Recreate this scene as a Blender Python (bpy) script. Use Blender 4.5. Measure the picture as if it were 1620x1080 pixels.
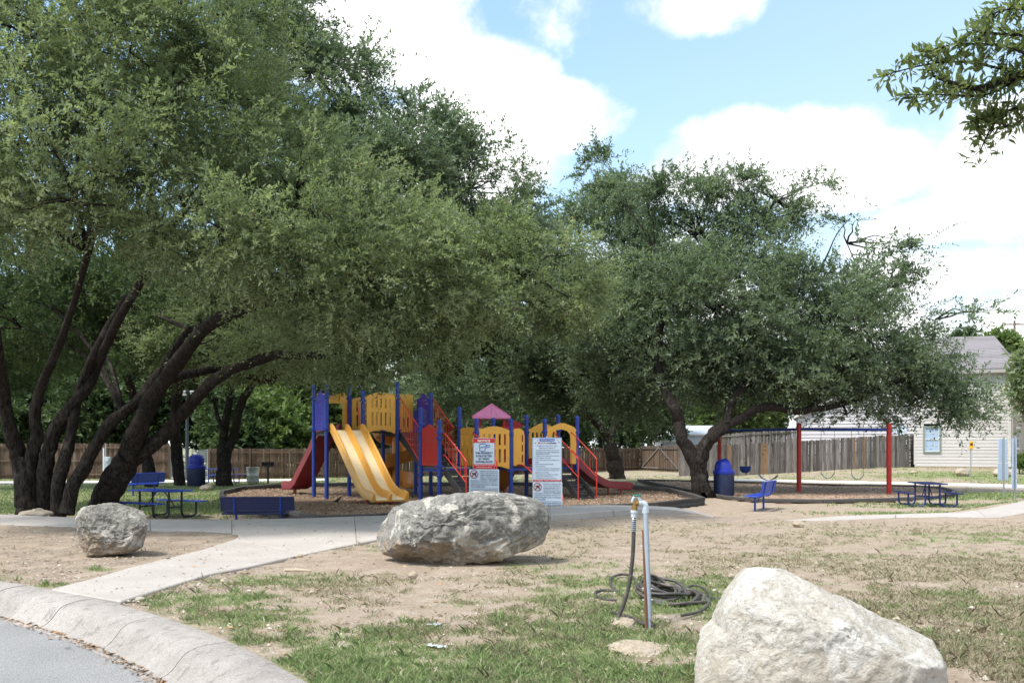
import bpy, bmesh, math, random
import numpy as np
from mathutils import Vector, Matrix

for o in list(bpy.data.objects):
    bpy.data.objects.remove(o)
scene = bpy.context.scene
COL = scene.collection
PI = math.pi
F, CX, HY, EYE = 1500.0, 810.0, 705.0, 1.6      # focal length in photo pixels, centre column, horizon row, eye height

# ------------------------------------------------------------------ camera, sky, sun, exposure
cam_data = bpy.data.cameras.new("camera")
cam = bpy.data.objects.new("camera", cam_data)
COL.objects.link(cam)
cam.location = (0, 0, EYE)
cam.rotation_euler = (PI / 2, 0, 0)
cam_data.sensor_width = 36
cam_data.lens = F * 36 / 1620
cam_data.shift_y = (HY - 540) / 1620
cam_data.clip_start = 0.1
cam_data.clip_end = 3000
scene.camera = cam

SUN_EL, SUN_AZ = math.radians(61), math.radians(-124)   # azimuth from +Y towards +X: high, behind the camera and to the left
SUN_STRENGTH, SUN_ANGLE, SKY_STRENGTH, EXPOSURE = 2.1, 10.0, 0.15, 1.16
sun_data = bpy.data.lights.new("sun", 'SUN')
sun = bpy.data.objects.new("sun", sun_data)
COL.objects.link(sun)
sd = Vector((math.sin(SUN_AZ) * math.cos(SUN_EL), math.cos(SUN_AZ) * math.cos(SUN_EL), math.sin(SUN_EL)))
sun.rotation_euler = sd.to_track_quat('Z', 'Y').to_euler()
sun.location = sd * 100
sun_data.energy = SUN_STRENGTH
sun_data.angle = math.radians(SUN_ANGLE)
sun_data.color = (1.0, 0.955, 0.90)

scene.view_settings.view_transform = 'Standard'
scene.view_settings.look = 'None'
scene.view_settings.exposure = EXPOSURE
scene.view_settings.gamma = 1
scene.view_settings.use_curve_mapping = False
scene.render.engine = 'CYCLES'
scene.cycles.max_bounces = 6
scene.cycles.transparent_max_bounces = 4

world = bpy.data.worlds.new("World")
scene.world = world
world.use_nodes = True


class NT:
    """tiny helper for node trees"""
    def __init__(s, tree, clear=True):
        s.t = tree
        if clear:
            tree.nodes.clear()

    def n(s, typ, **kw):
        nd = s.t.nodes.new(typ)
        for k, v in kw.items():
            if k.startswith('i_'):
                nd.inputs[k[2:].replace('_', ' ')].default_value = v
            else:
                setattr(nd, k, v)
        return nd

    def l(s, a, b):
        s.t.links.new(a, b)

    def put(s, v, sock):
        if isinstance(v, bpy.types.NodeSocket):
            s.l(v, sock)
        else:
            sock.default_value = v

    def m(s, op, a, b=0.0, c=None, clamp=False):
        nd = s.n('ShaderNodeMath', operation=op, use_clamp=clamp)
        s.put(a, nd.inputs[0]); s.put(b, nd.inputs[1])
        if c is not None:
            s.put(c, nd.inputs[2])
        return nd.outputs[0]

    def vm(s, op, a, b):
        nd = s.n('ShaderNodeVectorMath', operation=op)
        s.put(a, nd.inputs[0]); s.put(b, nd.inputs[1])
        return nd.outputs['Value'] if op == 'DOT_PRODUCT' else nd.outputs[0]

    def mix(s, f, a, b, blend='MIX'):
        nd = s.n('ShaderNodeMix', data_type='RGBA', blend_type=blend)
        s.put(f, nd.inputs[0])
        for v, i in ((a, 6), (b, 7)):
            if not isinstance(v, bpy.types.NodeSocket) and len(v) == 3:
                v = (*v, 1)
            s.put(v, nd.inputs[i])
        return nd.outputs[2]

    def noise(s, vec, scale, detail=4, rough=0.55, dist=0.0):
        nd = s.n('ShaderNodeTexNoise')
        nd.inputs['Scale'].default_value = scale
        nd.inputs['Detail'].default_value = detail
        nd.inputs['Roughness'].default_value = rough
        nd.inputs['Distortion'].default_value = dist
        s.l(vec, nd.inputs['Vector'])
        return nd.outputs['Fac']

    def ss(s, v, lo, hi, a=0.0, b=1.0):
        nd = s.n('ShaderNodeMapRange', interpolation_type='SMOOTHSTEP')
        s.put(v, nd.inputs[0])
        nd.inputs[1].default_value = lo; nd.inputs[2].default_value = hi
        nd.inputs[3].default_value = a; nd.inputs[4].default_value = b
        return nd.outputs[0]


def build_sky():
    k = NT(world.node_tree)
    tc = k.n('ShaderNodeTexCoord')
    d = tc.outputs['Generated']
    sky = k.n('ShaderNodeTexSky', sky_type='NISHITA', sun_disc=False)
    sky.sun_elevation = SUN_EL
    sky.sun_rotation = SUN_AZ
    sky.air_density = 0.95
    sky.dust_density = 2.2
    sky.ozone_density = 1.3
    n1 = k.noise(d, 7.5, 9, 0.62)
    n2 = k.noise(d, 2.2, 5, 0.55)
    # cumulus banks, each an ellipse of directions
    blobs = [(590, 50, 190, 120, 1.3), (760, 140, 130, 85, 1.3), (880, 190, 140, 66, 1.3), (700, 250, 230, 100, 1.3),
             (1160, 262, 150, 82, 1.1), (1290, 262, 150, 88, 1.1), (1390, 255, 110, 58, 1), (1010, 300, 90, 40, .8),
             (1560, 345, 180, 40, .7), (1640, 290, 160, 110, 1), (1500, 435, 420, 46, .75), (1080, 12, 120, 34, .42),
             (1560, 215, 130, 50, .6), (1000, 430, 500, 90, .6), (900, 600, 1600, 170, 1), (880, 30, 60, 30, .1)]
    tot = None
    for (px, py, rx, ry, w) in blobs:
        c = Vector(((px - CX) / F, 1, (HY - py) / F)).normalized()
        r = Vector((c.y, -c.x, 0)).normalized()
        u = r.cross(c)
        q = Vector(((px - CX) / F, 1, (HY - py) / F)).length
        sx, sy = rx / F / q, ry / F / q
        a = k.vm('DOT_PRODUCT', d, tuple(r / sx))
        b = k.vm('DOT_PRODUCT', d, tuple(u / sy))
        s_ = k.m('ADD', k.m('MULTIPLY', a, a), k.m('MULTIPLY', b, b))
        v = k.m('SUBTRACT', w, k.m('MULTIPLY', s_, w))
        front = k.m('GREATER_THAN', k.vm('DOT_PRODUCT', d, tuple(c)), 0.2)
        v = k.m('ADD', k.m('MULTIPLY', v, front), k.m('MULTIPLY', k.m('SUBTRACT', 1.0, front), -3.0))
        v = k.m('MAXIMUM', v, -3.0)
        tot = v if tot is None else k.m('MAXIMUM', tot, v)
    shape = k.m('ADD', tot, k.m('MULTIPLY', k.m('SUBTRACT', n1, 0.5), 3.3))
    shape = k.m('ADD', shape, k.m('MULTIPLY', k.m('SUBTRACT', n2, 0.5), 1.0))
    c_view = k.ss(shape, -0.12, 0.80)
    # the same kind of broken cumulus over the rest of the sky
    sep = k.n('ShaderNodeSeparateXYZ')
    k.l(d, sep.inputs[0])
    den = k.m('ADD', k.m('MAXIMUM', sep.outputs[2], 0.0), 0.18)
    comb = k.n('ShaderNodeCombineXYZ')
    k.l(k.m('DIVIDE', sep.outputs[0], den), comb.inputs[0])
    k.l(k.m('DIVIDE', sep.outputs[1], den), comb.inputs[1])
    n3 = k.noise(comb.outputs[0], 1.3, 7, 0.6)
    vdir = Vector((0.05, 1, 0.3)).normalized()
    away = k.ss(k.vm('DOT_PRODUCT', d, tuple(vdir)), 0.80, 0.66)
    c_all = k.m('MULTIPLY', k.ss(n3, 0.46, 0.58), away)
    cl = k.m('MAXIMUM', c_view, c_all)
    # thin white veil towards the horizon
    right = k.ss(k.vm('DOT_PRODUCT', d, (1.0, 0.0, 0.0)), -0.25, 0.6, 0.0, 0.38)
    veil = k.m('ADD', k.ss(sep.outputs[2], 0.50, 0.0, 0.05, 0.5), right)
    blue = k.mix(1.0, sky.outputs[0], (.92, 1.06, 1.06), 'MULTIPLY')
    base = k.mix(veil, blue, (2.5, 3.15, 3.45))
    n4 = k.noise(d, 4.0, 6, 0.6)
    cloud = k.mix(k.ss(k.m('ADD', k.m('MULTIPLY', n4, .6), k.m('MULTIPLY', n1, .4)), 0.40, 0.58), (2.95, 3.08, 3.25), (4.9, 4.9, 4.9))
    col = k.mix(cl, base, cloud)
    bg = k.n('ShaderNodeBackground')
    bg.inputs['Strength'].default_value = SKY_STRENGTH
    k.l(col, bg.inputs[0])
    out = k.n('ShaderNodeOutputWorld')
    k.l(bg.outputs[0], out.inputs[0])


build_sky()

# ------------------------------------------------------------------ numpy noise
rng = np.random.default_rng(7)
random.seed(7)


def _h(ix, iy, iz, seed):
    n = (ix.astype(np.int64) * 374761393 + iy.astype(np.int64) * 668265263 + iz.astype(np.int64) * 2147483647 + seed * 1274126177) & 0xFFFFFFFF
    n = ((n ^ (n >> 13)) * 1274126177) & 0xFFFFFFFF
    n = (n ^ (n >> 16)) & 0xFFFFFFFF
    n = (n * 2246822519) & 0xFFFFFFFF
    return ((n ^ (n >> 15)) & 0xFFFF) / 65535.0


def vnoise(p, seed=0):
    p = np.asarray(p, dtype=np.float64)
    i = np.floor(p); f = p - i; f = f * f * (3 - 2 * f); i = i.astype(np.int64)
    r = 0
    for a in (0, 1):
        wa = f[:, 0] if a else 1 - f[:, 0]
        for b in (0, 1):
            wb = f[:, 1] if b else 1 - f[:, 1]
            for c in (0, 1):
                wc = f[:, 2] if c else 1 - f[:, 2]
                r = r + wa * wb * wc * _h(i[:, 0] + a, i[:, 1] + b, i[:, 2] + c, seed)
    return r


def fbm(p, octv=4, seed=0, gain=0.5):
    s, a, t = 0, 1.0, 0
    p = np.asarray(p, dtype=np.float64)
    for o in range(octv):
        s = s + a * vnoise(p, seed + o * 17)
        t += a; a *= gain; p = p * 2.03 + 11.7
    return s / t


def fbm2(X, Y, sc, octv=4, seed=0, gain=0.5):
    return fbm(np.stack([X * sc, Y * sc, np.zeros_like(X)], 1), octv, seed, gain)


def sm(x, a, b):
    t = np.clip((x - a) / (b - a), 0, 1)
    return t * t * (3 - 2 * t)


# ------------------------------------------------------------------ the lie of the land
KC, KR = (-14.2, -1.4), 15.0        # the cul-de-sac: centre and outer radius of the kerb
_ed = [(-500, 806), (0, 813), (123, 818.6), (367, 821.6), (500, 818.6), (602, 815), (720, 807), (868, 801), (1000, 799),
       (1067, 802), (1130, 816), (1300, 816), (1417, 812.7), (1517, 810), (1567, 803), (1620, 792), (1700, 785)]
_ex = [(x - CX) / F * (F * 1.57 / (y - HY)) for x, y in _ed]
_ey = [F * 1.57 / (y - HY) for x, y in _ed]
_o = np.argsort(_ex); EX = np.array(_ex)[_o]; EY = np.array(_ey)[_o]


def g(X, Y):
    X = np.atleast_1d(np.asarray(X, float)); Y = np.atleast_1d(np.asarray(Y, float))
    e = np.interp(X, EX, EY)
    z = -0.35 * sm(Y, e + 0.15, e + 3.2)
    z = z - 0.25 * np.exp(-(((X + 6.7) / 2.0) ** 2 + ((Y - 24.6) / 1.6) ** 2)) * sm(Y, e + .3, e + 2.5)
    z = z + 0.6 * sm(X, 12, 26) * sm(Y, 42, 60)
    return z


def g1(X, Y):
    return float(g(X, Y)[0])


def W(px, py, d):
    return Vector(((px - CX) / F * d, d, EYE - (py - HY) / F * d))


def P(px, py, z=None):
    """the point of the ground (or of the level z) seen at a pixel of the photograph"""
    if z is not None:
        d = F * (EYE - z) / (py - HY)
        return Vector(((px - CX) / F * d, d, z))
    lo = 3.0
    step = 0.1
    d = lo
    while d < 200:
        w = W(px, py, d)
        if w.z <= g1(w.x, w.y):
            break
        d += step
    a, b = d - step, d
    for _ in range(20):
        mm = (a + b) / 2
        w = W(px, py, mm)
        if w.z <= g1(w.x, w.y):
            b = mm
        else:
            a = mm
    return W(px, py, b)


# ------------------------------------------------------------------ materials
MATS = {}


def new_mat(name):
    m = bpy.data.materials.new(name)
    m.use_nodes = True
    k = NT(m.node_tree)
    out = k.n('ShaderNodeOutputMaterial')
    b = k.n('ShaderNodeBsdfPrincipled')
    k.l(b.outputs[0], out.inputs[0])
    MATS[name] = m
    return m, k, b, out


def pmat(name, col, rough=0.6, var=0.15, scale=6.0, bump=0.0, bscale=60.0, metal=0.0, rnd=0.0, spec=0.5, dirt=None, dscale=2.0, damt=0.5, coat=0.0):
    m, k, b, out = new_mat(name)
    tc = k.n('ShaderNodeTexCoord')
    v = tc.outputs['Object']
    n = k.noise(v, scale, 5, 0.6)
    c = Vector(col)
    colr = k.mix(n, tuple(c * (1 - var)), tuple(c * (1 + var)))
    if dirt:
        nd = k.noise(v, dscale, 6, 0.65, 0.4)
        colr = k.mix(k.m('MULTIPLY', k.ss(nd, 0.48, 0.68), damt), colr, dirt)
    if rnd:
        oi = k.n('ShaderNodeObjectInfo')
        hs = k.n('ShaderNodeHueSaturation')
        k.l(colr, hs.inputs['Color'])
        k.l(k.m('ADD', k.m('MULTIPLY', oi.outputs['Random'], 2 * rnd), 1 - rnd), hs.inputs['Value'])
        colr = hs.outputs[0]
    k.put(colr, b.inputs['Base Color'])
    k.put(k.ss(n, 0.2, 0.8, max(rough - .08, 0), min(rough + .08, 1)), b.inputs['Roughness'])
    b.inputs['Metallic'].default_value = metal
    b.inputs['Specular IOR Level'].default_value = spec
    b.inputs['Coat Weight'].default_value = coat
    if bump:
        bp = k.n('ShaderNodeBump')
        bp.inputs['Strength'].default_value = bump
        bp.inputs['Distance'].default_value = 0.02
        k.l(k.noise(v, bscale, 4, 0.6), bp.inputs['Height'])
        k.l(bp.outputs[0], b.inputs['Normal'])
    return m


def leaf_mat(name, dark, mid, light, trans=0.35, nscale=0.6, odd=None):
    m = bpy.data.materials.new(name)
    m.use_nodes = True
    MATS[name] = m
    k = NT(m.node_tree)
    out = k.n('ShaderNodeOutputMaterial')
    at = k.n('ShaderNodeAttribute', attribute_name='rnd')
    geo = k.n('ShaderNodeNewGeometry')
    n = k.noise(geo.outputs['Position'], nscale, 3, 0.5)
    r = at.outputs['Fac']
    f = k.m('ADD', k.m('MULTIPLY', r, 0.55), k.m('MULTIPLY', k.ss(n, 0.3, 0.7), 0.45))
    cr = k.n('ShaderNodeValToRGB')
    e = cr.color_ramp.elements
    e[0].position = 0.1; e[0].color = (*dark, 1)
    e[1].position = 0.85; e[1].color = (*light, 1)
    x = e.new(0.5); x.color = (*mid, 1)
    k.l(f, cr.inputs[0])
    c = cr.outputs[0]
    if odd:
        c = k.mix(k.m('MULTIPLY', k.m('GREATER_THAN', r, 0.985), 0.85), c, odd)
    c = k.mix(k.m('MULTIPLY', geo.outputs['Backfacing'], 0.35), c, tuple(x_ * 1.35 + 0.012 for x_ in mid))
    b = k.n('ShaderNodeBsdfPrincipled')
    b.inputs['Roughness'].default_value = 0.62
    b.inputs['Specular IOR Level'].default_value = 0.2
    k.l(c, b.inputs['Base Color'])
    t = k.n('ShaderNodeBsdfTranslucent')
    k.l(k.mix(1.0, c, (1.25, 1.4, 0.75), 'MULTIPLY'), t.inputs[0])
    ms = k.n('ShaderNodeMixShader')
    ms.inputs[0].default_value = trans
    k.l(b.outputs[0], ms.inputs[1]); k.l(t.outputs[0], ms.inputs[2])
    k.l(ms.outputs[0], out.inputs[0])
    return m


# ------------------------------------------------------------------ object helpers
def tag(o, label=None, cat=None, group=None, kind=None):
    if label: o['label'] = label
    if cat: o['category'] = cat
    if group: o['group'] = group
    if kind: o['kind'] = kind
    return o


def thing(name, label, cat, loc=(0, 0, 0), rz=0.0, group=None):
    o = bpy.data.objects.new(name, None)
    COL.objects.link(o)
    o.location = loc
    o.rotation_euler = (0, 0, rz)
    o.empty_display_size = 0.2
    return tag(o, label, cat, group)


def copy_tree(o, parent=None):
    c = o.copy(); COL.objects.link(c); c.parent = parent
    for ch in list(o.children):
        if ch.name != c.name:
            copy_tree(ch, c)
    return c


class MB:
    """collects shapes into one mesh; org is subtracted on build so that children sit in their thing's frame"""
    def __init__(s, org=(0, 0, 0)):
        s.v, s.f, s.org = [], [], Vector(org)

    def add(s, vs, fs):
        b = len(s.v)
        s.v += [tuple(x) for x in vs]
        s.f += [tuple(i + b for i in f) for f in fs]
        return s

    def box(s, c, size, rz=0.0, M=None):
        hx, hy, hz = size[0] / 2, size[1] / 2, size[2] / 2
        R = M if M is not None else Matrix.Rotation(rz, 3, 'Z')
        vs = [Vector(c) + R @ Vector((x * hx, y * hy, z * hz)) for z in (-1, 1) for x, y in ((-1, -1), (1, -1), (1, 1), (-1, 1))]
        return s.add(vs, [(3, 2, 1, 0), (4, 5, 6, 7), (0, 1, 5, 4), (1, 2, 6, 5), (2, 3, 7, 6), (3, 0, 4, 7)])

    def beam(s, a, b, w, h, up=(0, 0, 1)):
        a, b = Vector(a), Vector(b)
        t = (b - a); L = t.length; t.normalize()
        sd_ = t.cross(Vector(up)).normalized(); u = sd_.cross(t)
        M = Matrix((t, sd_, u)).transposed()
        return s.box((a + b) / 2, (L, w, h), M=M)

    def tube(s, pts, r, n=8, caps=True, wob=0.0, wseed=0):
        pts = [Vector(p) for p in pts]
        m = len(pts)
        rs = r if isinstance(r, (list, tuple)) else [r] * m
        t0 = (pts[1] - pts[0]).normalized()
        ref = Vector((0, 0, 1)) if abs(t0.z) < 0.9 else Vector((1, 0, 0))
        u = (ref - t0 * ref.dot(t0)).normalized()
        vs = []
        for i in range(m):
            t = (pts[min(i + 1, m - 1)] - pts[max(i - 1, 0)]).normalized()
            u = (u - t * u.dot(t)).normalized()
            w = t.cross(u)
            for j in range(n):
                a = 2 * PI * j / n
                rr = rs[i]
                if wob:
                    rr *= 1 + wob * (math.sin(a * 2 + i * .7 + wseed) * .5 + math.sin(a * 3 - i * .4 + wseed * 2) * .5 + random.uniform(-.5, .5))
                vs.append(pts[i] + (u * math.cos(a) + w * math.sin(a)) * rr)
        fs = [(i * n + j, i * n + (j + 1) % n, (i + 1) * n + (j + 1) % n, (i + 1) * n + j) for i in range(m - 1) for j in range(n)]
        if caps:
            fs.append(tuple(range(n - 1, -1, -1)))
            fs.append(tuple((m - 1) * n + j for j in range(n)))
        return s.add(vs, fs)

    def lathe(s, prof, c=(0, 0, 0), n=24, sx=1.0, sy=1.0):
        vs = [(c[0] + r * sx * math.cos(2 * PI * j / n), c[1] + r * sy * math.sin(2 * PI * j / n), c[2] + z) for r, z in prof for j in range(n)]
        m = len(prof)
        fs = [(i * n + j, i * n + (j + 1) % n, (i + 1) * n + (j + 1) % n, (i + 1) * n + j) for i in range(m - 1) for j in range(n)]
        fs.append(tuple(range(n - 1, -1, -1))); fs.append(tuple((m - 1) * n + j for j in range(n)))
        return s.add(vs, fs)

    def sweep(s, pts, sides, ups, prof, closed=True):
        n = len(prof)
        vs = [p + sd_ * a + u * b for p, sd_, u in zip(pts, sides, ups) for a, b in prof]
        m = len(pts)
        fs = [(i * n + j, i * n + (j + 1) % n, (i + 1) * n + (j + 1) % n, (i + 1) * n + j) for i in range(m - 1) for j in range(n if closed else n - 1)]
        if closed:
            s.add(vs, fs)
            return s
        return s.add(vs, fs)

    def prism(s, poly, z0, z1):
        """vertical prism over an XY polygon; z0/z1 numbers or lists"""
        n = len(poly)
        zz0 = z0 if isinstance(z0, list) else [z0] * n
        zz1 = z1 if isinstance(z1, list) else [z1] * n
        vs = [(p[0], p[1], z) for p, z in zip(poly, zz0)] + [(p[0], p[1], z) for p, z in zip(poly, zz1)]
        fs = [tuple(range(n - 1, -1, -1)), tuple(range(n, 2 * n))] + [(i, (i + 1) % n, n + (i + 1) % n, n + i) for i in range(n)]
        return s.add(vs, fs)

    def mesh(s, name, m, smooth=False, bevel=0.0, bseg=1):
        me = bpy.data.meshes.new(name)
        ox, oy, oz = s.org
        me.from_pydata([(x - ox, y - oy, z - oz) for x, y, z in s.v], [], s.f)
        if bevel or smooth:
            bm = bmesh.new(); bm.from_mesh(me)
            if bevel:
                es = [e for e in bm.edges if len(e.link_faces) == 2 and e.calc_face_angle(0) > 0.6]
                bmesh.ops.bevel(bm, geom=es, offset=bevel, segments=bseg, affect='EDGES', profile=0.5)
            bmesh.ops.recalc_face_normals(bm, faces=bm.faces)
            bm.to_mesh(me); bm.free()
        if m: me.materials.append(m)
        if smooth:
            me.polygons.foreach_set('use_smooth', [True] * len(me.polygons))
            try:
                me.set_sharp_from_angle(angle=math.radians(40))
            except Exception:
                pass
        return me

    def build(s, name, m, parent=None, smooth=False, bevel=0.0, bseg=1):
        return link(name, s.mesh(name, m, smooth, bevel, bseg), parent)


def link(name, me, parent=None, loc=None, rot=None, scale=None):
    o = bpy.data.objects.new(name, me)
    COL.objects.link(o)
    if parent: o.parent = parent
    if loc is not None: o.location = loc
    if rot is not None: o.rotation_euler = rot
    if scale is not None: o.scale = scale
    return o


def np_mesh(name, V, faces, mat_, rnd=None, smooth=False, size=None):
    """V (n,3), faces (m,k) arrays"""
    me = bpy.data.meshes.new(name)
    m, kk = faces.shape
    me.vertices.add(len(V)); me.vertices.foreach_set('co', V.astype(np.float32).ravel())
    me.loops.add(m * kk); me.loops.foreach_set('vertex_index', faces.astype(np.int32).ravel())
    me.polygons.add(m)
    me.polygons.foreach_set('loop_start', np.arange(0, m * kk, kk, dtype=np.int32))
    me.polygons.foreach_set('loop_total', np.full(m, kk, dtype=np.int32))
    if rnd is not None:
        a = me.attributes.new('rnd', 'FLOAT', 'FACE'); a.data.foreach_set('value', rnd.astype(np.float32))
    me.update(calc_edges=True)
    if smooth:
        me.polygons.foreach_set('use_smooth', np.ones(m, dtype=bool))
    if mat_: me.materials.append(mat_)
    return me


def panel_mesh(name, outline, holes, thick, mat_, bevel=0.004):
    """flat board cut from sheet plastic: outline and holes are 2-D point lists (x along, y up); stands in the XZ plane, centred on y=0"""
    cu = bpy.data.curves.new(name, 'CURVE')
    cu.dimensions = '2D'; cu.fill_mode = 'BOTH'
    for lp in [outline] + holes:
        sp = cu.splines.new('POLY'); sp.points.add(len(lp) - 1)
        for i, (x, y) in enumerate(lp):
            sp.points[i].co = (x, y, 0, 1)
        sp.use_cyclic_u = True
    cu.extrude = thick / 2 - bevel; cu.bevel_depth = bevel; cu.bevel_resolution = 1; cu.offset = -bevel
    ob = bpy.data.objects.new(name, cu)
    COL.objects.link(ob)
    dg = bpy.context.evaluated_depsgraph_get()
    me = bpy.data.meshes.new_from_object(ob.evaluated_get(dg))
    bpy.data.objects.remove(ob); bpy.data.curves.remove(cu)
    me.transform(Matrix.Rotation(PI / 2, 4, 'X'))
    me.materials.clear(); me.materials.append(mat_)
    me.name = name
    return me


def text_mesh(body, mat_, width=None, height=None, size=0.1, extrude=0.0008, bold=0.0, spacing=1.0, align='CENTER', line=1.0):
    cu = bpy.data.curves.new('lettering', 'FONT')
    cu.body = body; cu.size = size; cu.extrude = extrude; cu.offset = bold; cu.resolution_u = 2
    cu.align_x = align; cu.align_y = 'CENTER'; cu.space_character = spacing; cu.space_line = line
    ob = bpy.data.objects.new('lettering', cu); COL.objects.link(ob)
    dg = bpy.context.evaluated_depsgraph_get()
    me = bpy.data.meshes.new_from_object(ob.evaluated_get(dg))
    bpy.data.objects.remove(ob); bpy.data.curves.remove(cu)
    xs = [v.co.x for v in me.vertices]; ys = [v.co.y for v in me.vertices]
    if xs:
        w0, h0 = max(xs) - min(xs), max(ys) - min(ys)
        cx, cy = (max(xs) + min(xs)) / 2, (max(ys) + min(ys)) / 2
        if align == 'LEFT': cx = min(xs)
        sx = width / w0 if width else (height / h0 if height else 1)
        sy = height / h0 if height else sx
        me.transform(Matrix.Translation((-cx, -cy, 0)))
        me.transform(Matrix.Diagonal((sx, sy, 1, 1)))
    me.transform(Matrix.Rotation(PI / 2, 4, 'X'))
    me.materials.clear(); me.materials.append(mat_)
    return me


def rrect(x0, y0, x1, y1, r, n=4):
    pts = []
    for (cx, cy, a0) in ((x1 - r, y1 - r, 0), (x0 + r, y1 - r, PI / 2), (x0 + r, y0 + r, PI), (x1 - r, y0 + r, 1.5 * PI)):
        for i in range(n + 1):
            a = a0 + PI / 2 * i / n
            pts.append((cx + r * math.cos(a), cy + r * math.sin(a)))
    return pts


def catmull(pts, sub=5):
    out = []
    n = len(pts)
    for i in range(n - 1):
        p0, p1, p2, p3 = pts[max(i - 1, 0)], pts[i], pts[i + 1], pts[min(i + 2, n - 1)]
        for j in range(sub):
            t = j / sub
            out.append([0.5 * (2 * b + (c - a) * t + (2 * a - 5 * b + 4 * c - d) * t * t + (3 * b - a - 3 * c + d) * t ** 3) for a, b, c, d in zip(p0, p1, p2, p3)])
    out.append(list(pts[-1]))
    return out
# ================================================================== GROUND
def inpoly(X, Y, poly):
    c = np.zeros(X.shape, bool)
    n = len(poly)
    for i in range(n):
        x0, y0 = poly[i][0], poly[i][1]; x1, y1 = poly[(i + 1) % n][0], poly[(i + 1) % n][1]
        if y0 == y1: continue
        cr = ((y0 > Y) != (y1 > Y)) & (X < (x1 - x0) * (Y - y0) / (y1 - y0) + x0)
        c ^= cr
    return c


ZA, ZB = -0.08, -0.20        # top of the timber edging of the two pits
CHIP_A, CHIP_B = -0.25, -0.29
_pa = [(1112, 786), (1098, 781), (1057, 770.5), (1000, 766.5), (900, 763), (740, 762), (600, 763), (500, 763.5), (430, 765.5), (385, 768.5), (352, 775), (350, 780),
       (358, 786), (385, 792), (430, 800), (478, 811), (510, 814.5), (600, 812), (720, 804.5), (868, 800), (960, 797), (1035, 794.5)]
PITA = [P(x, y, ZA) for x, y in _pa]
_pb = [(1010, 757.5), (1130, 760), (1230, 762.5), (1330, 765.5), (1400, 766), (1450, 767), (1490, 769.5), (1510, 775), (1506, 780), (1480, 783.5), (1410, 787), (1300, 789.5), (1200, 788), (1150, 784), (1080, 772)]
PITB = [P(x, y, ZB) for x, y in _pb]

# cover of the lawn: patches of living grass, straw and bare dirt (photo pixels of their centres, size in metres)
def _blobs(lst):
    out = []
    for px, py, rx, ry, w in lst:
        p = P(px, py)
        out.append((p.x, p.y, rx, ry, w))
    return out


GREEN = _blobs([(560, 1010, .9, .6, .8), (700, 1060, 1.8, .7, 1.1), (880, 1000, 1.3, .9, 1.1), (800, 1040, 1.6, .7, 1.3), (930, 1010, 1.2, .9, 1.3), (1000, 940, 1.3, 1.2, 1.2), (640, 1030, 1.2, .5, .9), (960, 960, 1.2, .9, 1.1), (1050, 930, 1.6, 1.3, 1.2), (1130, 960, 1.0, .8, .9),
                (880, 1050, 1.3, .5, .95), (1020, 1040, .9, .45, .8), (330, 950, .9, .7, 1.0), (420, 920, 1.1, .7, .8), (480, 1010, 1.0, .7, .75), (270, 935, .6, .4, .7), (400, 980, .9, .6, .75), (560, 1060, .9, .4, .8), (640, 1070, 1.6, .5, 1.2), (900, 1065, 1.8, .5, 1.3), (1060, 960, 1.2, 1.0, 1.1), (960, 900, 1.6, .7, .7), (760, 960, .6, .4, .5),
                (560, 868, 1.3, .6, .45), (1380, 935, .5, .5, .7), (1530, 870, 2.5, 1.6, .4), (1580, 1000, 1.2, 1.2, .45), (1450, 860, 2, 1, .3), (730, 980, .4, .3, .6),
                (1570, 785, 6, 2.5, 1.3), (1440, 812, 4, .8, .8), (1180, 770, 9, 4, .5), (1600, 850, 3, 1.2, .8), (1500, 950, 1.5, 1.0, .6), (1350, 880, 2, 1, .45), (200, 790, 5, 4, .8), (1480, 800, 3.5, 1.5, .7), (1500, 750, 5, 2.5, 1.3), (1590, 757, 4, 4, 1.0), (130, 785, 5, 5, .9), (330, 800, 3, 2, .35), (20, 790, 5, 6, .6), (1060, 742, 8, 6, .55), (1240, 757, 12, 3, .5), (1300, 755, 9, 3, .35),
                (20, 915, .5, .15, .7), (85, 925, .35, .12, .8), (150, 900, .4, .2, .5)])
DRY = _blobs([(900, 860, 4, 2.0, .22), (1150, 860, 4, 1.6, .25), (1350, 850, 4, 2, .4), (1500, 900, 2.5, 2, .95), (1570, 960, 1.5, 1.5, 1.0), (1420, 960, 1.3, 1.2, .9), (1560, 1040, 1, .8, .8),
              (600, 930, 2, 1.2, .2), (760, 1000, 1.2, .6, .5), (1000, 835, 4, .8, .6), (1300, 830, 4, .8, .6), (1500, 835, 5, .9, .7), (300, 975, 1, .6, .5), (640, 1000, 1.5, .7, .45), (1060, 1010, 1.2, .5, .5), (850, 950, 1.3, .6, .35)])


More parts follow.
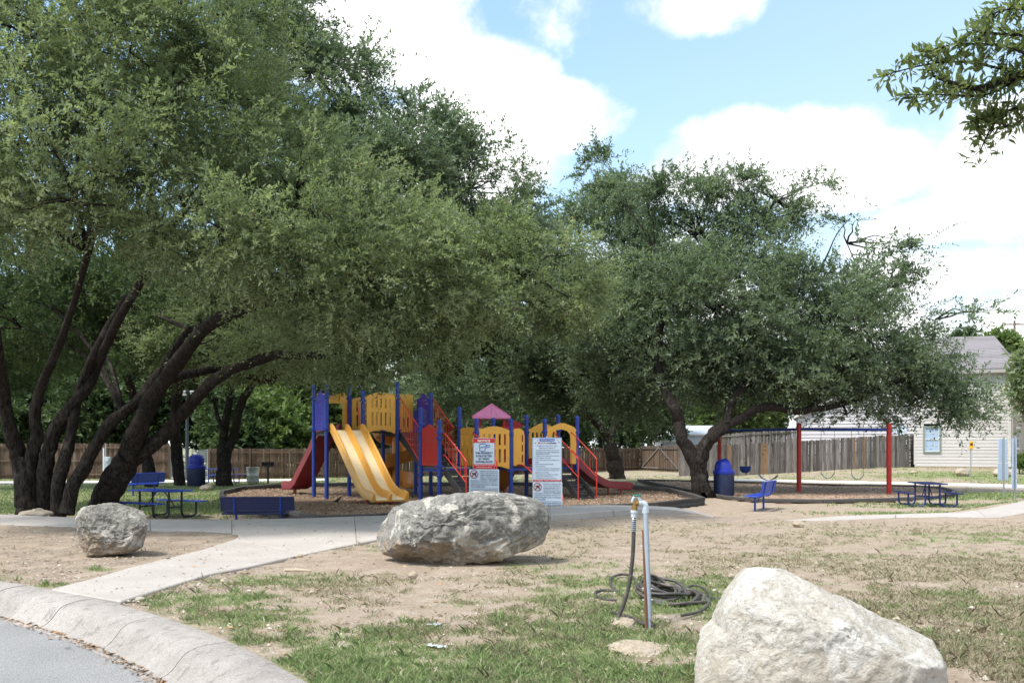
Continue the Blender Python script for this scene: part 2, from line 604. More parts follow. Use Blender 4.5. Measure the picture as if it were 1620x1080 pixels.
def cover(X, Y):
    gr = np.zeros_like(X); dr = np.zeros_like(X)
    for x, y, rx, ry, w in GREEN:
        gr = np.maximum(gr, w * np.exp(-(((X - x) / rx) ** 2 + ((Y - y) / ry) ** 2)))
    for x, y, rx, ry, w in DRY:
        dr = np.maximum(dr, w * np.exp(-(((X - x) / rx) ** 2 + ((Y - y) / ry) ** 2)))
    base_far = np.maximum(sm(Y, 38, 52) * 0.6, .75 * sm(Y, 24, 29) * sm(-X, 5, 9))
    gr = np.maximum(gr, base_far * (1 - 0.3 * sm(X, -5, 5)))
    n1 = fbm2(X, Y, 1.9, 4, 3, .6); n2 = fbm2(X, Y, 1.1, 4, 9, .6); n3 = fbm2(X, Y, 6.0, 3, 21, .6)
    g_ = sm(gr * (.9 + .35 * sm(Y, 20, 26)) + (n1 - .5) * 1.5 + (n3 - .5) * 1.6, .22, 1.15) * np.clip(gr * 2.0, 0, 1)
    d_ = sm(dr + .26 + (n2 - .5) * 1.5 + (n3 - .5) * 1.2, .30, .85)
    # the island of bare litter left of the path
    isl = ((X < -3.3) & (Y < 21) & (Y > 8)) & (X < -2.2 - 0.9 * (Y - 9) * .35)
    lit = np.clip(sm(fbm2(X, Y, 3.2, 5, 31, .65), .4, .62), 0, 1) * np.where(isl, 1.0, .35)
    d_ = np.where(isl, d_ * .25, d_)
    shade_dirt = sm(fbm2(X, Y, .5, 3, 51), .3, .7)
    return g_, d_, lit, shade_dirt


m, k, b, out = new_mat('ground')
at = k.n('ShaderNodeAttribute', attribute_name='cover')
sp = k.n('ShaderNodeSeparateColor'); k.l(at.outputs['Color'], sp.inputs[0])
geo = k.n('ShaderNodeNewGeometry'); pos = geo.outputs['Position']
nf = k.noise(pos, 34, 6, .7); nm = k.noise(pos, 3.0, 6, .65); nc = k.noise(pos, 110, 3, .7)
dirt = k.mix(k.ss(nm, .3, .72), (.35, .27, .205), (.48, .40, .32))
dirt = k.mix(k.ss(nf, .40, .62), k.mix(0.5, dirt, (.20, .145, .10)), dirt)
dirt = k.mix(k.m('MULTIPLY', k.ss(nc, .60, .70), .55), dirt, (.62, .55, .45))
dirt = k.mix(k.m('MULTIPLY', k.ss(sp.outputs[2], .1, .9), k.ss(nf, .58, .42)), dirt, (.20, .16, .125))
dry = k.mix(k.ss(nf, .3, .7), (.24, .195, .13), (.44, .375, .27))
c_ = k.mix(k.m('MULTIPLY', sp.outputs[1], k.ss(nc, .25, .62)), dirt, dry)
grn = k.mix(k.ss(nf, .3, .7), (.15, .18, .07), (.27, .29, .13))
c_ = k.mix(k.m('MULTIPLY', sp.outputs[0], k.ss(nf, .22, .52)), c_, grn)
k.l(c_, b.inputs['Base Color'])
b.inputs['Roughness'].default_value = .95
b.inputs['Specular IOR Level'].default_value = .15
bp = k.n('ShaderNodeBump'); bp.inputs['Strength'].default_value = .9; bp.inputs['Distance'].default_value = .03
k.l(k.m('ADD', k.m('MULTIPLY', nf, .7), k.m('MULTIPLY', nc, .35)), bp.inputs['Height']); k.l(bp.outputs[0], b.inputs['Normal'])


def build_ground():
    ys = list(np.arange(-30, 5, 2.5)) + list(np.arange(5, 18, .09))
    y = 18.0; st = .09
    while y < 900:
        ys.append(y); st *= 1.035; y += st
    xs = [0.0]; st = .09; x = 0
    while x < 13: x += st; xs.append(x)
    while x < 700: st *= 1.07; x += st; xs.append(x)
    xs = np.array([-v for v in xs[:0:-1]] + xs); ys = np.array(ys)
    XX, YY = np.meshgrid(xs, ys)
    X, Y = XX.ravel(), YY.ravel()
    Z = g(X, Y)
    Z = Z + (fbm2(X, Y, .7, 4, 5) - .5) * .07 * (1 - sm(Y, 19, 23)) + (fbm2(X, Y, 5, 3, 15) - .5) * .03 * (1 - sm(Y, 15, 23)) + (fbm2(X, Y, .15, 3, 8) - .5) * .12 * sm(Y, 24, 40) * (1 - sm(Y, 60, 80))
    r = np.hypot(X - KC[0], Y - KC[1])
    Z = np.where(r < KR - .12, -.42, np.where(r < KR + .25, np.minimum(Z, -.012), Z))
    Z = np.where(inpoly(X, Y, PITA) | inpoly(X, Y, PITB), -.5, Z)
    for poly in PATHS:          # the bed under the concrete
        Z = np.where(inpoly(X, Y, poly), Z - .05, Z)
    for poly, top in FAR_PATHS:
        Z = np.where(inpoly(X, Y, poly), np.minimum(Z, top - .03), Z)
    V = np.stack([X, Y, Z], 1)
    nx, ny = len(xs), len(ys)
    i = (np.arange(ny - 1)[:, None] * nx + np.arange(nx - 1)[None, :]).ravel()
    Fc = np.stack([i, i + 1, i + nx + 1, i + nx], 1)
    me = np_mesh('ground', V, Fc, MATS['ground'], smooth=True)
    gr, dr, li, sd_ = cover(X, Y)
    ca = me.color_attributes.new('cover', 'FLOAT_COLOR', 'POINT')
    ca.data.foreach_set('color', np.stack([gr, dr, li, np.ones_like(gr)], 1).astype(np.float32).ravel())
    return tag(link('ground', me), kind='structure')


# ------------------------------------------------------------------ concrete
def concrete(name, c0, c1, stain, joints=False, grime=.5):
    m, k, b, out = new_mat(name)
    geo = k.n('ShaderNodeNewGeometry'); pos = geo.outputs['Position']
    n1 = k.noise(pos, 1.1, 6, .65); n2 = k.noise(pos, 60, 4, .7); n3 = k.noise(pos, 7, 6, .7, .6); n4 = k.noise(pos, 260, 2, .6)
    c = k.mix(k.ss(n1, .3, .7), c0, c1)
    c = k.mix(k.m('MULTIPLY', k.ss(n3, .50, .68), grime), c, stain)
    n5 = k.noise(pos, .55, 5, .7, 1.2)
    c = k.mix(k.m('MULTIPLY', k.ss(n5, .50, .66), grime * .5), c, stain)
    c = k.mix(k.m('MULTIPLY', k.ss(n2, .50, .66), .6), c, stain)
    c = k.mix(k.m('MULTIPLY', k.ss(n2, .46, .34), .45), c, (.55, .52, .48))
    c = k.mix(k.m('MULTIPLY', k.ss(n4, .62, .7), .4), c, (.6, .58, .54))
    oi = k.n('ShaderNodeObjectInfo'); hs = k.n('ShaderNodeHueSaturation'); k.l(c, hs.inputs['Color'])
    k.l(k.m('ADD', k.m('MULTIPLY', oi.outputs['Random'], .10), .95), hs.inputs['Value'])
    k.l(hs.outputs[0], b.inputs['Base Color']); b.inputs['Roughness'].default_value = .88; b.inputs['Specular IOR Level'].default_value = .25
    bp = k.n('ShaderNodeBump'); bp.inputs['Strength'].default_value = .45; bp.inputs['Distance'].default_value = .006
    k.l(k.m('ADD', k.m('MULTIPLY', n2, .6), k.m('MULTIPLY', n4, .3)), bp.inputs['Height']); k.l(bp.outputs[0], b.inputs['Normal'])
    return m


M_PATH = concrete('path_concrete', (.39, .35, .315), (.455, .415, .38), (.30, .265, .235), grime=.3)
M_KERB = concrete('kerb_concrete', (.29, .262, .238), (.37, .338, .31), (.185, .165, .148), grime=.9)
M_FARPATH = concrete('far_path_concrete', (.60, .58, .55), (.68, .66, .63), (.5, .47, .44), grime=.2)
m, k, b, out = new_mat('asphalt')
geo = k.n('ShaderNodeNewGeometry'); pos = geo.outputs['Position']
n1 = k.noise(pos, .8, 5, .6); n2 = k.noise(pos, 75, 5, .85); n3 = k.noise(pos, 30, 5, .75)
vor = k.n('ShaderNodeTexVoronoi'); vor.inputs['Scale'].default_value = 70; k.l(pos, vor.inputs['Vector'])
c_ = k.mix(k.ss(n1, .3, .7), (.33, .325, .315), (.41, .40, .39))
c_ = k.mix(k.ss(n2, .40, .60), k.mix(.75, c_, (.10, .10, .105)), c_)
c_ = k.mix(k.m('MULTIPLY', k.ss(vor.outputs['Distance'], .25, .08), .6), c_, (.52, .51, .50))
c_ = k.mix(k.m('MULTIPLY', k.ss(n3, .6, .72), .35), c_, (.18, .17, .16))
k.l(c_, b.inputs['Base Color']); b.inputs['Roughness'].default_value = .9; b.inputs['Specular IOR Level'].default_value = .25
bp = k.n('ShaderNodeBump'); bp.inputs['Strength'].default_value = .8; bp.inputs['Distance'].default_value = .01
k.l(n2, bp.inputs['Height']); k.l(bp.outputs[0], b.inputs['Normal'])


def build_kerb():
    root = thing('kerb', None, None); root['kind'] = 'structure'
    # rolled kerb profile: (distance from the kerb circle's centre, height)
    prof = [(KR, -.35), (KR, .004), (KR - .02, .012), (KR - .18, .008), (KR - .27, -.004), (KR - .33, -.022), (KR - .38, -.055), (KR - .42, -.10), (KR - .46, -.15), (KR - .51, -.19), (KR - .57, -.208), (KR - .66, -.214), (KR - .66, -.35)]
    a = math.radians(-100); L = 1.5 / KR
    while a < math.radians(200):
        n = 10
        mb = MB()
        pts, sd_, up = [], [], []
        for i in range(n + 1):
            t = a + (L - .0009 if i == n else L * i / n)
            for_r = Vector((math.cos(t), math.sin(t), 0))
            pts.append(Vector((KC[0], KC[1], 0))); sd_.append(for_r); up.append(Vector((0, 0, 1)))
        jog = random.uniform(-.004, .004)
        pr = [(r, z + (jog if z > -.3 else 0)) for r, z in prof]
        mb.sweep(pts, sd_, up, pr)
        mb.add([pts[0] + sd_[0] * r + up[0] * z for r, z in pr], [tuple(range(len(pr) - 1, -1, -1))])
        mb.add([pts[-1] + sd_[-1] * r + up[-1] * z for r, z in pr], [tuple(range(len(pr)))])
        o = mb.build('kerb_section', M_KERB, root, smooth=True)
        a += L
    return root


def build_road():
    n = 96
    R = KR - .645
    vs = [(KC[0], KC[1], -.19)]
    rings = [3, 7, 11, R]
    for r in rings:
        vs += [(KC[0] + r * math.cos(2 * PI * i / n), KC[1] + r * math.sin(2 * PI * i / n), -.215 + .0 * r) for i in range(n)]
    fs = [(0, 1 + i, 1 + (i + 1) % n) for i in range(n)]
    for q in range(len(rings) - 1):
        b0, b1 = 1 + q * n, 1 + (q + 1) * n
        fs += [(b0 + i, b1 + i, b1 + (i + 1) % n, b0 + (i + 1) % n) for i in range(n)]
    mb = MB(); mb.add(vs, fs)
    return tag(mb.build('road', MATS['asphalt'], smooth=True), kind='structure')


def zp(px):
    return .025 + .10 * float(sm(np.array([px]), 560, 860)[0]) * (px < 1090) - (.02 if px > 1080 else 0)


def rnd_edge(poly_px):
    return [P(x, y, zp(x)) for x, y in poly_px]


_sl = [
    [(80, 931), (139, 916), (216, 894), (241, 888), (335, 906.5), (278, 923.5), (191, 950.5)],
    [(241, 888), (278, 879), (320, 868.5), (350, 859), (370, 852.5), (483, 875.5), (401, 894), (335, 906.5)],
    [(370, 852.5), (377, 848.5), (376, 845), (367, 842), (367, 821.6), (500, 818.6), (560, 816.2), (565, 859), (500, 872.6), (483, 875.5)],
    [(560, 816.2), (602, 815), (640, 812.3), (700, 808), (700, 836), (640, 846), (589, 854), (565, 859)],
    [(700, 808), (760, 804.5), (800, 802.5), (800, 822), (760, 827), (700, 836)],
    [(800, 802.5), (868, 800.5), (871, 814.5), (800, 822)],
    [(868, 800.5), (949, 798), (971, 807), (871, 814.5)],
    [(949, 798), (1000, 799), (1026, 803.8), (971, 807)],
    [(1000, 799), (1040, 800.2), (1067, 802), (1102, 808.2), (1130, 816.5), (1128, 818), (1098, 810.2), (1060, 805), (1026, 803.8)],
    [(367, 821.6), (300, 821.8), (238, 821.4), (238, 836.5), (324, 838.8), (367, 842)],
    [(238, 821.4), (180, 820.3), (123, 818.6), (123, 832), (180, 834.5), (238, 836.5)],
    [(123, 818.6), (60, 815.5), (0, 813), (0, 829), (123, 832)],
    [(0, 813), (-140, 809.5), (-140, 825), (0, 829)],
    [(-140, 809.5), (-330, 806), (-330, 820), (-140, 825)],
    [(-330, 806), (-560, 803), (-560, 815), (-330, 820)],
    # the walk on the right
    [(1238, 823), (1330, 815.5), (1417, 812.7), (1417, 818), (1330, 821.8), (1262, 824)],
    [(1417, 812.7), (1517, 810), (1545, 806.5), (1560, 817.3), (1500, 816.7), (1417, 818)],
    [(1545, 806.5), (1567, 803), (1620, 791.7), (1650, 786), (1680, 793), (1655, 803), (1620, 811), (1583, 817.6), (1560, 817.3)],
    [(1650, 786), (1700, 779), (1790, 772), (1800, 778), (1730, 785), (1680, 793)],
]
SLABS = [rnd_edge(q) for q in _sl]


def shrink(poly, d):
    c = sum((Vector((p[0], p[1], 0)) for p in poly), Vector()) / len(poly)
    out = []
    for p in poly:
        v = Vector((p[0] - c.x, p[1] - c.y, 0)); L = v.length
        out.append(Vector((p[0], p[1], p[2])) - v / L * d)
    return out


PATHS = SLABS
# thin strips of concrete at the far side
_fp = [([(-200, 762.5), (0, 761), (130, 760), (270, 758.8), (420, 757.6), (520, 757), (520, 759.2), (420, 760.4), (270, 762.5), (130, 763.8), (0, 765), (-200, 767)], -.33),
       ([(1110, 757.4), (1200, 757.6), (1330, 760), (1420, 761.5), (1500, 763.3), (1580, 765.5), (1640, 767), (1800, 771), (1800, 776.5), (1640, 771.8), (1580, 769.5), (1500, 766.8), (1420, 765), (1330, 763.3), (1200, 760.4), (1110, 759.2)], -.27)]
FAR_PATHS = []
for q, zz in _fp:
    FAR_PATHS.append(([P(x, y, zz) for x, y in q], zz))


def build_paths():
    root = thing('path', None, None); root['kind'] = 'structure'
    for s_ in SLABS:
        s2 = shrink(s_, .006)
        mb = MB(); mb.prism(s2, [-.45] * len(s2), [p.z for p in s2])
        mb.build('path_slab', M_PATH, root, bevel=.012)
    for poly, zz in FAR_PATHS:
        mb = MB(); n = len(poly) // 2
        for i in range(n - 1):
            qd = [poly[i], poly[i + 1], poly[-2 - i], poly[-1 - i]]
            mb.prism(qd, zz - .15, zz)
        r2 = mb.build('footpath', M_FARPATH); r2['kind'] = 'structure'


pmat('timber', (.05, .045, .042), .85, .3, 7, .6, 40, rnd=.35, dirt=(.16, .15, .14), dscale=9)
pmat('timber_worn', (.10, .093, .086), .85, .3, 7, .6, 40, rnd=.3, dirt=(.08, .075, .07), dscale=9)


def chips_mat(name, c0, c1, c2):
    m, k, b, out = new_mat(name)
    geo = k.n('ShaderNodeNewGeometry'); pos = geo.outputs['Position']
    v = k.n('ShaderNodeTexVoronoi'); v.inputs['Scale'].default_value = 34; k.l(pos, v.inputs['Vector'])
    n = k.noise(pos, .7, 5, .6); n2 = k.noise(pos, 40, 3, .7)
    sp = k.n('ShaderNodeSeparateColor'); k.l(v.outputs['Color'], sp.inputs[0])
    c = k.mix(sp.outputs[0], c0, c1); c = k.mix(k.m('MULTIPLY', k.ss(sp.outputs[1], .78, .95), .7), c, c2)
    c = k.mix(k.ss(n, .3, .7, 0, .35), c, c0); c = k.mix(k.m('MULTIPLY', k.ss(n2, .5, .35), .35), c, tuple(x * .5 for x in c0))
    k.l(c, b.inputs['Base Color']); b.inputs['Roughness'].default_value = .95; b.inputs['Specular IOR Level'].default_value = .1
    bp = k.n('ShaderNodeBump'); bp.inputs['Strength'].default_value = .6; bp.inputs['Distance'].default_value = .02
    k.l(k.m('ADD', v.outputs['Distance'], n2), bp.inputs['Height']); k.l(bp.outputs[0], b.inputs['Normal'])
    return m


M_CHIP = chips_mat('wood_chips_shaded', (.17, .118, .08), (.26, .185, .13), (.36, .275, .20))  # brown chips, with the tree shade over the slides darkened into the colour
M_CHIP2 = chips_mat('wood_chips_pale', (.34, .235, .17), (.48, .35, .265), (.56, .44, .34))


def build_pit(poly, ztop, zchip, matc, courses, seed, name_label, n_chips, lab):
    rs = random.Random(seed)
    # chips: a grid clipped to the polygon, gently uneven
    xs = [p.x for p in poly]; ys = [p.y for p in poly]
    x = np.arange(min(xs) - .3, max(xs) + .3, .3); y = np.arange(min(ys) - .3, max(ys) + .3, .3)
    XX, YY = np.meshgrid(x, y); X, Y = XX.ravel(), YY.ravel()
    Z = zchip + (fbm2(X, Y, .8, 3, seed) - .5) * .10
    c = Vector((sum(xs) / len(xs), sum(ys) / len(ys), 0))
    big = [(p.x + (p.x - c.x) * .004, p.y + (p.y - c.y) * .004) for p in poly]
    ins = inpoly(X, Y, big)
    # fan sheet for a clean rim + relief by the scattered chips
    nx, ny = len(x), len(y)
    i = (np.arange(ny - 1)[:, None] * nx + np.arange(nx - 1)[None, :]).ravel()
    Fc = np.stack([i, i + 1, i + nx + 1, i + nx], 1)
    keep = ins[Fc].sum(1) >= 4
    me = np_mesh('wood_chip_surface', np.stack([X, Y, Z], 1), Fc[keep], matc, smooth=True)
    tag(link('wood_chip_bed', me), kind='structure')
    mb = MB(); n = len(poly)
    mb.add([(p.x, p.y, zchip - .06) for p in poly], [tuple(range(n))])
    bed = mb.build('wood_chip_base', matc); bed['kind'] = 'structure'
    # loose chips
    px = rng.uniform(min(xs), max(xs), n_chips * 3); py = rng.uniform(min(ys), max(ys), n_chips * 3)
    kk = inpoly(px, py, poly); px, py = px[kk][:n_chips], py[kk][:n_chips]
    m_ = len(px)
    pz = zchip + (fbm2(px, py, .8, 3, seed) - .5) * .10 + .02
    a = rng.uniform(0, 2 * PI, m_); L = rng.uniform(.015, .04, m_); w = L * rng.uniform(.25, .5, m_)
    tx, ty = np.cos(a), np.sin(a); tl = rng.uniform(-.6, .6, m_)
    V = np.zeros((m_, 4, 3))
    for q, (s1, s2) in enumerate(((-1, -1), (1, -1), (1, 1), (-1, 1))):
        V[:, q, 0] = px + tx * s1 * L - ty * s2 * w
        V[:, q, 1] = py + ty * s1 * L + tx * s2 * w
        V[:, q, 2] = pz + s1 * L * tl * .6 + rng.uniform(0, .02, m_)
    me = np_mesh('loose_wood_chips', V.reshape(-1, 3), np.arange(m_ * 4).reshape(-1, 4), MATS['chip_bits'], rnd=rng.random(m_))
    o = link('loose_wood_chips', me); tag(o, lab[0], 'wood chips', kind='stuff')
    # timber edging
    root = thing('timber_edging', lab[1], 'timber edging', tuple(poly[0].to_3d()))
    org = tuple(poly[0])
    h = .115
    for i in range(n):
        a_, b_ = poly[i], poly[(i + 1) % n]
        L = (b_ - a_).length; nseg = max(1, round(L / 2.4))
        for q in range(nseg):
            p0 = a_.lerp(b_, q / nseg); p1 = a_.lerp(b_, (q + 1) / nseg)
            t = (p1 - p0).normalized()
            for cidx in range(courses):
                z = ztop - h / 2 - cidx * (h + .004)
                off = t * (.05 if cidx % 2 else -.03)
                j = Vector((rs.uniform(-.008, .008), rs.uniform(-.008, .008), 0))
                mb = MB(org); mb.beam(Vector((p0.x, p0.y, z)) + off + j, Vector((p1.x, p1.y, z)) + off * .4 - t * .012 - j, .15, h)
                mb.build('timber', MATS['timber_worn' if cidx == 0 and rs.random() < .35 else 'timber'], root, bevel=.012)


def rnd_mat(name, stops, rough=.9, trans=0):
    m, k, b, out = new_mat(name)
    at = k.n('ShaderNodeAttribute', attribute_name='rnd'); cr = k.n('ShaderNodeValToRGB'); k.l(at.outputs['Fac'], cr.inputs[0])
    e = cr.color_ramp.elements
    e[0].position, e[0].color = stops[0][0], (*stops[0][1], 1)
    e[1].position, e[1].color = stops[-1][0], (*stops[-1][1], 1)
    for p_, c in stops[1:-1]:
        x = e.new(p_); x.color = (*c, 1)
    k.l(cr.outputs[0], b.inputs['Base Color']); b.inputs['Roughness'].default_value = rough; b.inputs['Specular IOR Level'].default_value = .2
    if trans:
        t = k.n('ShaderNodeBsdfTranslucent'); k.l(cr.outputs[0], t.inputs[0]); ms = k.n('ShaderNodeMixShader'); ms.inputs[0].default_value = trans
        k.l(b.outputs[0], ms.inputs[1]); k.l(t.outputs[0], ms.inputs[2]); k.l(ms.outputs[0], out.inputs[0])
    return m


rnd_mat('chip_bits', [(0, (.17, .115, .075)), (.5, (.32, .225, .15)), (.85, (.43, .32, .225)), (1, (.58, .46, .35))])
rnd_mat('grass_green', [(0, (.15, .215, .080)), (.5, (.24, .325, .125)), (.85, (.33, .40, .18)), (1, (.52, .48, .32))], trans=.3)
rnd_mat('grass_dry', [(0, (.20, .165, .10)), (.4, (.35, .295, .20)), (.75, (.47, .41, .30)), (.76, (.24, .27, .13)), (1, (.20, .24, .10))], trans=.2)
rnd_mat('pebbles', [(0, (.28, .23, .18)), (.5, (.45, .39, .31)), (.85, (.52, .47, .40)), (1, (.60, .56, .50))])
rnd_mat('litter', [(0, (.10, .07, .045)), (.5, (.21, .14, .085)), (.85, (.36, .23, .13)), (1, (.5, .3, .16))])


def free_of_built(X, Y):
    r = np.hypot(X - KC[0], Y - KC[1])
    ok = r > KR + .02
    for q in SLABS: ok &= ~inpoly(X, Y, q)
    for q, zz in FAR_PATHS: ok &= ~inpoly(X, Y, q)
    ok &= ~inpoly(X, Y, PITA) & ~inpoly(X, Y, PITB)
    return ok


def frustum_samples(n, y0, y1, pw=1.0):
    """random ground points over the part of the lawn in front of the lens and a margin beside it"""
    Y = (y0 ** (1 - pw) + rng.random(n) * (y1 ** (1 - pw) - y0 ** (1 - pw))) ** (1 / (1 - pw)) if pw != 1 else y0 * (y1 / y0) ** rng.random(n)
    X = rng.uniform(-.66, .66, n) * Y
    return X, Y


def terrain_z(X, Y):
    Z = g(X, Y)
    return Z + (fbm2(X, Y, .7, 4, 5) - .5) * .07 * (1 - sm(Y, 19, 23)) + (fbm2(X, Y, 5, 3, 15) - .5) * .03 * (1 - sm(Y, 15, 23)) + (fbm2(X, Y, .15, 3, 8) - .5) * .12 * sm(Y, 24, 40) * (1 - sm(Y, 60, 80))


def blades(name, X, Y, h, w, mat_, lean=.5, lab=None):
    n = len(X)
    Z = terrain_z(X, Y) - .004
    a = rng.uniform(0, 2 * PI, n); b = rng.uniform(0, 2 * PI, n)
    hh = h * rng.uniform(.45, 1.25, n); ww = w * rng.uniform(.6, 1.3, n)
    ln = lean * rng.uniform(.2, 1.6, n) * hh
    V = np.zeros((n, 5, 3))
    dx, dy = np.cos(b), np.sin(b); sx, sy = np.cos(a) * ww / 2, np.sin(a) * ww / 2
    V[:, 0] = np.stack([X - sx, Y - sy, Z], 1); V[:, 1] = np.stack([X + sx, Y + sy, Z], 1)
    V[:, 2] = np.stack([X + sx * .8 + dx * ln * .35, Y + sy * .8 + dy * ln * .35, Z + hh * .6], 1)
    V[:, 3] = np.stack([X + dx * ln, Y + dy * ln, Z + hh * .95], 1)
    V[:, 4] = np.stack([X - sx * .8 + dx * ln * .35, Y - sy * .8 + dy * ln * .35, Z + hh * .6], 1)
    me = np_mesh(name, V.reshape(-1, 3), np.arange(n * 5).reshape(-1, 5), mat_, rnd=rng.random(n))
    return tag(link(name, me), lab[0], lab[1], kind='stuff')


def build_grass():
    # near lawn, blades in tufts
    def tufts(n, y0, y1, spread, per, which, thr=1.0):
        X, Y = frustum_samples(n, y0, y1, 1.6)
        ok = free_of_built(X, Y)
        X, Y = X[ok], Y[ok]
        c = cover(X, Y)[which]
        ok = rng.random(len(X)) < c * thr
        X, Y = X[ok], Y[ok]
        X = np.repeat(X, per) + rng.normal(0, spread, len(X) * per); Y = np.repeat(Y, per) + rng.normal(0, spread, len(Y) * per)
        ok = free_of_built(X, Y)
        return X[ok], Y[ok]
    X, Y = tufts(66000, 5.2, 21, .032, 9, 0)
    blades('green_grass', X, Y, .04, .0055, MATS['grass_green'], .8, ('short green grass growing in patches on the near lawn', 'grass'))
    X, Y = tufts(62000, 5.2, 21, .035, 7, 1, .85)
    blades('dry_grass', X, Y, .038, .0055, MATS['grass_dry'], 1.3, ('dry straw coloured grass on the near lawn', 'dry grass'))
    X, Y = tufts(5200, 5.4, 17, .022, 7, 1, .8)
    blades('straw_tufts', X, Y, .085, .005, MATS['grass_dry'], .7, ('taller straw tufts standing out of the near lawn', 'dry grass'))
    X, Y = tufts(1500, 5.4, 17, .03, 14, 0, .8)
    blades('green_weeds', X, Y, .075, .013, MATS['grass_green'], .9, ('broad leaved green weeds dotted through the near lawn', 'weeds'))
    X, Y = tufts(75000, 20.5, 62, .09, 4, 0)
    blades('distant_grass', X, Y, .07, .03, MATS['grass_green'], .6, ('green grass around the play areas and under the trees', 'grass'))
    # pebbles and litter
    X, Y = frustum_samples(52000, 5.2, 24, 1.5)
    ok = free_of_built(X, Y); X, Y = X[ok], Y[ok]
    c = cover(X, Y)
    ok = rng.random(len(X)) < .11 + .70 * c[2] * (1 - c[0]); X, Y = X[ok], Y[ok]
    n = len(X); s_ = rng.lognormal(math.log(.0085), .5, n); s_ = np.clip(s_, .004, .04)
    Z = terrain_z(X, Y) + s_ * .2
    base = np.array([(1, 0, 0), (-.5, .9, 0), (-.5, -.8, 0), (0, 0, .75)])
    fcs = np.array([(0, 1, 3), (1, 2, 3), (2, 0, 3)])
    a = rng.uniform(0, 2 * PI, n); V = np.zeros((n, 4, 3))
    for q in range(4):
        bx = base[q, 0] * s_ * rng.uniform(.6, 1.3, n); by = base[q, 1] * s_ * rng.uniform(.6, 1.3, n)
        V[:, q, 0] = X + bx * np.cos(a) - by * np.sin(a); V[:, q, 1] = Y + bx * np.sin(a) + by * np.cos(a); V[:, q, 2] = Z + base[q, 2] * s_ * rng.uniform(.5, 1.1, n)
    Fc = (np.arange(n)[:, None, None] * 4 + fcs[None]).reshape(-1, 3)
    me = np_mesh('pebbles', V.reshape(-1, 3), Fc, MATS['pebbles'], rnd=np.repeat(rng.random(n) ** 1.3, 3))
    tag(link('pebbles', me), 'pale limestone pebbles and grit scattered over the dirt', 'pebbles', kind='stuff')
    X, Y = frustum_samples(30000, 5.2, 30, 1.3)
    r = np.hypot(X - KC[0], Y - KC[1])
    ok = free_of_built(X, Y); X, Y = X[ok], Y[ok]
    c = cover(X, Y)
    ok = rng.random(len(X)) < .10 + .6 * c[2]; X, Y = X[ok], Y[ok]
    # a drift of leaves in the gutter
    t = rng.uniform(math.radians(10), math.radians(95), 2600); rr = KR - .56 - np.abs(rng.normal(0, .07, 2600))
    Xg, Yg = KC[0] + rr * np.cos(t), KC[1] + rr * np.sin(t)
    # scraps that have blown onto the concrete
    Xc, Yc = frustum_samples(9000, 8.5, 24, 1.5); on = np.zeros(len(Xc), bool)
    for q in SLABS[:5]: on |= inpoly(Xc, Yc, q)
    on &= rng.random(len(Xc)) < .35; Xc, Yc = Xc[on], Yc[on]
    Zs = np.concatenate([terrain_z(X, Y) + .006, np.full(2600, -.207), np.full(len(Xc), .034)])
    X = np.concatenate([X, Xg, Xc]); Y = np.concatenate([Y, Yg, Yc]); n = len(X)
    L = rng.uniform(.008, .026, n) * np.where(rng.random(n) < .12, 1.7, 1.0); w = L * rng.uniform(.35, .6, n); a = rng.uniform(0, 2 * PI, n)
    V = np.zeros((n, 4, 3)); tx, ty = np.cos(a), np.sin(a)
    for q, (s1, s2, zz) in enumerate(((-1, 0, 0), (0, -1, .35), (1, 0, .1), (0, 1, .3))):
        V[:, q, 0] = X + tx * s1 * L - ty * s2 * w; V[:, q, 1] = Y + ty * s1 * L + tx * s2 * w; V[:, q, 2] = Zs + zz * L * rng.uniform(0, 1.6, n)
    me = np_mesh('leaf_litter', V.reshape(-1, 3), np.arange(n * 4).reshape(-1, 4), MATS['litter'], rnd=rng.random(n))
    tag(link('leaf_litter', me), 'fallen brown oak leaves on the dirt and along the gutter', 'leaf litter', kind='stuff')


build_ground(); build_road(); build_kerb(); build_paths()
build_pit(PITA, ZA, CHIP_A, M_CHIP, 3, 11, '', 22000, ('loose brown wood chips spread under the climbing frame', 'dark landscape timbers edging the wood chip area of the slides'))
build_pit(PITB, ZB, CHIP_B, M_CHIP2, 1, 12, '', 14000, ('loose pale wood chips spread under the swings', 'dark landscape timbers edging the wood chip area of the swings'))
build_grass()
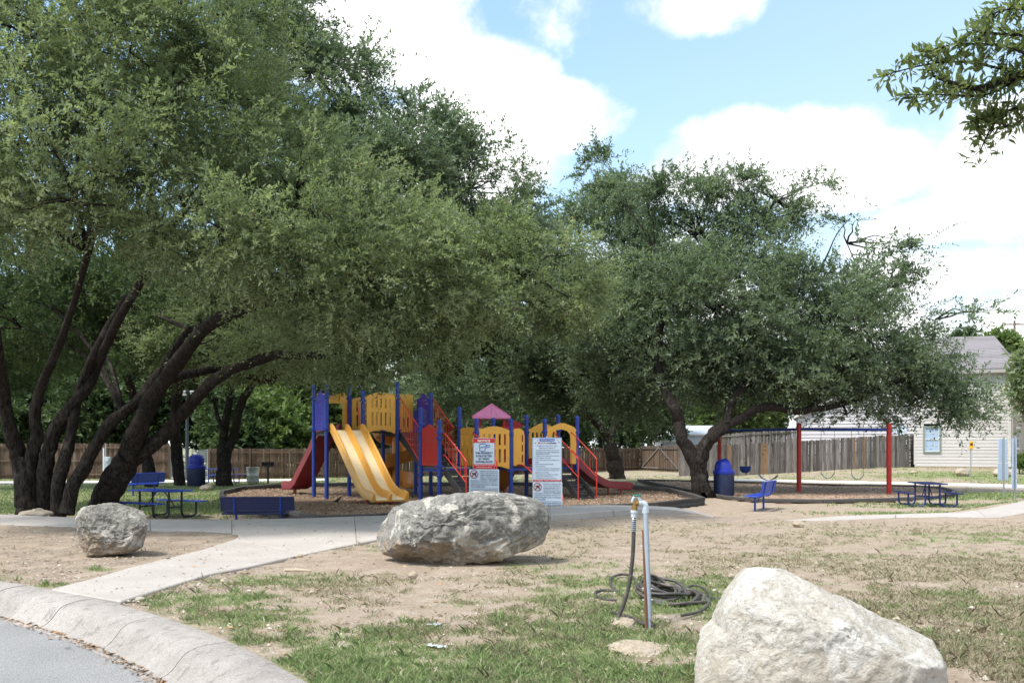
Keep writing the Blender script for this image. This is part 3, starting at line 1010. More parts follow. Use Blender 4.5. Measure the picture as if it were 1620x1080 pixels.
# ================================================================== ROCKS
def rock_mat(name, base, light, dark, tan, crack, whiteamt=.6, tanamt=.5):
    m, k, b, out = new_mat(name)
    tc = k.n('ShaderNodeTexCoord'); v = tc.outputs['Object']
    n1 = k.noise(v, 2.2, 7, .65, .5); n2 = k.noise(v, 9, 7, .7, .8); n3 = k.noise(v, 38, 5, .7); n4 = k.noise(v, 3.4, 5, .6, 1.0)
    c = k.mix(k.ss(n2, .35, .65), dark, base)
    c = k.mix(k.m('MULTIPLY', k.ss(n1, .55, .585), whiteamt), c, light)
    c = k.mix(k.m('MULTIPLY', k.ss(n3, .56, .66), .6), c, light)
    c = k.mix(k.m('MULTIPLY', k.ss(n3, .44, .34), .75), c, crack)
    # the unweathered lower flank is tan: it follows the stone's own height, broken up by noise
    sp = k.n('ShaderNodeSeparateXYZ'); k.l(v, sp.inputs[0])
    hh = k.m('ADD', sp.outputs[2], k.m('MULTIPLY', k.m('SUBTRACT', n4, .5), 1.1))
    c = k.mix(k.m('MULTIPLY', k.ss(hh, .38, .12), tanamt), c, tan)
    k.l(c, b.inputs['Base Color']); b.inputs['Roughness'].default_value = .92; b.inputs['Specular IOR Level'].default_value = .2
    bp = k.n('ShaderNodeBump'); bp.inputs['Strength'].default_value = 1.0; bp.inputs['Distance'].default_value = .035
    k.l(k.m('ADD', k.m('MULTIPLY', n3, .5), k.m('MULTIPLY', n2, .9)), bp.inputs['Height']); k.l(bp.outputs[0], b.inputs['Normal'])
    return m


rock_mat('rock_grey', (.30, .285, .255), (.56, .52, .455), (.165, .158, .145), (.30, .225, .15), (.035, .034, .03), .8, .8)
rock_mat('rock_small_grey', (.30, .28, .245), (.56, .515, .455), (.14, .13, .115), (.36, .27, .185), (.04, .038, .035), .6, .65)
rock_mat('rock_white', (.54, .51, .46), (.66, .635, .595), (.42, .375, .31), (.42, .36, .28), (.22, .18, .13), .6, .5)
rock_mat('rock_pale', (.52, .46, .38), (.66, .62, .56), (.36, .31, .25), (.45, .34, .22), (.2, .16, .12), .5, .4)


def rock(name, label, outline, d, depth, mat_, sub=6, amp=.06, seed=0, pw=.62, group=None, cat='boulder', yskew=0.0, ridge=.5, planes=22):
    """outline: photo pixels of the silhouette; the stone stands at distance d, 'depth' is half its thickness"""
    pts = [W(x, y, d) for x, y in outline]
    cx = sum(p.x for p in pts) / len(pts); cz = (max(p.z for p in pts) + min(p.z for p in pts)) / 2
    th = np.array([math.atan2(p.z - cz, p.x - cx) for p in pts]); rr = np.array([math.hypot(p.z - cz, p.x - cx) for p in pts])
    o = np.argsort(th); th, rr = th[o], rr[o]
    th = np.concatenate([th - 2 * PI, th, th + 2 * PI]); rr = np.tile(rr, 3)
    bm = bmesh.new(); bmesh.ops.create_icosphere(bm, subdivisions=sub, radius=1)
    V = np.array([v.co[:] for v in bm.verts]); Fc = np.array([[v.index for v in f.verts] for f in bm.faces]); bm.free()
    s_ = np.hypot(V[:, 0], V[:, 2]) + 1e-9; t = np.arctan2(V[:, 2], V[:, 0])
    R = np.interp(t, th, rr) * s_ ** pw
    Q = np.stack([R * np.cos(t), V[:, 1] * depth + yskew * R * np.sin(t), R * np.sin(t)], 1)
    size = rr.max()
    N = V * np.array([1, .8, 1]); N /= np.linalg.norm(N, axis=1)[:, None]
    q = Q / size
    n1 = fbm(q * 2.6 + seed, 5, seed, .5) - .5
    rdg = 1 - np.abs(fbm(q * 4.2 + 3.3, 4, seed + 5, .55) * 2 - 1) * 2.2
    n3 = fbm(q * 11 + 9, 5, seed + 9, .62) - .5
    cell = np.floor(fbm(q * 1.9 + 4, 2, seed + 31) * 7) / 7 - .45
    disp = amp * size * (1.3 * n1 + ridge * np.clip(rdg, -1, 1) * .75 + .75 * n3 + .55 * cell * (ridge > .3))
    # big broken faces: the stone is planed off by a few random planes, most of them facing forwards, backwards or up
    rp = np.random.default_rng(seed + 100)
    for _ in range(planes):
        nv = rp.normal(0, 1, 3); nv[1] *= 1.3; nv /= np.linalg.norm(nv)
        if abs(nv[1]) < .38: continue
        dd = Q @ nv; lim = dd.max() * rp.uniform(.66, .90)
        over = np.clip(dd - lim, 0, None)
        Q = Q - nv[None] * (over * .86)[:, None]
    fade = .40 + .60 * np.abs(V[:, 1])
    Q = Q + N * (disp * fade)[:, None]
    # bring the outline back to the one in the photograph
    ang = np.arctan2(Q[:, 2], Q[:, 0]); rad = np.hypot(Q[:, 0], Q[:, 2])
    nb = 72; bi = ((ang + PI) / (2 * PI) * nb).astype(int) % nb
    mx = np.zeros(nb); np.maximum.at(mx, bi, rad)
    bc = (np.arange(nb) + .5) / nb * 2 * PI - PI
    sc = np.interp(bc, th, rr) / np.maximum(mx, 1e-3)
    sc = np.clip(sc, .72, 1.45)
    sc = (np.roll(sc, 1) + 2 * sc + np.roll(sc, -1)) / 4
    f = np.interp(ang, np.concatenate([bc - 2 * PI, bc, bc + 2 * PI]), np.tile(sc, 3))
    Q[:, 0] *= f; Q[:, 2] *= f
    base = np.array([cx, d, 0.0])
    zg = g1(cx, d)
    Qw = Q + np.array([0, 0, cz - zg])
    me = np_mesh(name, Qw, Fc, mat_, smooth=True)
    ob = link(name, me, loc=(cx, d, zg))
    return tag(ob, label, cat, group)


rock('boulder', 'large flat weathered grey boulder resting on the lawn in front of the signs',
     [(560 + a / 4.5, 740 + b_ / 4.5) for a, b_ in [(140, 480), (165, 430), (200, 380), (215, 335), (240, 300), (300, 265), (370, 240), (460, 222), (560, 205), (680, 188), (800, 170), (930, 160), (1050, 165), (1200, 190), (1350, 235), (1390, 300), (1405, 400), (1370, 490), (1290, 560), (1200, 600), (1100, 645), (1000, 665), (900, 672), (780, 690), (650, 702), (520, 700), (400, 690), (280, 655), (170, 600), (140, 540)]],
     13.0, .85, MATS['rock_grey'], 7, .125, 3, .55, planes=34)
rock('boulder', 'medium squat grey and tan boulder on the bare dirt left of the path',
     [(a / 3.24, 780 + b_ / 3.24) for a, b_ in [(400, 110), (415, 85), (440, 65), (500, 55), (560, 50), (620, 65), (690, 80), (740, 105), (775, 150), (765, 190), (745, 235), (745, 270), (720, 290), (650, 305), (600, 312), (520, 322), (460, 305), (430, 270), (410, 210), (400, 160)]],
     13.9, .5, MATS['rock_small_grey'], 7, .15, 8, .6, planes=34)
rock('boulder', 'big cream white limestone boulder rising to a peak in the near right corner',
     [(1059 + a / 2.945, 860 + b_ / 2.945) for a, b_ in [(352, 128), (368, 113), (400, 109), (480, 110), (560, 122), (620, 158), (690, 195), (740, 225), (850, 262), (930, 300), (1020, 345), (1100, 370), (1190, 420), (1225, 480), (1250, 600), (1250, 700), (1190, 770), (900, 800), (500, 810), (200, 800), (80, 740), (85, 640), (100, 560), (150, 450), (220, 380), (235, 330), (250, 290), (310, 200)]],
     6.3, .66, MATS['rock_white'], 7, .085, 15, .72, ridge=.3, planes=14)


def small_rock(label, x0, y0, x1, y1, mat_='rock_pale', seed=1, name='rock', cat='rock', amp=.12, dz=0):
    p = P((x0 + x1) / 2, y1 - (y1 - y0) * .15)
    cx, cy, rx, ry = (x0 + x1) / 2, (y0 + y1) / 2, (x1 - x0) / 2, (y1 - y0) / 2
    rs = random.Random(seed)
    ol = [(cx + rx * math.cos(a) * rs.uniform(.86, 1.08), cy + ry * math.sin(a) * rs.uniform(.86, 1.08)) for a in [2 * PI * i / 14 for i in range(14)]]
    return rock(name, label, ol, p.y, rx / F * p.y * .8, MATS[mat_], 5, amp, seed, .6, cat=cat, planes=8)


def flat_stone(label, x0, y0, x1, y1, seed):
    a, b_ = P((x0 + x1) / 2, y0), P((x0 + x1) / 2, y1); c = (a + b_) / 2
    w, dd = (x1 - x0) / 2 / F * c.y, (a.y - b_.y) / 2
    bm = bmesh.new(); bmesh.ops.create_icosphere(bm, subdivisions=5, radius=1)
    V = np.array([v.co[:] for v in bm.verts]); Fc = np.array([[v.index for v in f.verts] for f in bm.faces]); bm.free()
    n = fbm(V * 1.6 + seed, 5, seed, .6) - .5
    V = V * (1 + n * .55)[:, None] * np.array([w, dd, .05])
    V[:, 2] += (fbm(V * 16 + seed, 3, seed) - .5) * .02
    return tag(link('rock', np_mesh('rock', V, Fc, MATS['rock_pale'], smooth=True), loc=(c.x, c.y, -.012)), label, 'rock')


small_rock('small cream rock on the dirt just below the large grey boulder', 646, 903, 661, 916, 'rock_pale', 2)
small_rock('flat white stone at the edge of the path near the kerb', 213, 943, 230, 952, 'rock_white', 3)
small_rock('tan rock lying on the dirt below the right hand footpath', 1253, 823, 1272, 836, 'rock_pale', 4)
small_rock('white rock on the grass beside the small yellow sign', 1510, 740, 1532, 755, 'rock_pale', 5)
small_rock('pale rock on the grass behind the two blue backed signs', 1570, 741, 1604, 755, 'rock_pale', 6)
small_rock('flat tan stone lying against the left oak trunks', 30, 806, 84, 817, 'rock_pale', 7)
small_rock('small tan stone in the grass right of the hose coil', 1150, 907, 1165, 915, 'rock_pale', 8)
flat_stone('flat pale stone at the foot of the water pipe', 962, 977, 1010, 992, 9)
flat_stone('broad flat stone sunk in the grass below the water pipe', 962, 1013, 1052, 1036, 10)
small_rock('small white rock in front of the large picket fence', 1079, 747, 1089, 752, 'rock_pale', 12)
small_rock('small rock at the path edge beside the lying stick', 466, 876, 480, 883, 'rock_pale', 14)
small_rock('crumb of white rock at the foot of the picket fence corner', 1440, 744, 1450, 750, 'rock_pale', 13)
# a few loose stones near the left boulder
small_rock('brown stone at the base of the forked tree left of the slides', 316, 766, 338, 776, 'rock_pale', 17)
# ================================================================== PLAYGROUND STRUCTURE
pmat('post_blue', (.012, .045, .30), .42, .12, 3, rnd=.05, dirt=(.05, .08, .22), dscale=5, damt=.35)
pmat('panel_yellow', (.80, .41, .05), .5, .14, 2.0, .05, 90, dirt=(.52, .30, .09), dscale=2.4, damt=.5)
pmat('slide_yellow', (.78, .40, .07), .33, .12, 1.5, .03, 60, dirt=(.55, .33, .10), dscale=2, damt=.35, coat=.15)
pmat('slide_bed', (.80, .66, .42), .35, .10, 1.2, .03, 60, dirt=(.55, .42, .24), dscale=2.5, damt=.45, coat=.15)
pmat('slide_orange', (.66, .27, .05), .35, .08, 1.5, .03, 60, dirt=(.45, .2, .06), dscale=2, damt=.3, coat=.15)
pmat('slide_red', (.19, .018, .024), .45, .12, 2, .04, 60, dirt=(.26, .06, .065), dscale=3, damt=.3)
pmat('panel_red', (.44, .022, .016), .55, .15, 2, .03, 60, dirt=(.36, .07, .05), dscale=3, damt=.6)
pmat('rail_red', (.60, .035, .022), .42, .1, 5, dirt=(.42, .09, .06), dscale=7, damt=.4)
pmat('panel_blue', (.022, .022, .30), .5, .08, 3, .03, 60)
pmat('panel_purple', (.07, .03, .36), .5, .08, 3, .03, 60)
pmat('roof_pink', (.85, .27, .46), .55, .10, 3, dirt=(.60, .25, .38), dscale=4, damt=.35)
pmat('deck_dark', (.028, .028, .03), .6, .3, 9, .3, 120, dirt=(.10, .09, .085), dscale=4)
pmat('deck_grey', (.20, .20, .21), .55, .2, 9, .3, 120)
pmat('steel', (.45, .46, .47), .4, .1, 9, metal=.9)

PU, PV = Vector((1.1, .67, 0)), Vector((-.67, 1.1, 0))
PB = Vector((-6.43, 32.9, 0))
ZD, ZL, ZG = 2.10, .88, CHIP_A


def G(a, b_, z=0.0):
    return PB + PU * a + PV * b_ + Vector((0, 0, z))


play = thing('playground_structure', 'blue yellow and red climbing frame with slides, stairs and bridges on wood chips', 'playground set', tuple(G(3, -.8, ZG)))
PO = tuple(play.location)


def part(name, mb, mt, parent=None, **kw):
    return mb.build(name, MATS[mt], parent or play, **kw)


def post(a, b_, ztop, clamps=()):
    p = G(a, b_)
    mb = MB(PO); mb.tube([(p.x, p.y, -.5), (p.x, p.y, ztop)], .074, 16)
    o = part('post', mb, 'post_blue', smooth=True)
    c = MB(PO); c.lathe([(.080, ztop - .07), (.082, ztop), (.068, ztop + .035), (.035, ztop + .055), (.005, ztop + .062)], (p.x, p.y, 0), 16)
    c.build('cap', MATS['post_blue'], o, smooth=True)
    for z in clamps:
        c = MB(PO); c.lathe([(.075, z - .045), (.100, z - .04), (.100, z + .04), (.075, z + .045)], (p.x, p.y, 0), 16)
        c.box((p.x, p.y, z), (.26, .035, .05), rz=math.atan2(PU.y, PU.x))
        c.build('clamp', MATS['post_blue'], o, smooth=True)


for a, b_, zt, cl in [(0, 1, 3.74, (3.32, 2.2)), (0, 0, 3.70, (3.32, 2.2)), (1.04, 1, 3.75, (3.32, 2.2)), (1.04, 0, 3.5, (2.2, 3.2)), (2.08, 0, 3.86, (3.34, 2.15)), (2.08, 1, 2.95, (2.15,)),
                      (3.12, 0, 3.5, (3.3, 2.15)), (3.12, 1, 2.9, (2.15,)), (2.1, -1.45, 2.88, (2.35, 2.1, .95, .6)), (2.18, -2.4, 2.42, (2.05, 1.85, .92, .6)), (3.28, -1.45, 2.92, (2.3, .95)), (3.28, -2.4, 2.48, (2.05, .92)),
                      (4.35, -2.4, 2.50, (2.0, .72)), (4.35, -1.45, 2.56, (2.0, .9)), (5.45, -2.4, 2.52, (2.1, .9)), (5.45, -1.45, 2.68, (2.1, .9)), (6.55, -2.4, 2.64, (2.1, .9)), (6.55, -1.45, 2.72, (2.2, .9))]:
    post(a, b_, zt, cl)


def deck(name, corners, z, mt='deck_dark'):
    mb = MB(PO); ps = [G(a, b_) for a, b_ in corners]
    mb.prism([(p.x, p.y) for p in ps], z - .05, z)
    o = part(name, mb, mt, bevel=.006)
    n = len(ps)
    fr = MB(PO)
    for i in range(n):
        fr.beam(Vector((ps[i].x, ps[i].y, z - .10)), Vector((ps[(i + 1) % n].x, ps[(i + 1) % n].y, z - .10)), .04, .09)
    fr.build('deck_frame', MATS['post_blue' if z < 1.5 else 'deck_dark'], o)


deck('deck', [(.05, .05), (1.0, .05), (1.0, .95), (.05, .95)], ZD)
deck('deck', [(2.1, .05), (3.08, .05), (3.08, .95), (2.1, .95)], ZD)
deck('deck', [(2.2, -2.35), (3.26, -2.35), (3.26, -1.5), (2.15, -1.5)], ZL, 'deck_grey')
deck('deck', [(4.38, -2.35), (5.42, -2.35), (5.42, -1.5), (4.38, -1.5)], ZL)
deck('deck', [(5.48, -2.35), (6.52, -2.35), (6.52, -1.5), (5.48, -1.5)], ZL)


def bridge(a0, a1, b0, b1, z, sag):
    n = 7
    for i in range(n):
        t0, t1 = i / n, (i + 1) / n
        zz = z + sag * math.sin(PI * (i + .5) / n)
        mb = MB(PO); ps = [G(a0 + (a1 - a0) * t0 + .005, b0), G(a0 + (a1 - a0) * t1 - .005, b0), G(a0 + (a1 - a0) * t1 - .005, b1), G(a0 + (a1 - a0) * t0 + .005, b1)]
        mb.prism([(p.x, p.y) for p in ps], zz - .04, zz)
        part('bridge_plank', mb, 'deck_dark')


bridge(1.02, 2.06, .06, .94, ZD - .03, .06)
bridge(3.3, 4.34, -2.33, -1.5, ZL - .02, .10)


def board(name, a0, b0, a1, b1, outline, holes, mt, thick=.03, off=0.0, parent=None):
    """a sheet between two plan points; outline x runs 0..1 over the length, y is world z"""
    p, q = G(a0, b0), G(a1, b1)
    t = (q - p); L = t.length; t.normalize()
    me = panel_mesh(name, [(x * L, z) for x, z in outline], [[(x * L, z) for x, z in h] for h in holes], thick, MATS[mt])
    nrm = Vector((t.y, -t.x, 0))
    o = link(name, me, parent or play)
    o.location = Vector((p.x, p.y, 0)) + nrm * off - Vector(PO)
    o.rotation_euler = (0, 0, math.atan2(t.y, t.x))
    return o, L


def slot(cx, z0, z1, w=.035):
    return [(cx + w * math.cos(a), (z1 - w * 1.2 if math.sin(a) >= 0 else z0 + w * 1.2) + w * 1.2 * math.sin(a)) for a in [PI * 2 * i / 12 for i in range(12)]]


def arch_top(x0, x1, zb, zt, rise, n=12):
    return [(x0, zb)] + [(x1, zb)] + [(x1 + (x0 - x1) * i / n, zt + rise * math.sin(PI * i / n)) for i in range(n + 1)]


# high end: perforated blue panel, purple panel, yellow arch, bridge sides
hp = [(.09, 2.14), (.91, 2.14), (.91, 3.32), (.84, 3.34), (.78, 3.36), (.68, 3.42), (.58, 3.52), (.5, 3.55), (.42, 3.52), (.32, 3.42), (.22, 3.36), (.16, 3.34), (.09, 3.32)]
rs_ = random.Random(4)
dots = []
for zc in range(9):
    for xc in range(4):
        cx, cz, r_ = .33 + xc * .115 + (.05 if zc % 2 else 0) + rs_.uniform(-.02, .02), 2.42 + zc * .095, rs_.choice([.012, .016, .026])
        dots.append([(cx + r_ * .8 * math.cos(a), cz + r_ * math.sin(a)) for a in [2 * PI * i / 6 for i in range(6)]])
board('hole_panel', 0, 0, 0, 1, hp, dots, 'panel_blue')
board('purple_panel', 3.12, 0, 3.12, 1, [(x, z + (.02 if z > 3 else 0)) for x, z in hp], [slot(x, 2.35, 3.0, .03) for x in (.3, .4, .5, .6, .7)], 'panel_purple')
wave = [(.07, 3.18), (.07, 3.46), (.14, 3.50), (.25, 3.50), (.36, 3.45), (.45, 3.42), (.55, 3.44), (.65, 3.50), (.76, 3.54), (.86, 3.53), (.93, 3.46), (.93, 2.14), (.80, 2.14), (.80, 3.02), (.77, 3.10), (.70, 3.14), (.45, 3.14), (.36, 3.12), (.31, 3.06), (.29, 2.95), (.22, 2.95), (.18, 3.1)]
board('arch_panel', 0, 1, 1.04, 1, wave[::-1], [], 'panel_yellow')
board('barrier', 1.1, 1, 2.02, 1, arch_top(.02, .98, 2.12, 3.32, .10), [slot(x, z0, z1) for x in (.2, .35, .5, .65, .8) for z0, z1 in ((2.3, 2.75), (2.85, 3.2))], 'panel_yellow')
side = [(.02, 2.03)] + [(.02 + .96 * i / 12, 2.03 + .14 * math.sin(PI * i / 12)) for i in range(1, 12)] + [(.98, 2.03)] + [(.98 - .96 * i / 12, 3.36 + .16 * math.sin(PI * i / 12)) for i in range(13)]
board('barrier', 1.12, 0, 2.02, 0, side, [slot(x, z0, z1, .03) for x in (.22, .36, .5, .66, .80) for z0, z1 in ((2.32, 2.8), (2.95, 3.3))], 'panel_yellow', off=.02)
board('barrier', 2.14, 1, 3.06, 1, [(.03, 2.12), (.97, 2.12), (.97, 3.52), (.85, 3.55), (.15, 3.55), (.03, 3.5)], [slot(x, z0, z1) for x in (.2, .35, .5, .65, .8) for z0, z1 in ((2.3, 2.7),)], 'panel_yellow')
# low end
board('red_panel', 2.1, -1.45, 2.18, -2.4, [(.08, .92), (.92, .92), (.92, 2.16), (.8, 2.19), (.64, 2.27), (.5, 2.33), (.36, 2.3), (.22, 2.22), (.08, 2.19)], [], 'panel_red')
for (a0, b0, a1, b1, z0, z1, rise, off, cols) in [(3.34, -2.4, 4.3, -2.4, .78, 2.14, .14, .02, 5), (3.34, -1.45, 4.3, -1.45, .8, 2.12, .12, 0, 5), (3.28, -1.5, 3.28, -2.34, .9, 2.2, .05, .0, 3)]:
    ol = [(.01, z0)] + [(.01 + .98 * i / 10, z0 + (.12 if cols == 5 else .0) * math.sin(PI * i / 10)) for i in range(1, 10)] + [(.99, z0)] + [(.99 - .98 * i / 12, z1 + rise * math.sin(PI * i / 12)) for i in range(13)]
    xs = [.16 + .68 * i / (cols - 1) for i in range(cols)]
    board('barrier', a0, b0, a1, b1, ol, [slot(x, q0, q1, .034 if cols == 5 else .06) for x in xs for q0, q1 in ((1.02, 1.5), (1.62, 2.02))], 'panel_yellow', off=off)
board('barrier', 4.42, -2.4, 4.78, -2.4, [(.0, .9), (1, .9), (1, 1.95), (.92, 2.1), (.75, 2.18), (.5, 2.22), (.2, 2.2), (0, 2.18)], [slot(.8, q0, q1, .07) for q0, q1 in ((1.0, 1.3), (1.38, 1.65), (1.72, 2.0))], 'panel_yellow', off=.01)
board('barrier', 5.5, -1.45, 6.5, -1.45, [(.02, .9), (.98, .9), (.98, 2.2), (.9, 2.28), (.75, 2.36), (.62, 2.42), (.5, 2.45), (.38, 2.42), (.25, 2.34), (.1, 2.24), (.02, 2.2)],
      [slot(x, q0, q1, .035) for x in (.16, .3, .44, .58, .72, .86) for q0, q1 in ((1.05, 1.5), (1.6, 2.1))], 'panel_yellow')
board('barrier', 4.4, -1.45, 5.4, -1.45, [(.02, .9), (.98, .9), (.98, 2.15), (.8, 2.25), (.5, 2.32), (.2, 2.25), (.02, 2.15)], [slot(x, 1.05, 1.95, .035) for x in (.16, .3, .44, .58, .72, .86)], 'panel_red')
# yellow entrance arch over the right-hand stairs, and a round-windowed panel beside the red slide
board('arch_panel', 5.5, -2.4, 6.5, -2.4, [(.0, .95), (.17, .95), (.17, 1.9), (.2, 2.05), (.3, 2.16), (.5, 2.2), (.68, 2.14), (.78, 2.02), (.8, 1.85), (.8, .95), (1, .95), (1, 2.2), (.9, 2.3), (.75, 2.36), (.6, 2.42), (.45, 2.42), (.3, 2.36), (.12, 2.26), (0, 2.2)], [], 'panel_yellow', off=.02)
board('side_panel', 6.55, -2.34, 6.55, -2.18, [(0, .92), (1, .92), (1, 2.1), (0, 2.15)], [], 'panel_yellow')
board('counter_panel', 5.45, -2.3, 5.45, -1.55, [(0, .92), (1, .92), (1, 1.15), (0, 1.15)], [], 'panel_red')


def slide(name, a, b_, dirv, prof_sz, width, mt, bedmt=None, ridges=2, h=.20, legs=(), lean=0):
    """prof_sz: (distance, height) of the bed; dirv in plan units of (u, v)"""
    d = (PU * dirv[0] + PV * dirv[1]).normalized()
    sd_ = Vector((d.y, -d.x, 0))
    o0 = G(a, b_)
    sz = catmull([(s_, z, 0) for s_, z in prof_sz], 6)
    pts = [Vector((o0.x, o0.y, 0)) + d * s_ + Vector((0, 0, z)) for s_, z, _ in sz]
    ups = []
    for i in range(len(pts)):
        t = (pts[min(i + 1, len(pts) - 1)] - pts[max(i - 1, 0)]).normalized()
        u = sd_.cross(t)
        if u.z < 0: u = -u
        ups.append(u.normalized())
    sides = [sd_] * len(pts)
    w = width / 2
    th = .035
    def tube_rim(x, r=.05):
        return x
    # one moulded piece: lips at both edges (and ridges between the beds)
    xs = [-w + 2 * w * i / (ridges - 1) for i in range(ridges)]
    top = []
    for i, x in enumerate(xs):
        rr = .05
        if i == 0:
            top += [(x - rr, -.06), (x - rr, h * .75), (x - rr * .6, h * .95), (x, h), (x + rr * .7, h * .92), (x + rr, h * .7), (x + rr * 1.4, .05), (x + rr * 2.2, 0)]
        elif i == ridges - 1:
            top += [(x - rr * 2.2, 0), (x - rr * 1.4, .05), (x - rr, h * .7), (x - rr * .7, h * .92), (x, h), (x + rr * .6, h * .95), (x + rr, h * .75), (x + rr, -.06)]
        else:
            top += [(x - rr * 1.8, 0), (x - rr * 1.1, .05), (x - rr * .7, h * .8), (x - rr * .3, h * .96), (x + rr * .3, h * .96), (x + rr * .7, h * .8), (x + rr * 1.1, .05), (x + rr * 1.8, 0)]
    prof = top + [(w * .9, -.05), (-w * .9, -.05)]
    mb = MB(PO)
    mb.sweep(pts, sides, ups, prof)
    n = len(prof)
    mb.add([pts[0] + sides[0] * x + ups[0] * z for x, z in prof], [tuple(range(n - 1, -1, -1))])
    mb.add([pts[-1] + sides[-1] * x + ups[-1] * z for x, z in prof], [tuple(range(n))])
    o = part(name, mb, mt, smooth=True)
    if bedmt:
        for i in range(ridges - 1):
            x0, x1 = xs[i] + .075, xs[i + 1] - .075
            mb = MB(PO)
            for j in range(len(pts) - 1):
                mb.add([pts[j] + sd_ * x0 + ups[j] * .006, pts[j] + sd_ * x1 + ups[j] * .006, pts[j + 1] + sd_ * x1 + ups[j + 1] * .006, pts[j + 1] + sd_ * x0 + ups[j + 1] * .006,
                        pts[j] + sd_ * x0 + ups[j] * -.01, pts[j] + sd_ * x1 + ups[j] * -.01, pts[j + 1] + sd_ * x1 + ups[j + 1] * -.01, pts[j + 1] + sd_ * x0 + ups[j + 1] * -.01], [(0, 1, 2, 3), (0, 1, 5, 4), (2, 3, 7, 6), (0, 3, 7, 4), (1, 2, 6, 5)])
            mb.build('slide_bed', MATS[bedmt], o, smooth=True)
    for s_, x in legs:
        i = min(range(len(sz)), key=lambda j: abs(sz[j][0] - s_))
        p = pts[i] + sd_ * x
        mb = MB(PO); mb.tube([(p.x, p.y, -.45), (p.x, p.y, p.z - .03)], .032, 10)
        mb.build('slide_leg', MATS['rail_red'], o, smooth=True)
    return o


slide('double_slide', .56, .02, (0, -1), [(-.08, 2.14), (.12, 2.13), (.42, 1.93), (1.2, 1.32), (2.0, .66), (2.5, .27), (2.85, .08), (3.2, -.02), (3.62, -.06), (3.78, -.12)], 1.16, 'slide_yellow', 'slide_bed', 3, .24, legs=((2.75, -.35), (2.75, .35), (3.5, .3), (3.5, -.2)))
slide('red_slide', .5, 1.0, (-.12, 1), [(-.05, 2.14), (.15, 2.12), (.5, 1.85), (1.0, 1.35), (1.5, .9), (2.0, .45), (2.35, .15), (2.7, -.0), (3.2, -.02), (3.35, -.06)], .66, 'slide_red', None, 2, .26, legs=((2.9, -.1), (3.15, .1)))
slide('red_slide', 6.55, -1.92, (1, .02), [(-.05, .93), (.15, .92), (.5, .70), (.9, .42), (1.4, .17), (1.8, .05), (2.2, .02), (2.62, .0), (2.75, -.05)], .66, 'slide_red', None, 2, .22, legs=((2.0, -.12), (2.4, .12)))
slide('low_slide', 4.9, -1.45, (0.1, 1), [(-.05, .93), (.15, .92), (.5, .65), (.9, .3), (1.4, .0), (1.8, -.05), (2.1, -.06)], .8, 'slide_orange', None, 2, .2, legs=((1.5, 0),))


def helix_slide():
    c = Vector((-4.50, 36.9, 0)); R = .50
    n = 44
    pts, sides, ups = [], [], []
    a0 = math.radians(215)
    p0 = G(2.3, 1.0)
    for i in range(n + 1):
        t = i / n
        a = a0 - t * 2 * PI * 1.5
        r = Vector((math.cos(a), math.sin(a), 0))
        z = 2.02 + (-.02 - 2.02) * t
        pts.append(c + r * R + Vector((0, 0, z))); sides.append(r)
        tn = Vector((math.sin(a) * R, -math.cos(a) * R, -2.1 / (2 * PI * 1.5))).normalized()
        uu = r.cross(tn).normalized(); ups.append(uu if uu.z > 0 else -uu)
    # straight entry from the deck edge
    e0 = Vector((p0.x, p0.y, 2.1)); first = pts[0]
    ent = [e0.lerp(first, q / 4) for q in range(4)]
    pts = ent + pts; sides = [sides[0]] * 4 + sides; ups = [ups[0]] * 4 + ups
    prof = [(-.30, .02), (-.33, .2), (-.28, .22), (-.25, .04), (0, -.02), (.26, .06), (.38, .28), (.43, .46), (.47, .45), (.43, .2), (.32, -.03), (0, -.07)]
    mb = MB(PO); mb.sweep(pts, sides, ups, prof)
    m_ = len(prof)
    mb.add([pts[-1] + sides[-1] * x + ups[-1] * z for x, z in prof], [tuple(range(m_))])
    o = part('spiral_slide', mb, 'slide_orange', smooth=True)
    mb = MB(PO); mb.tube([(c.x, c.y, -.4), (c.x, c.y, 2.3)], .17, 20)
    mb.build('centre_column', MATS['slide_orange'], o, smooth=True)
    mb = MB(PO); mb.tube([(c.x, c.y, -.45), (c.x, c.y, -.05)], .06, 12); mb.build('slide_leg', MATS['post_blue'], o, smooth=True)


helix_slide()


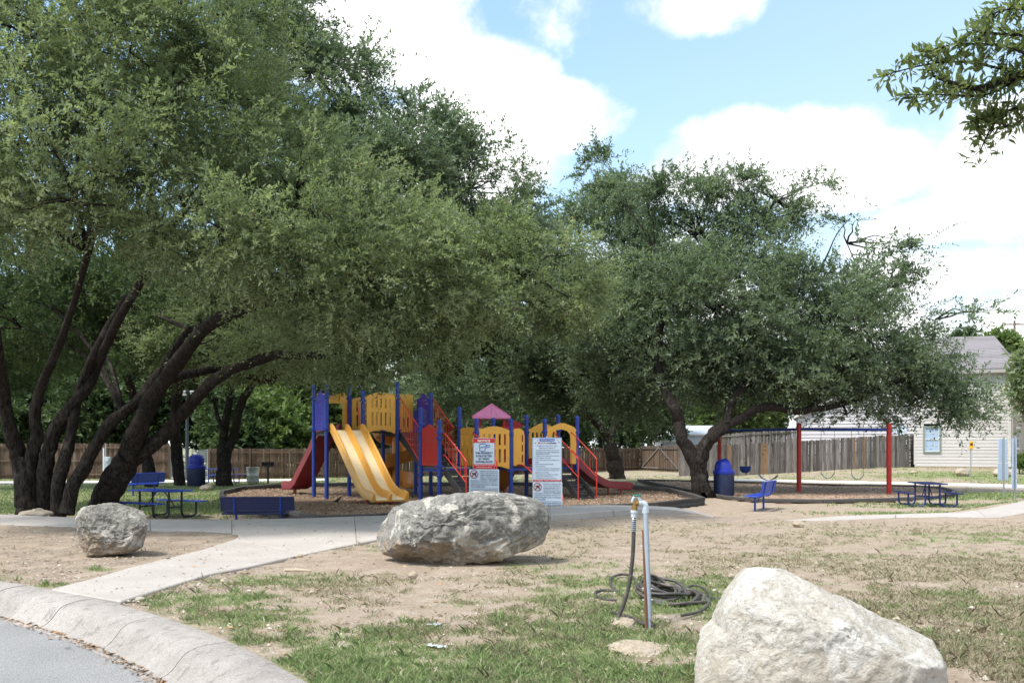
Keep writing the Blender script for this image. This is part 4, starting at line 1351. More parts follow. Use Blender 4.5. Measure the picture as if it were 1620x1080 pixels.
def stairs(a0, a1, b0, b1, z0, z1, n, rails=True, closed=True):
    """steps going down from edge b0 to b1 between a0 and a1"""
    o = None
    for i in range(n):
        t0, t1 = i / n, (i + 1) / n
        zt = z0 + (z1 - z0) * (i + 1) / (n + .2)
        ps = [G(a0 + .04, b0 + (b1 - b0) * t0), G(a1 - .04, b0 + (b1 - b0) * t0), G(a1 - .04, b0 + (b1 - b0) * t1), G(a0 + .04, b0 + (b1 - b0) * t1)]
        mb = MB(PO); mb.prism([(p.x, p.y) for p in ps], zt - .05, zt)
        pr = ps[:2]
        part('step', mb, 'deck_dark', bevel=.008)
        mb = MB(PO); q0, q1 = G(a0 + .04, b0 + (b1 - b0) * (t0 + .02 / n)), G(a1 - .04, b0 + (b1 - b0) * (t0 + .02 / n))
        mb.beam(Vector((q0.x, q0.y, zt + .05)), Vector((q1.x, q1.y, zt + .05)), .012, .15)
        part('riser', mb, 'deck_dark')
    for a in (a0, a1):
        p, q = G(a, b0), G(a, b1)
        L = (q - p).length
        t = (q - p).normalized()
        mb = MB(PO)
        n_ = Vector((t.y, -t.x, 0)) * .015
        prof = [(0, z0 + .04), (0, z0 - .28), (L * .96, z1 - .02), (L, z1), (L, z1 + .2)]
        vs = [p + t * s_ + n_ * k_ + Vector((0, 0, z)) for k_ in (-1, 1) for s_, z in prof]
        m_ = len(prof)
        mb.add(vs, [tuple(range(m_)), tuple(range(2 * m_ - 1, m_ - 1, -1))] + [(i, i + m_, (i + 1) % m_ + m_, (i + 1) % m_) for i in range(m_)])
        part('stringer', mb, 'deck_dark')


def handrail(pts_top, pts_low, n_bal, post_end=None):
    tp = [Vector(p) for p in pts_top]; lw = [Vector(p) for p in pts_low]
    mb = MB(PO); mb.tube(catmull(tp, 4) if len(tp) > 2 else tp, .021, 10)
    o = part('handrail', mb, 'rail_red', smooth=True)
    mb = MB(PO); mb.tube(lw, .017, 8)
    mb.build('lower_rail', MATS['rail_red'], o, smooth=True)
    def along(ps, t):
        Ls = [(ps[i + 1] - ps[i]).length for i in range(len(ps) - 1)]; s_ = t * sum(Ls)
        for i, L in enumerate(Ls):
            if s_ <= L or i == len(Ls) - 1: return ps[i].lerp(ps[i + 1], min(s_ / L, 1))
            s_ -= L
    for i in range(n_bal):
        t = (i + .5) / n_bal
        a, b_ = along(tp, t), along(lw, t)
        mb = MB(PO); mb.tube([a, b_], .010, 6)
        mb.build('baluster', MATS['rail_red'], o, smooth=True)
    if post_end:
        mb = MB(PO); mb.tube([tp[-1], (tp[-1].x, tp[-1].y, -.4)], .022, 10)
        mb.build('rail_post', MATS['rail_red'], o, smooth=True)


# upper flight: from the high deck down to the landing
stairs(2.14, 3.1, 0, -1.38, ZD, ZL, 6)
for a, n_ in ((2.12, 12), (3.16, 13)):
    handrail([G(a, -.02, 3.28), G(a, -.14, 3.28), G(a, -1.2, 2.34), G(a, -1.4, 2.26)], [G(a, -.02, 2.2), G(a, -.14, 2.2), G(a, -1.4, 1.0)], n_)
# second flight: from the landing to the chips
stairs(2.3, 3.1, -2.45, -3.6, ZL, ZG, 5)
for a in (2.26, 3.14):
    handrail([G(a, -2.45, 1.98), G(a, -2.6, 1.98), G(a, -3.55, 1.25), G(a, -3.7, 1.08)], [G(a, -2.45, 1.3), G(a, -2.6, 1.25), G(a, -3.7, .42)], 6, True)
# right-hand flight
stairs(5.75, 6.3, -2.45, -3.55, ZL, ZG, 5)
for a in (5.72, 6.33):
    handrail([G(a, -2.3, 2.14), G(a, -2.45, 2.08), G(a, -3.45, 1.30), G(a, -3.62, 1.14)], [G(a, -2.45, 1.45), G(a, -3.62, .52)], 2, True)
# curved red climber in front of the low deck
rails = []
for a in (4.55, 5.15):
    mb = MB(PO); mb.tube(catmull([G(a, -2.42, .93), G(a, -2.7, .92), G(a + .02, -3.1, .70), G(a + .03, -3.5, .25), G(a + .04, -3.75, -.4)], 6), .028, 10)
    o = part('arch_climber_rail', mb, 'rail_red', smooth=True)
for (b_, z) in ((-2.85, .85), (-3.15, .65), (-3.38, .4), (-3.55, .14)):
    mb = MB(PO); mb.tube([G(4.55, b_, z), G(5.17, b_, z)], .018, 8); part('rung', mb, 'rail_red', smooth=True)
# red cross bars and posts at the slide mouths
for a, z in ((.14, 2.9), (.98, 2.9)):
    mb = MB(PO); mb.tube([G(a, .95, 2.12), G(a, .98, 3.3)], .018, 8); part('grab_bar', mb, 'rail_red', smooth=True)
mb = MB(PO); mb.tube([G(.98, .03, 2.15), G(.9, .06, 3.2)], .018, 8); part('grab_bar', mb, 'rail_red', smooth=True)
for a in (4.6, 4.85):
    mb = MB(PO); mb.tube([G(a, -1.5, .9), G(a, -1.5, 2.1)], .05, 10); part('activity_post', mb, 'rail_red', smooth=True)
mb = MB(PO); mb.tube([G(3.9, -2.0, ZG - .1), G(3.9, -2.0, .7)], .055, 12); part('support_post', mb, 'rail_red', smooth=True)

# little house with the pink pyramid roof
hc = G(5.2, .105)
hw = .47
hrz = math.radians(4)
for sx in (-1, 1):
    for sy in (-1, 1):
        mb = MB(PO); mb.tube([(hc.x + sx * hw, hc.y + sy * hw, -.4), (hc.x + sx * hw, hc.y + sy * hw, 2.66)], .05, 12)
        part('roof_post', mb, 'rail_red', smooth=True)
base = [(hc.x + sx * .72, hc.y + sy * .72) for sx, sy in ((-1, -1), (1, -1), (1, 1), (-1, 1))]
mb = MB(PO)
mb.add([(x, y, 2.62) for x, y in base] + [(x, y, 2.70) for x, y in base] + [(hc.x, hc.y, 3.20)], [(3, 2, 1, 0), (0, 1, 5, 4), (1, 2, 6, 5), (2, 3, 7, 6), (3, 0, 4, 7), (4, 5, 8), (5, 6, 8), (6, 7, 8), (7, 4, 8)])
rf = part('roof', mb, 'roof_pink', bevel=.012, bseg=2)
for i in range(4):
    mb = MB(PO); mb.tube([(base[i][0], base[i][1], 2.71), (hc.x, hc.y, 3.215)], .022, 6); mb.build('roof_ridge', MATS['roof_pink'], rf)
for i in range(4):
    p, q = base[i], base[(i + 1) % 4]
    for t in (.33, .5, .67):
        bx, by = p[0] + (q[0] - p[0]) * t, p[1] + (q[1] - p[1]) * t
        k_ = 1 - abs(t - .5) * 1.4
        mb = MB(PO); mb.tube([(bx, by, 2.71), (bx + (hc.x - bx) * k_ * .9, by + (hc.y - by) * k_ * .9, 2.705 + .49 * k_ * .9)], .011, 4); mb.build('roof_seam', MATS['roof_pink'], rf)
mb = MB(PO); mb.box((hc.x, hc.y - .47, .75), (.9, .03, .6)); part('house_panel', mb, 'panel_red')
mb = MB(PO); mb.prism([(hc.x + sx * .45, hc.y + sy * .45) for sx, sy in ((-1, -1), (1, -1), (1, 1), (-1, 1))], .82, .87); part('deck', mb, 'deck_dark')
mb = MB(PO); mb.add([W(793 + 34 * i / 10, 672 - 8 * math.sin(PI * i / 10) * (1 if i else 0), 36.2 + dd) for dd in (0, .05) for i in range(11)] + [W(793 + 34 * i / 10, 676, 36.2 + dd) for dd in (0, .05) for i in range(11)],
                    [(i, i + 1, 22 + i + 1, 22 + i) for i in range(10)] + [(11 + i + 1, 11 + i, 33 + i, 33 + i + 1) for i in range(10)] + [(i + 1, i, 11 + i, 11 + i + 1) for i in range(10)])
part('red_arch_beam', mb, 'panel_red')

# ================================================================== SWINGS
swing = thing('swing_set', 'red and blue swing frame with three red posts on wood chips', 'swing set', tuple(P(1264, 777, CHIP_B)))
SO = tuple(swing.location)
sp_ = []
for px, py, ty in ((1138.5, 772, 674), (1264, 777, 671), (1406.5, 780.5, 671.5)):
    p = P(px, py, CHIP_B); zt = EYE - (ty - HY) / F * p.y
    sp_.append((p, zt))
    mb = MB(SO); mb.tube([(p.x, p.y, -.6), (p.x, p.y, zt)], .098, 18); o = mb.build('post', MATS['swing_red'] if 'swing_red' in MATS else pmat('swing_red', (.42, .018, .014), .45, .12, 4, dirt=(.5, .08, .06), dscale=6, damt=.3), swing, smooth=True)
    c = MB(SO); c.lathe([(.10, zt - .02), (.10, zt), (.08, zt + .04), (.04, zt + .06), (.005, zt + .065)], (p.x, p.y, 0), 18); c.build('cap', MATS['swing_red'], o, smooth=True)
bz = [z - .20 for _, z in sp_]
for i in range(2):
    a, b_ = sp_[i][0], sp_[i + 1][0]
    mb = MB(SO); mb.tube([(a.x, a.y, bz[i]), (b_.x, b_.y, bz[i + 1])], .055, 14); mb.build('top_beam', MATS['post_blue'], swing, smooth=True)
a = sp_[0][0]; b_ = sp_[1][0]
pmat('chain', (.10, .10, .105), .5, .2, 9, metal=.7)
pmat('chain_cover', (.35, .42, .55), .45, .2, 9)
pmat('swing_seat_grey', (.24, .28, .34), .5, .15, 9)
pmat('swing_blue', (.02, .06, .28), .5, .1, 5)


def beam_at(px):
    for i in range(2):
        a, b_ = sp_[i][0], sp_[i + 1][0]
        # intersection of the column's ray with the beam line in plan
        k_ = (px - CX) / F
        t = (k_ * a.y - a.x) / ((b_.x - a.x) - k_ * (b_.y - a.y))
        if 0 <= t <= 1:
            return Vector((a.x + (b_.x - a.x) * t, a.y + (b_.y - a.y) * t, bz[i] + (bz[i + 1] - bz[i]) * t)), (b_ - a).normalized()


def swing_seat(px0, px1, pyb, label, bucket=False):
    A, t = beam_at(px0); B, _ = beam_at(px1)
    z = EYE - (pyb - HY) / F * (A.y + B.y) / 2
    root = thing('swing', label, 'swing', ((A.x + B.x) / 2, (A.y + B.y) / 2, z), group='swings hanging from the frame')
    O = tuple(root.location)
    top = .22 if not bucket else .28
    for Q in (A, B):
        mb = MB(O)
        L = Q.z - (z + top); n = int(L / .065)
        for i in range(n):
            zz = Q.z - L * i / n
            mb.box((Q.x, Q.y, zz - .03), (.022, .010, .055), rz=(0 if i % 2 else PI / 2))
        mb.build('chain', MATS['chain'], root)
        mb = MB(O); mb.box((Q.x, Q.y, Q.z + .0), (.04, .13, .05)); mb.build('hanger', MATS['chain'], root)
    if bucket:
        w = (B - A).length / 2
        mb = MB(O)
        mb.lathe([(.10, z), (.15, z + .02), (w * .9, z + .12), (w, z + .28), (w * .92, z + .285), (w * .85, z + .13), (.13, z + .05)], ((A.x + B.x) / 2, (A.y + B.y) / 2, 0), 16, 1, .8)
        mb.build('seat', MATS['swing_blue'], root, smooth=True)
        return root
    nn = 12
    pts = [A.lerp(B, i / nn) for i in range(nn + 1)]
    pts = [Vector((p.x, p.y, z + top * abs(2 * i / nn - 1) ** 2.2)) for i, p in enumerate(pts)]
    nrm = Vector((-t.y, t.x, 0))
    mb = MB(O)
    for i in range(nn):
        mb.add([pts[i] - nrm * .08, pts[i] + nrm * .08, pts[i + 1] + nrm * .08, pts[i + 1] - nrm * .08] + [q - Vector((0, 0, .018)) for q in (pts[i] - nrm * .08, pts[i] + nrm * .08, pts[i + 1] + nrm * .08, pts[i + 1] - nrm * .08)],
               [(0, 1, 2, 3), (7, 6, 5, 4), (0, 3, 7, 4), (1, 5, 6, 2)])
    mb.build('seat', MATS['swing_seat_grey'], root, smooth=True)
    return root


swing_seat(1171, 1187, 747.5, 'blue bucket swing, leftmost of the swings, above the bench', True)
swing_seat(1201, 1230, 759, 'grey belt swing hanging just behind the blue bench')
swing_seat(1299, 1320, 756, 'grey belt swing nearest the middle red post')
swing_seat(1347, 1366.5, 758, 'grey belt swing nearest the right red post')

# ================================================================== SITE FURNITURE
pmat('mesh_blue', (.014, .055, .40), .42, .2, 12, .35, 140, dirt=(.05, .09, .33), dscale=6, damt=.35)
pmat('mesh_navy', (.014, .022, .09), .45, .2, 12, .35, 140)
pmat('frame_black', (.012, .013, .016), .45, .2, 6)
pmat('frame_blue', (.012, .05, .33), .4, .1, 6)
pmat('frame_navy', (.012, .03, .17), .4, .1, 6)


def slab_mesh(mb, c, size, r=.03):
    mb.box(c, size)


def perforated_top(L, Wd, z, mt, parent, name='tabletop', x=0.0, t=.035):
    """expanded-metal slab: rolled rim with a grid of thin bars inside"""
    mb = MB(); mb.box((x, 0, z - t * .3), (Wd - .03, L - .03, .012)); o = mb.build(name, MATS[mt], parent, bevel=.003)
    mb = MB()
    pts = [(x - Wd / 2 + .03, -L / 2, z - t / 2), (x + Wd / 2 - .03, -L / 2, z - t / 2), (x + Wd / 2, -L / 2 + .03, z - t / 2), (x + Wd / 2, L / 2 - .03, z - t / 2), (x + Wd / 2 - .03, L / 2, z - t / 2), (x - Wd / 2 + .03, L / 2, z - t / 2), (x - Wd / 2, L / 2 - .03, z - t / 2), (x - Wd / 2, -L / 2 + .03, z - t / 2), (x - Wd / 2 + .03, -L / 2, z - t / 2)]
    mb.tube(pts, t / 2, 8, caps=False); mb.build('rim', MATS[mt], o, smooth=True)
    mb = MB()
    nb = int(L / .06)
    for i in range(1, nb):
        y = -L / 2 + L * i / nb; mb.box((x, y, z - .006), (Wd - .04, .010, .008))
    nb = int(Wd / .06)
    for i in range(1, nb):
        xx = x - Wd / 2 + Wd * i / nb; mb.box((xx, 0, z - .0075), (.010, L - .04, .008))
    g_ = mb.build('mesh_grid', MATS[mt], o); g_['kind'] = 'stuff'
    return o


def picnic_table(label, loc, rz, mt, fmt, L=1.83, group=None):
    root = thing('picnic_table', label, 'picnic table', loc, rz, group)
    perforated_top(L, .76, .76, mt, root)
    for sx in (-1, 1):
        perforated_top(L, .26, .45, mt, root, 'bench_seat', x=sx * .72)
    for y in (-L * .33, L * .33):
        for sx in (-1, 1):
            mb = MB()
            pp = [(sx * .22, y, .735), (sx * .22, y, .18), (sx * .24, y, .09), (sx * .30, y, .035), (sx * .38, y, .03), (sx * .60, y, .03), (sx * .68, y, .045), (sx * .73, y, .10), (sx * .74, y, .18), (sx * .74, y, .42)]
            mb.tube(pp, .03, 10); mb.build('leg', MATS[fmt], root, smooth=True)
        mb = MB(); mb.tube([(-.22, y, .30), (.22, y, .30)], .022, 8); mb.build('cross_bar', MATS[fmt], root, smooth=True)
        mb = MB(); mb.tube([(0, y, .30), (0, y * .25, .72)], .016, 8); mb.build('brace', MATS[fmt], root, smooth=True)
    return root


def bench(label, loc, rz, mt, fmt, L=1.83, group=None):
    """backrest on the +y side, seat faces -y"""
    root = thing('bench', label, 'bench', loc, rz, group)
    def slab(name, c, w, L_, tilt, t=.03):
        M = Matrix.Rotation(tilt, 3, 'X')
        mb = MB(); mb.box(c, (L_ - .02, w - .02, .012), M=M); o = mb.build(name, MATS[mt], root)
        mb = MB(); cs = [Vector(c) + M @ Vector((sx * L_ / 2, sy * w / 2, 0)) for sx, sy in ((-1, -1), (1, -1), (1, 1), (-1, 1))]
        for i in range(4): mb.tube([cs[i], cs[(i + 1) % 4]], .020, 8)
        mb.build('rim', MATS[mt], o, smooth=True)
        mb = MB(); n = int(L_ / .05)
        for i in range(1, n):
            q = Vector(c) + M @ Vector((-L_ / 2 + L_ * i / n, 0, .007)); mb.box(q, (.010, w - .03, .010), M=M)
        for i in range(1, 6):
            q = Vector(c) + M @ Vector((0, -w / 2 + w * i / 6, .0075)); mb.box(q, (L_ - .03, .010, .010), M=M)
        g_ = mb.build('mesh_grid', MATS[mt], o); g_['kind'] = 'stuff'
    slab('seat', (0, -.06, .45), .38, L, math.radians(-3))
    slab('backrest', (0, .26, .70), .36, L, math.radians(78))
    for x in (-L * .32, L * .32):
        mb = MB(); mb.tube([(x, -.02, -.25), (x, -.02, .43)], .032, 10); mb.build('leg', MATS[fmt], root, smooth=True)
        mb = MB(); mb.tube(catmull([(x, -.20, .425), (x, 0, .42), (x, .12, .425), (x, .21, .50), (x, .255, .62), (x, .31, .88)], 4), .028, 10); mb.build('support_arm', MATS[fmt], root, smooth=True)
    return root


def gz(x, y):
    return (x, y, g1(x, y))


p = P(268, 815)
picnic_table('bright blue picnic table with black frame beside the left oaks', gz(p.x, 26.0), math.radians(62), 'mesh_blue', 'frame_black', 1.7)
p = P(1466, 800)
picnic_table('navy blue picnic table on the grass at the right end of the swings', gz(p.x + .02, p.y), math.radians(-8), 'mesh_navy', 'frame_navy', 1.75)
p = W(350, 755, 49.5)
picnic_table('small blue picnic table far behind the forked tree by the fence', gz(p.x, p.y), math.radians(75), 'mesh_blue', 'frame_blue', 1.83)
p = W(410, 822, 24.7)
bench('blue bench seen from behind at the near edge of the slide area', gz(p.x, p.y), math.radians(180 + 176), 'mesh_navy', 'frame_blue')
bpy.data.objects['bench'].rotation_euler.z = math.radians(186)
p = P(228, 783)
bench('blue bench standing on the grass behind the left picnic table', gz(p.x, p.y), math.radians(-118), 'mesh_blue', 'frame_blue', 1.6)
p = P(1211, 809)
bench('bright blue bench seen end on facing left beside the bin', gz(p.x + .02, p.y + .7), math.radians(-117), 'mesh_blue', 'frame_blue', 1.83)

pmat('bin_navy', (.014, .025, .075), .5, .2, 20, .3, 160, dirt=(.05, .06, .10), dscale=6)
pmat('bin_lid', (.012, .03, .34), .42, .08, 4)
pmat('black_hole', (.01, .01, .012), .9, .1)


def bin_(label, loc, R, Hb, Hd, rz, style):
    root = thing('litter_bin', label, 'trash can', loc, rz, 'blue litter bins with domed lids')
    mb = MB(); mb.lathe([(R * .93, 0), (R * .96, .03), (R * .97, Hb * .5), (R, Hb)], n=28)
    o = mb.build('body', MATS['bin_navy'], root, smooth=True)
    mb = MB()
    for i in range(40):
        a = 2 * PI * i / 40; mb.box((R * .985 * math.cos(a), R * .985 * math.sin(a), Hb * .5), (.012, .012, Hb * .92), rz=a)
    s_ = mb.build('body_ribs', MATS['bin_navy'], o); s_['kind'] = 'stuff'
    mb = MB(); mb.lathe([(R * 1.03, Hb - .04), (R * 1.06, Hb), (R * 1.04, Hb + .09), (R * .93, Hb + .12)], n=28); lid = mb.build('lid_rim', MATS['bin_lid'], root, smooth=True)
    if style == 'hood':
        mb = MB()
        n = 18
        z0 = Hb + .11
        prof = [(R * .92, 0), (R * .90, Hd * .35), (R * .80, Hd * .65), (R * .60, Hd * .87), (R * .3, Hd * .98), (.01, Hd)]
        seg = 26
        vs = []; fs = []
        for r, z in prof:
            for j in range(seg + 1):
                a = math.radians(72) + math.radians(216) * j / seg
                vs.append((r * math.cos(a - PI / 2 + PI), r * math.sin(a - PI / 2 + PI), z0 + z))
        for i in range(len(prof) - 1):
            for j in range(seg):
                fs.append((i * (seg + 1) + j, i * (seg + 1) + j + 1, (i + 1) * (seg + 1) + j + 1, (i + 1) * (seg + 1) + j))
        mb.add(vs, fs)
        h_ = mb.build('dome', MATS['bin_lid'], root, smooth=True)
        mb = MB(); mb.lathe([(R * .55, z0 - .01), (R * .5, z0 + Hd * .3), (R * .3, z0 + Hd * .6)], n=20); mb.build('opening', MATS['black_hole'], h_, smooth=True)
        v_ = MB(); fr = [(R * .92 * math.cos(math.radians(62 + 90)), 0)]
        pts = []
        for r, z in prof:
            a = math.radians(72) + PI / 2
            pts.append((r * math.cos(a), r * math.sin(a), z0 + z))
        for r, z in prof[::-1][1:]:
            a = math.radians(72 + 216) + PI / 2
            pts.append((r * math.cos(a), r * math.sin(a), z0 + z))
        v_.tube(pts, .018, 8); v_.build('dome_edge', MATS['bin_lid'], h_, smooth=True)
    else:
        mb = MB(); z0 = Hb + .1
        mb.lathe([(R * .86, z0), (R * .84, z0 + Hd * .25)], n=28); mb.build('opening', MATS['bin_lid'], root, smooth=True)
        mb = MB(); mb.lathe([(R * .84, z0 + Hd * .2), (R * .88, z0 + Hd * .4), (R * .86, z0 + Hd * .62), (R * .74, z0 + Hd * .82), (R * .5, z0 + Hd * .95), (.02, z0 + Hd)], n=28); mb.build('dome', MATS['bin_lid'], root, smooth=True)
    return root


p = P(1148, 787)
bin_('navy litter bin with hooded bright blue lid beside the right hand oak', gz(p.x, p.y + .3), .385, .93, .42, math.radians(-75), 'hood')
p = P(310.5, 768)
bin_('navy litter bin with round blue lid between the left oak trunks', gz(p.x, p.y), .43, .86, .58, 0, 'dome')

# galvanised can and pedestal grill by the far fence
pmat('galvanised', (.55, .57, .58), .38, .15, 8, .1, 40, metal=.7, dirt=(.35, .35, .34), dscale=6)
pmat('grill_black', (.02, .02, .02), .6, .3, 8)
p = W(400, 762, 49)
t_ = thing('metal_can', 'silver galvanised trash can standing near the back fence', 'trash can', gz(p.x, p.y))
mb = MB(); mb.lathe([(.27, 0), (.28, .02), (.30, .40), (.31, .42), (.305, .44), (.325, .82), (.335, .84), (.325, .86), (.30, .86), (.29, .10)], n=28); o = mb.build('can_body', MATS['galvanised'], t_, smooth=True)
mb = MB()
for i in range(24):
    a = 2 * PI * i / 24; mb.box((.303 * math.cos(a), .303 * math.sin(a), .44), (.012, .02, .74), rz=a)
s_ = mb.build('can_ribs', MATS['galvanised'], t_); s_['kind'] = 'stuff'
p = W(424, 760, 50)
t_ = thing('park_grill', 'black pedestal barbecue grill by the back fence', 'grill', gz(p.x, p.y), math.radians(10))
mb = MB(); mb.tube([(0, 0, -.1), (0, 0, .85)], .05, 12); mb.build('pedestal', MATS['grill_black'], t_, smooth=True)
mb = MB(); mb.box((0, 0, .88), (.62, .40, .02)); mb.box((-.30, 0, .99), (.02, .40, .22)); mb.box((.30, 0, .99), (.02, .40, .22)); mb.box((0, .19, .99), (.58, .02, .22)); mb.box((0, -.19, .94), (.58, .02, .10)); mb.build('firebox', MATS['grill_black'], t_)
mb = MB()
for i in range(9): mb.tube([(-.28 + .07 * i, -.2, 1.02), (-.28 + .07 * i, .19, 1.02)], .008, 5)
mb.build('grate', MATS['grill_black'], t_)

# ================================================================== SIGNS
pmat('sign_white', (.50, .60, .72), .4, .04, 2)
pmat('sign_back', (.55, .66, .82), .4, .05, 2)
pmat('print_red', (.50, .018, .020), .5, .05)
pmat('print_navy', (.02, .035, .10), .5, .05)
pmat('print_blue', (.03, .08, .40), .5, .05)
pmat('print_maroon', (.25, .012, .02), .5, .05)
pmat('print_black', (.015, .015, .018), .5, .05)
pmat('print_white', (.72, .75, .80), .5, .03)
pmat('print_green', (.05, .22, .07), .5, .05)
pmat('print_orange', (.6, .2, .03), .5, .05)
pmat('sign_post_grey', (.36, .39, .43), .45, .1, 8, metal=.5)


class Sign:
    def __init__(s, label, cat, x0, x1, y0, y1, d, post_px, rz=0.0):
        s.d = d; s.k = d / F
        s.cx = (x0 + x1) / 2
        X = (s.cx - CX) * s.k
        s.z0 = g1(X, d)
        s.root = thing('sign', label, cat, (X, d, s.z0), rz)
        zt = EYE - (y0 - HY) * s.k
        mb = MB(); mb.box((0, .04, (zt - s.z0 + .02) / 2 - .1), (.055, .035, zt - s.z0 + .25)); mb.build('post', MATS['sign_post_grey'], s.root, bevel=.005)

    def xz(s, px, py):
        return (px - s.cx) * s.k, EYE - (py - HY) * s.k - s.z0

    def plate(s, x0, y0, x1, y1, mt='sign_white', name='board', y=0.0, t=.006, r=.02, parent=None):
        a, b_ = s.xz(x0, y1), s.xz(x1, y0)
        me = panel_mesh(name, rrect(a[0], a[1], b_[0], b_[1], r), [], t, MATS[mt], .001)
        o = link(name, me, parent or s.root, loc=(0, y, 0))
        return o

    def ring(s, x0, y0, x1, y1, w, mt, y=-.005, r=.015, parent=None):
        a, b_ = s.xz(x0, y1), s.xz(x1, y0)
        me = panel_mesh('border', rrect(a[0], a[1], b_[0], b_[1], r), [rrect(a[0] + w, a[1] + w, b_[0] - w, b_[1] - w, max(r - w, .004))], .003, MATS[mt], .0005)
        return link('border', me, parent, loc=(0, y, 0))

    def text(s, txt, cx, cy, w, h, mt, parent, y=-.0065, bold=.0, spacing=1.0):
        me = text_mesh(txt, MATS[mt], width=w * s.k, height=h * s.k, bold=bold, spacing=spacing)
        x, z = s.xz(cx, cy)
        return link('lettering', me, parent, loc=(x, y, z))

    def shape(s, pts, holes, mt, parent, name='emblem', y=-.0065, t=.002):
        me = panel_mesh(name, [s.xz(*q) for q in pts], [[s.xz(*q) for q in h] for h in holes], t, MATS[mt], .0003)
        return link(name, me, parent, loc=(0, y, 0))


def no_gun(s, cx, cy, r, parent):
    circ = lambda rr: [(cx + rr * math.cos(2 * PI * i / 28), cy + rr * math.sin(2 * PI * i / 28)) for i in range(28)]
    s.shape(circ(r), [circ(r * .82)], 'print_maroon', parent, 'ban_ring', y=-.008)
    gx = lambda x, y: (cx + x * r, cy + y * r)
    s.shape([gx(-.52, -.32), (gx(.45, -.32)), gx(.52, -.18), gx(.40, -.05), gx(.58, .48), gx(.30, .55), gx(.12, .10), gx(-.1, .02), gx(-.5, -.05)], [], 'print_black', parent, 'pistol', y=-.0065)
    s.shape([gx(-.62, .42), gx(.45, -.62), gx(.62, -.45), gx(-.45, .62)], [], 'print_maroon', parent, 'ban_bar', y=-.0095)


def handgun_sign(s, x0, y0, x1, y1, sec, how):
    b_ = s.plate(x0, y0, x1, y1)
    w = x1 - x0
    no_gun(s, x0 + w * .165, y0 + 7.6, 6.6, b_)
    short = ['PURSUANT TO SECTION ' + sec + ',', 'PENAL CODE (TRESPASS BY', 'LICENSE HOLDER WITH AN' if how == 'OPENLY' else 'LICENSE HOLDER WITH A', how + (' CARRIED HANDGUN),' if how == 'OPENLY' else ' HANDGUN), A'), 'A PERSON LICENSED UNDER' if how == 'OPENLY' else 'PERSON LICENSED UNDER']
    yy = y0 + 3.0
    for t in short:
        s.text(t, x0 + w * .655, yy, w * .60, 1.75, 'print_navy', b_, bold=.001); yy += 3.0
    long_ = ['SUBCHAPTER H, CHAPTER 411, GOVERNMENT', 'CODE (HANDGUN LICENSING LAW), MAY NOT', 'ENTER THIS PROPERTY WITH A ' + ('HANDGUN' if how == 'OPENLY' else 'CONCEALED'), 'THAT IS CARRIED OPENLY' if how == 'OPENLY' else 'HANDGUN']
    for i, t in enumerate(long_):
        s.text(t, x0 + w * (.5 if i < 3 else .3), yy, w * (.9 if i < 3 else (.5 if how == 'OPENLY' else .25)), 1.8, 'print_navy', b_, bold=.001); yy += 3.15
    a = s.xz(x0 + 2, yy); c = s.xz(x1 - 2, yy)
    mb = MB(); mb.box(((a[0] + c[0]) / 2, -.0055, a[1]), (c[0] - a[0], .003, .006)); mb.build('rule_line', MATS['print_navy'], b_)
    yy += 2.6
    for t in (['DE CONFORMIDAD CON EL ARTICULO ' + sec, 'DEL CODIGO PENAL (ENTRADA'] if y1 - y0 > 34 else []):
        if yy < y1 - 1.5:
            s.text(t, x0 + w * .52, yy, w * .88, 1.8, 'print_navy', b_, bold=.001); yy += 3.1
    return b_


DS = 26.8
s1 = Sign('white and red NOTICE sign about video surveillance above a no handgun sign', 'sign', 748, 782, 693, 741, DS, 765)
mb_ = s1.plate(748.2, 692.8, 783.2, 741.3)
hb = s1.plate(749.2, 693.8, 782.2, 699.9, 'print_red', 'header_band', y=-.005, t=.003, r=.008, parent=mb_)
s1.ring(748.6, 693.2, 782.8, 740.9, .012, 'print_red', parent=mb_)
s1.text('NOTICE', 765.6, 697.0, 19.5, 4.0, 'print_white', mb_, y=-.0085, bold=.004, spacing=1.12)
# the outlined camera
cam_o = [(757.5, 704.2), (759, 701.8), (766, 701.2), (770, 703.2), (774.4, 703.2), (775.4, 705.6), (773.6, 707.4), (770, 707.6), (767.8, 709.2), (768, 712.6), (765, 713.8), (760.5, 713.2), (758.6, 713.2), (758.4, 707.4)]
cam_i = [(758.4, 704.4), (759.6, 702.6), (765.8, 702.1), (769.8, 704.0), (773.8, 704.1), (774.5, 705.5), (773.2, 706.7), (769.6, 706.9), (766.9, 708.7), (767.1, 711.9), (764.8, 712.9), (760.6, 712.4), (759.5, 712.4), (759.3, 707.0)]
s1.shape(cam_o, [cam_i], 'print_blue', mb_, 'camera_outline')
s1.shape([(759.2, 707.2), (767.4, 705.4), (771.0, 704.4), (771.2, 705.2), (767.6, 706.3), (759.4, 708.1)], [], 'print_blue', mb_, 'camera_outline', y=-.0075)
for t, cy, w_ in (('THIS PROPERTY', 716.2, 28), ('IS PROTECTED', 720.9, 25.5), ('BY VIDEO', 725.4, 17), ('SURVEILLANCE', 730.0, 26.5)):
    s1.text(t, 765.8, cy, w_, 3.1, 'print_navy', mb_, bold=.003)
fb = s1.plate(749.2, 733.7, 782.2, 740.3, 'print_red', 'footer_band', y=-.005, t=.003, r=.008, parent=mb_)
s1.text('Westover Crossing HOA Association', 765.6, 735.6, 30, 1.7, 'print_white', mb_, y=-.0085, bold=.002)
s1.text('Any Trespassing is prohibited', 765.6, 738.7, 23, 1.6, 'print_white', mb_, y=-.0085, bold=.002)
handgun_sign(s1, 742.2, 742.0, 789.6, 792, '30.07', 'OPENLY')
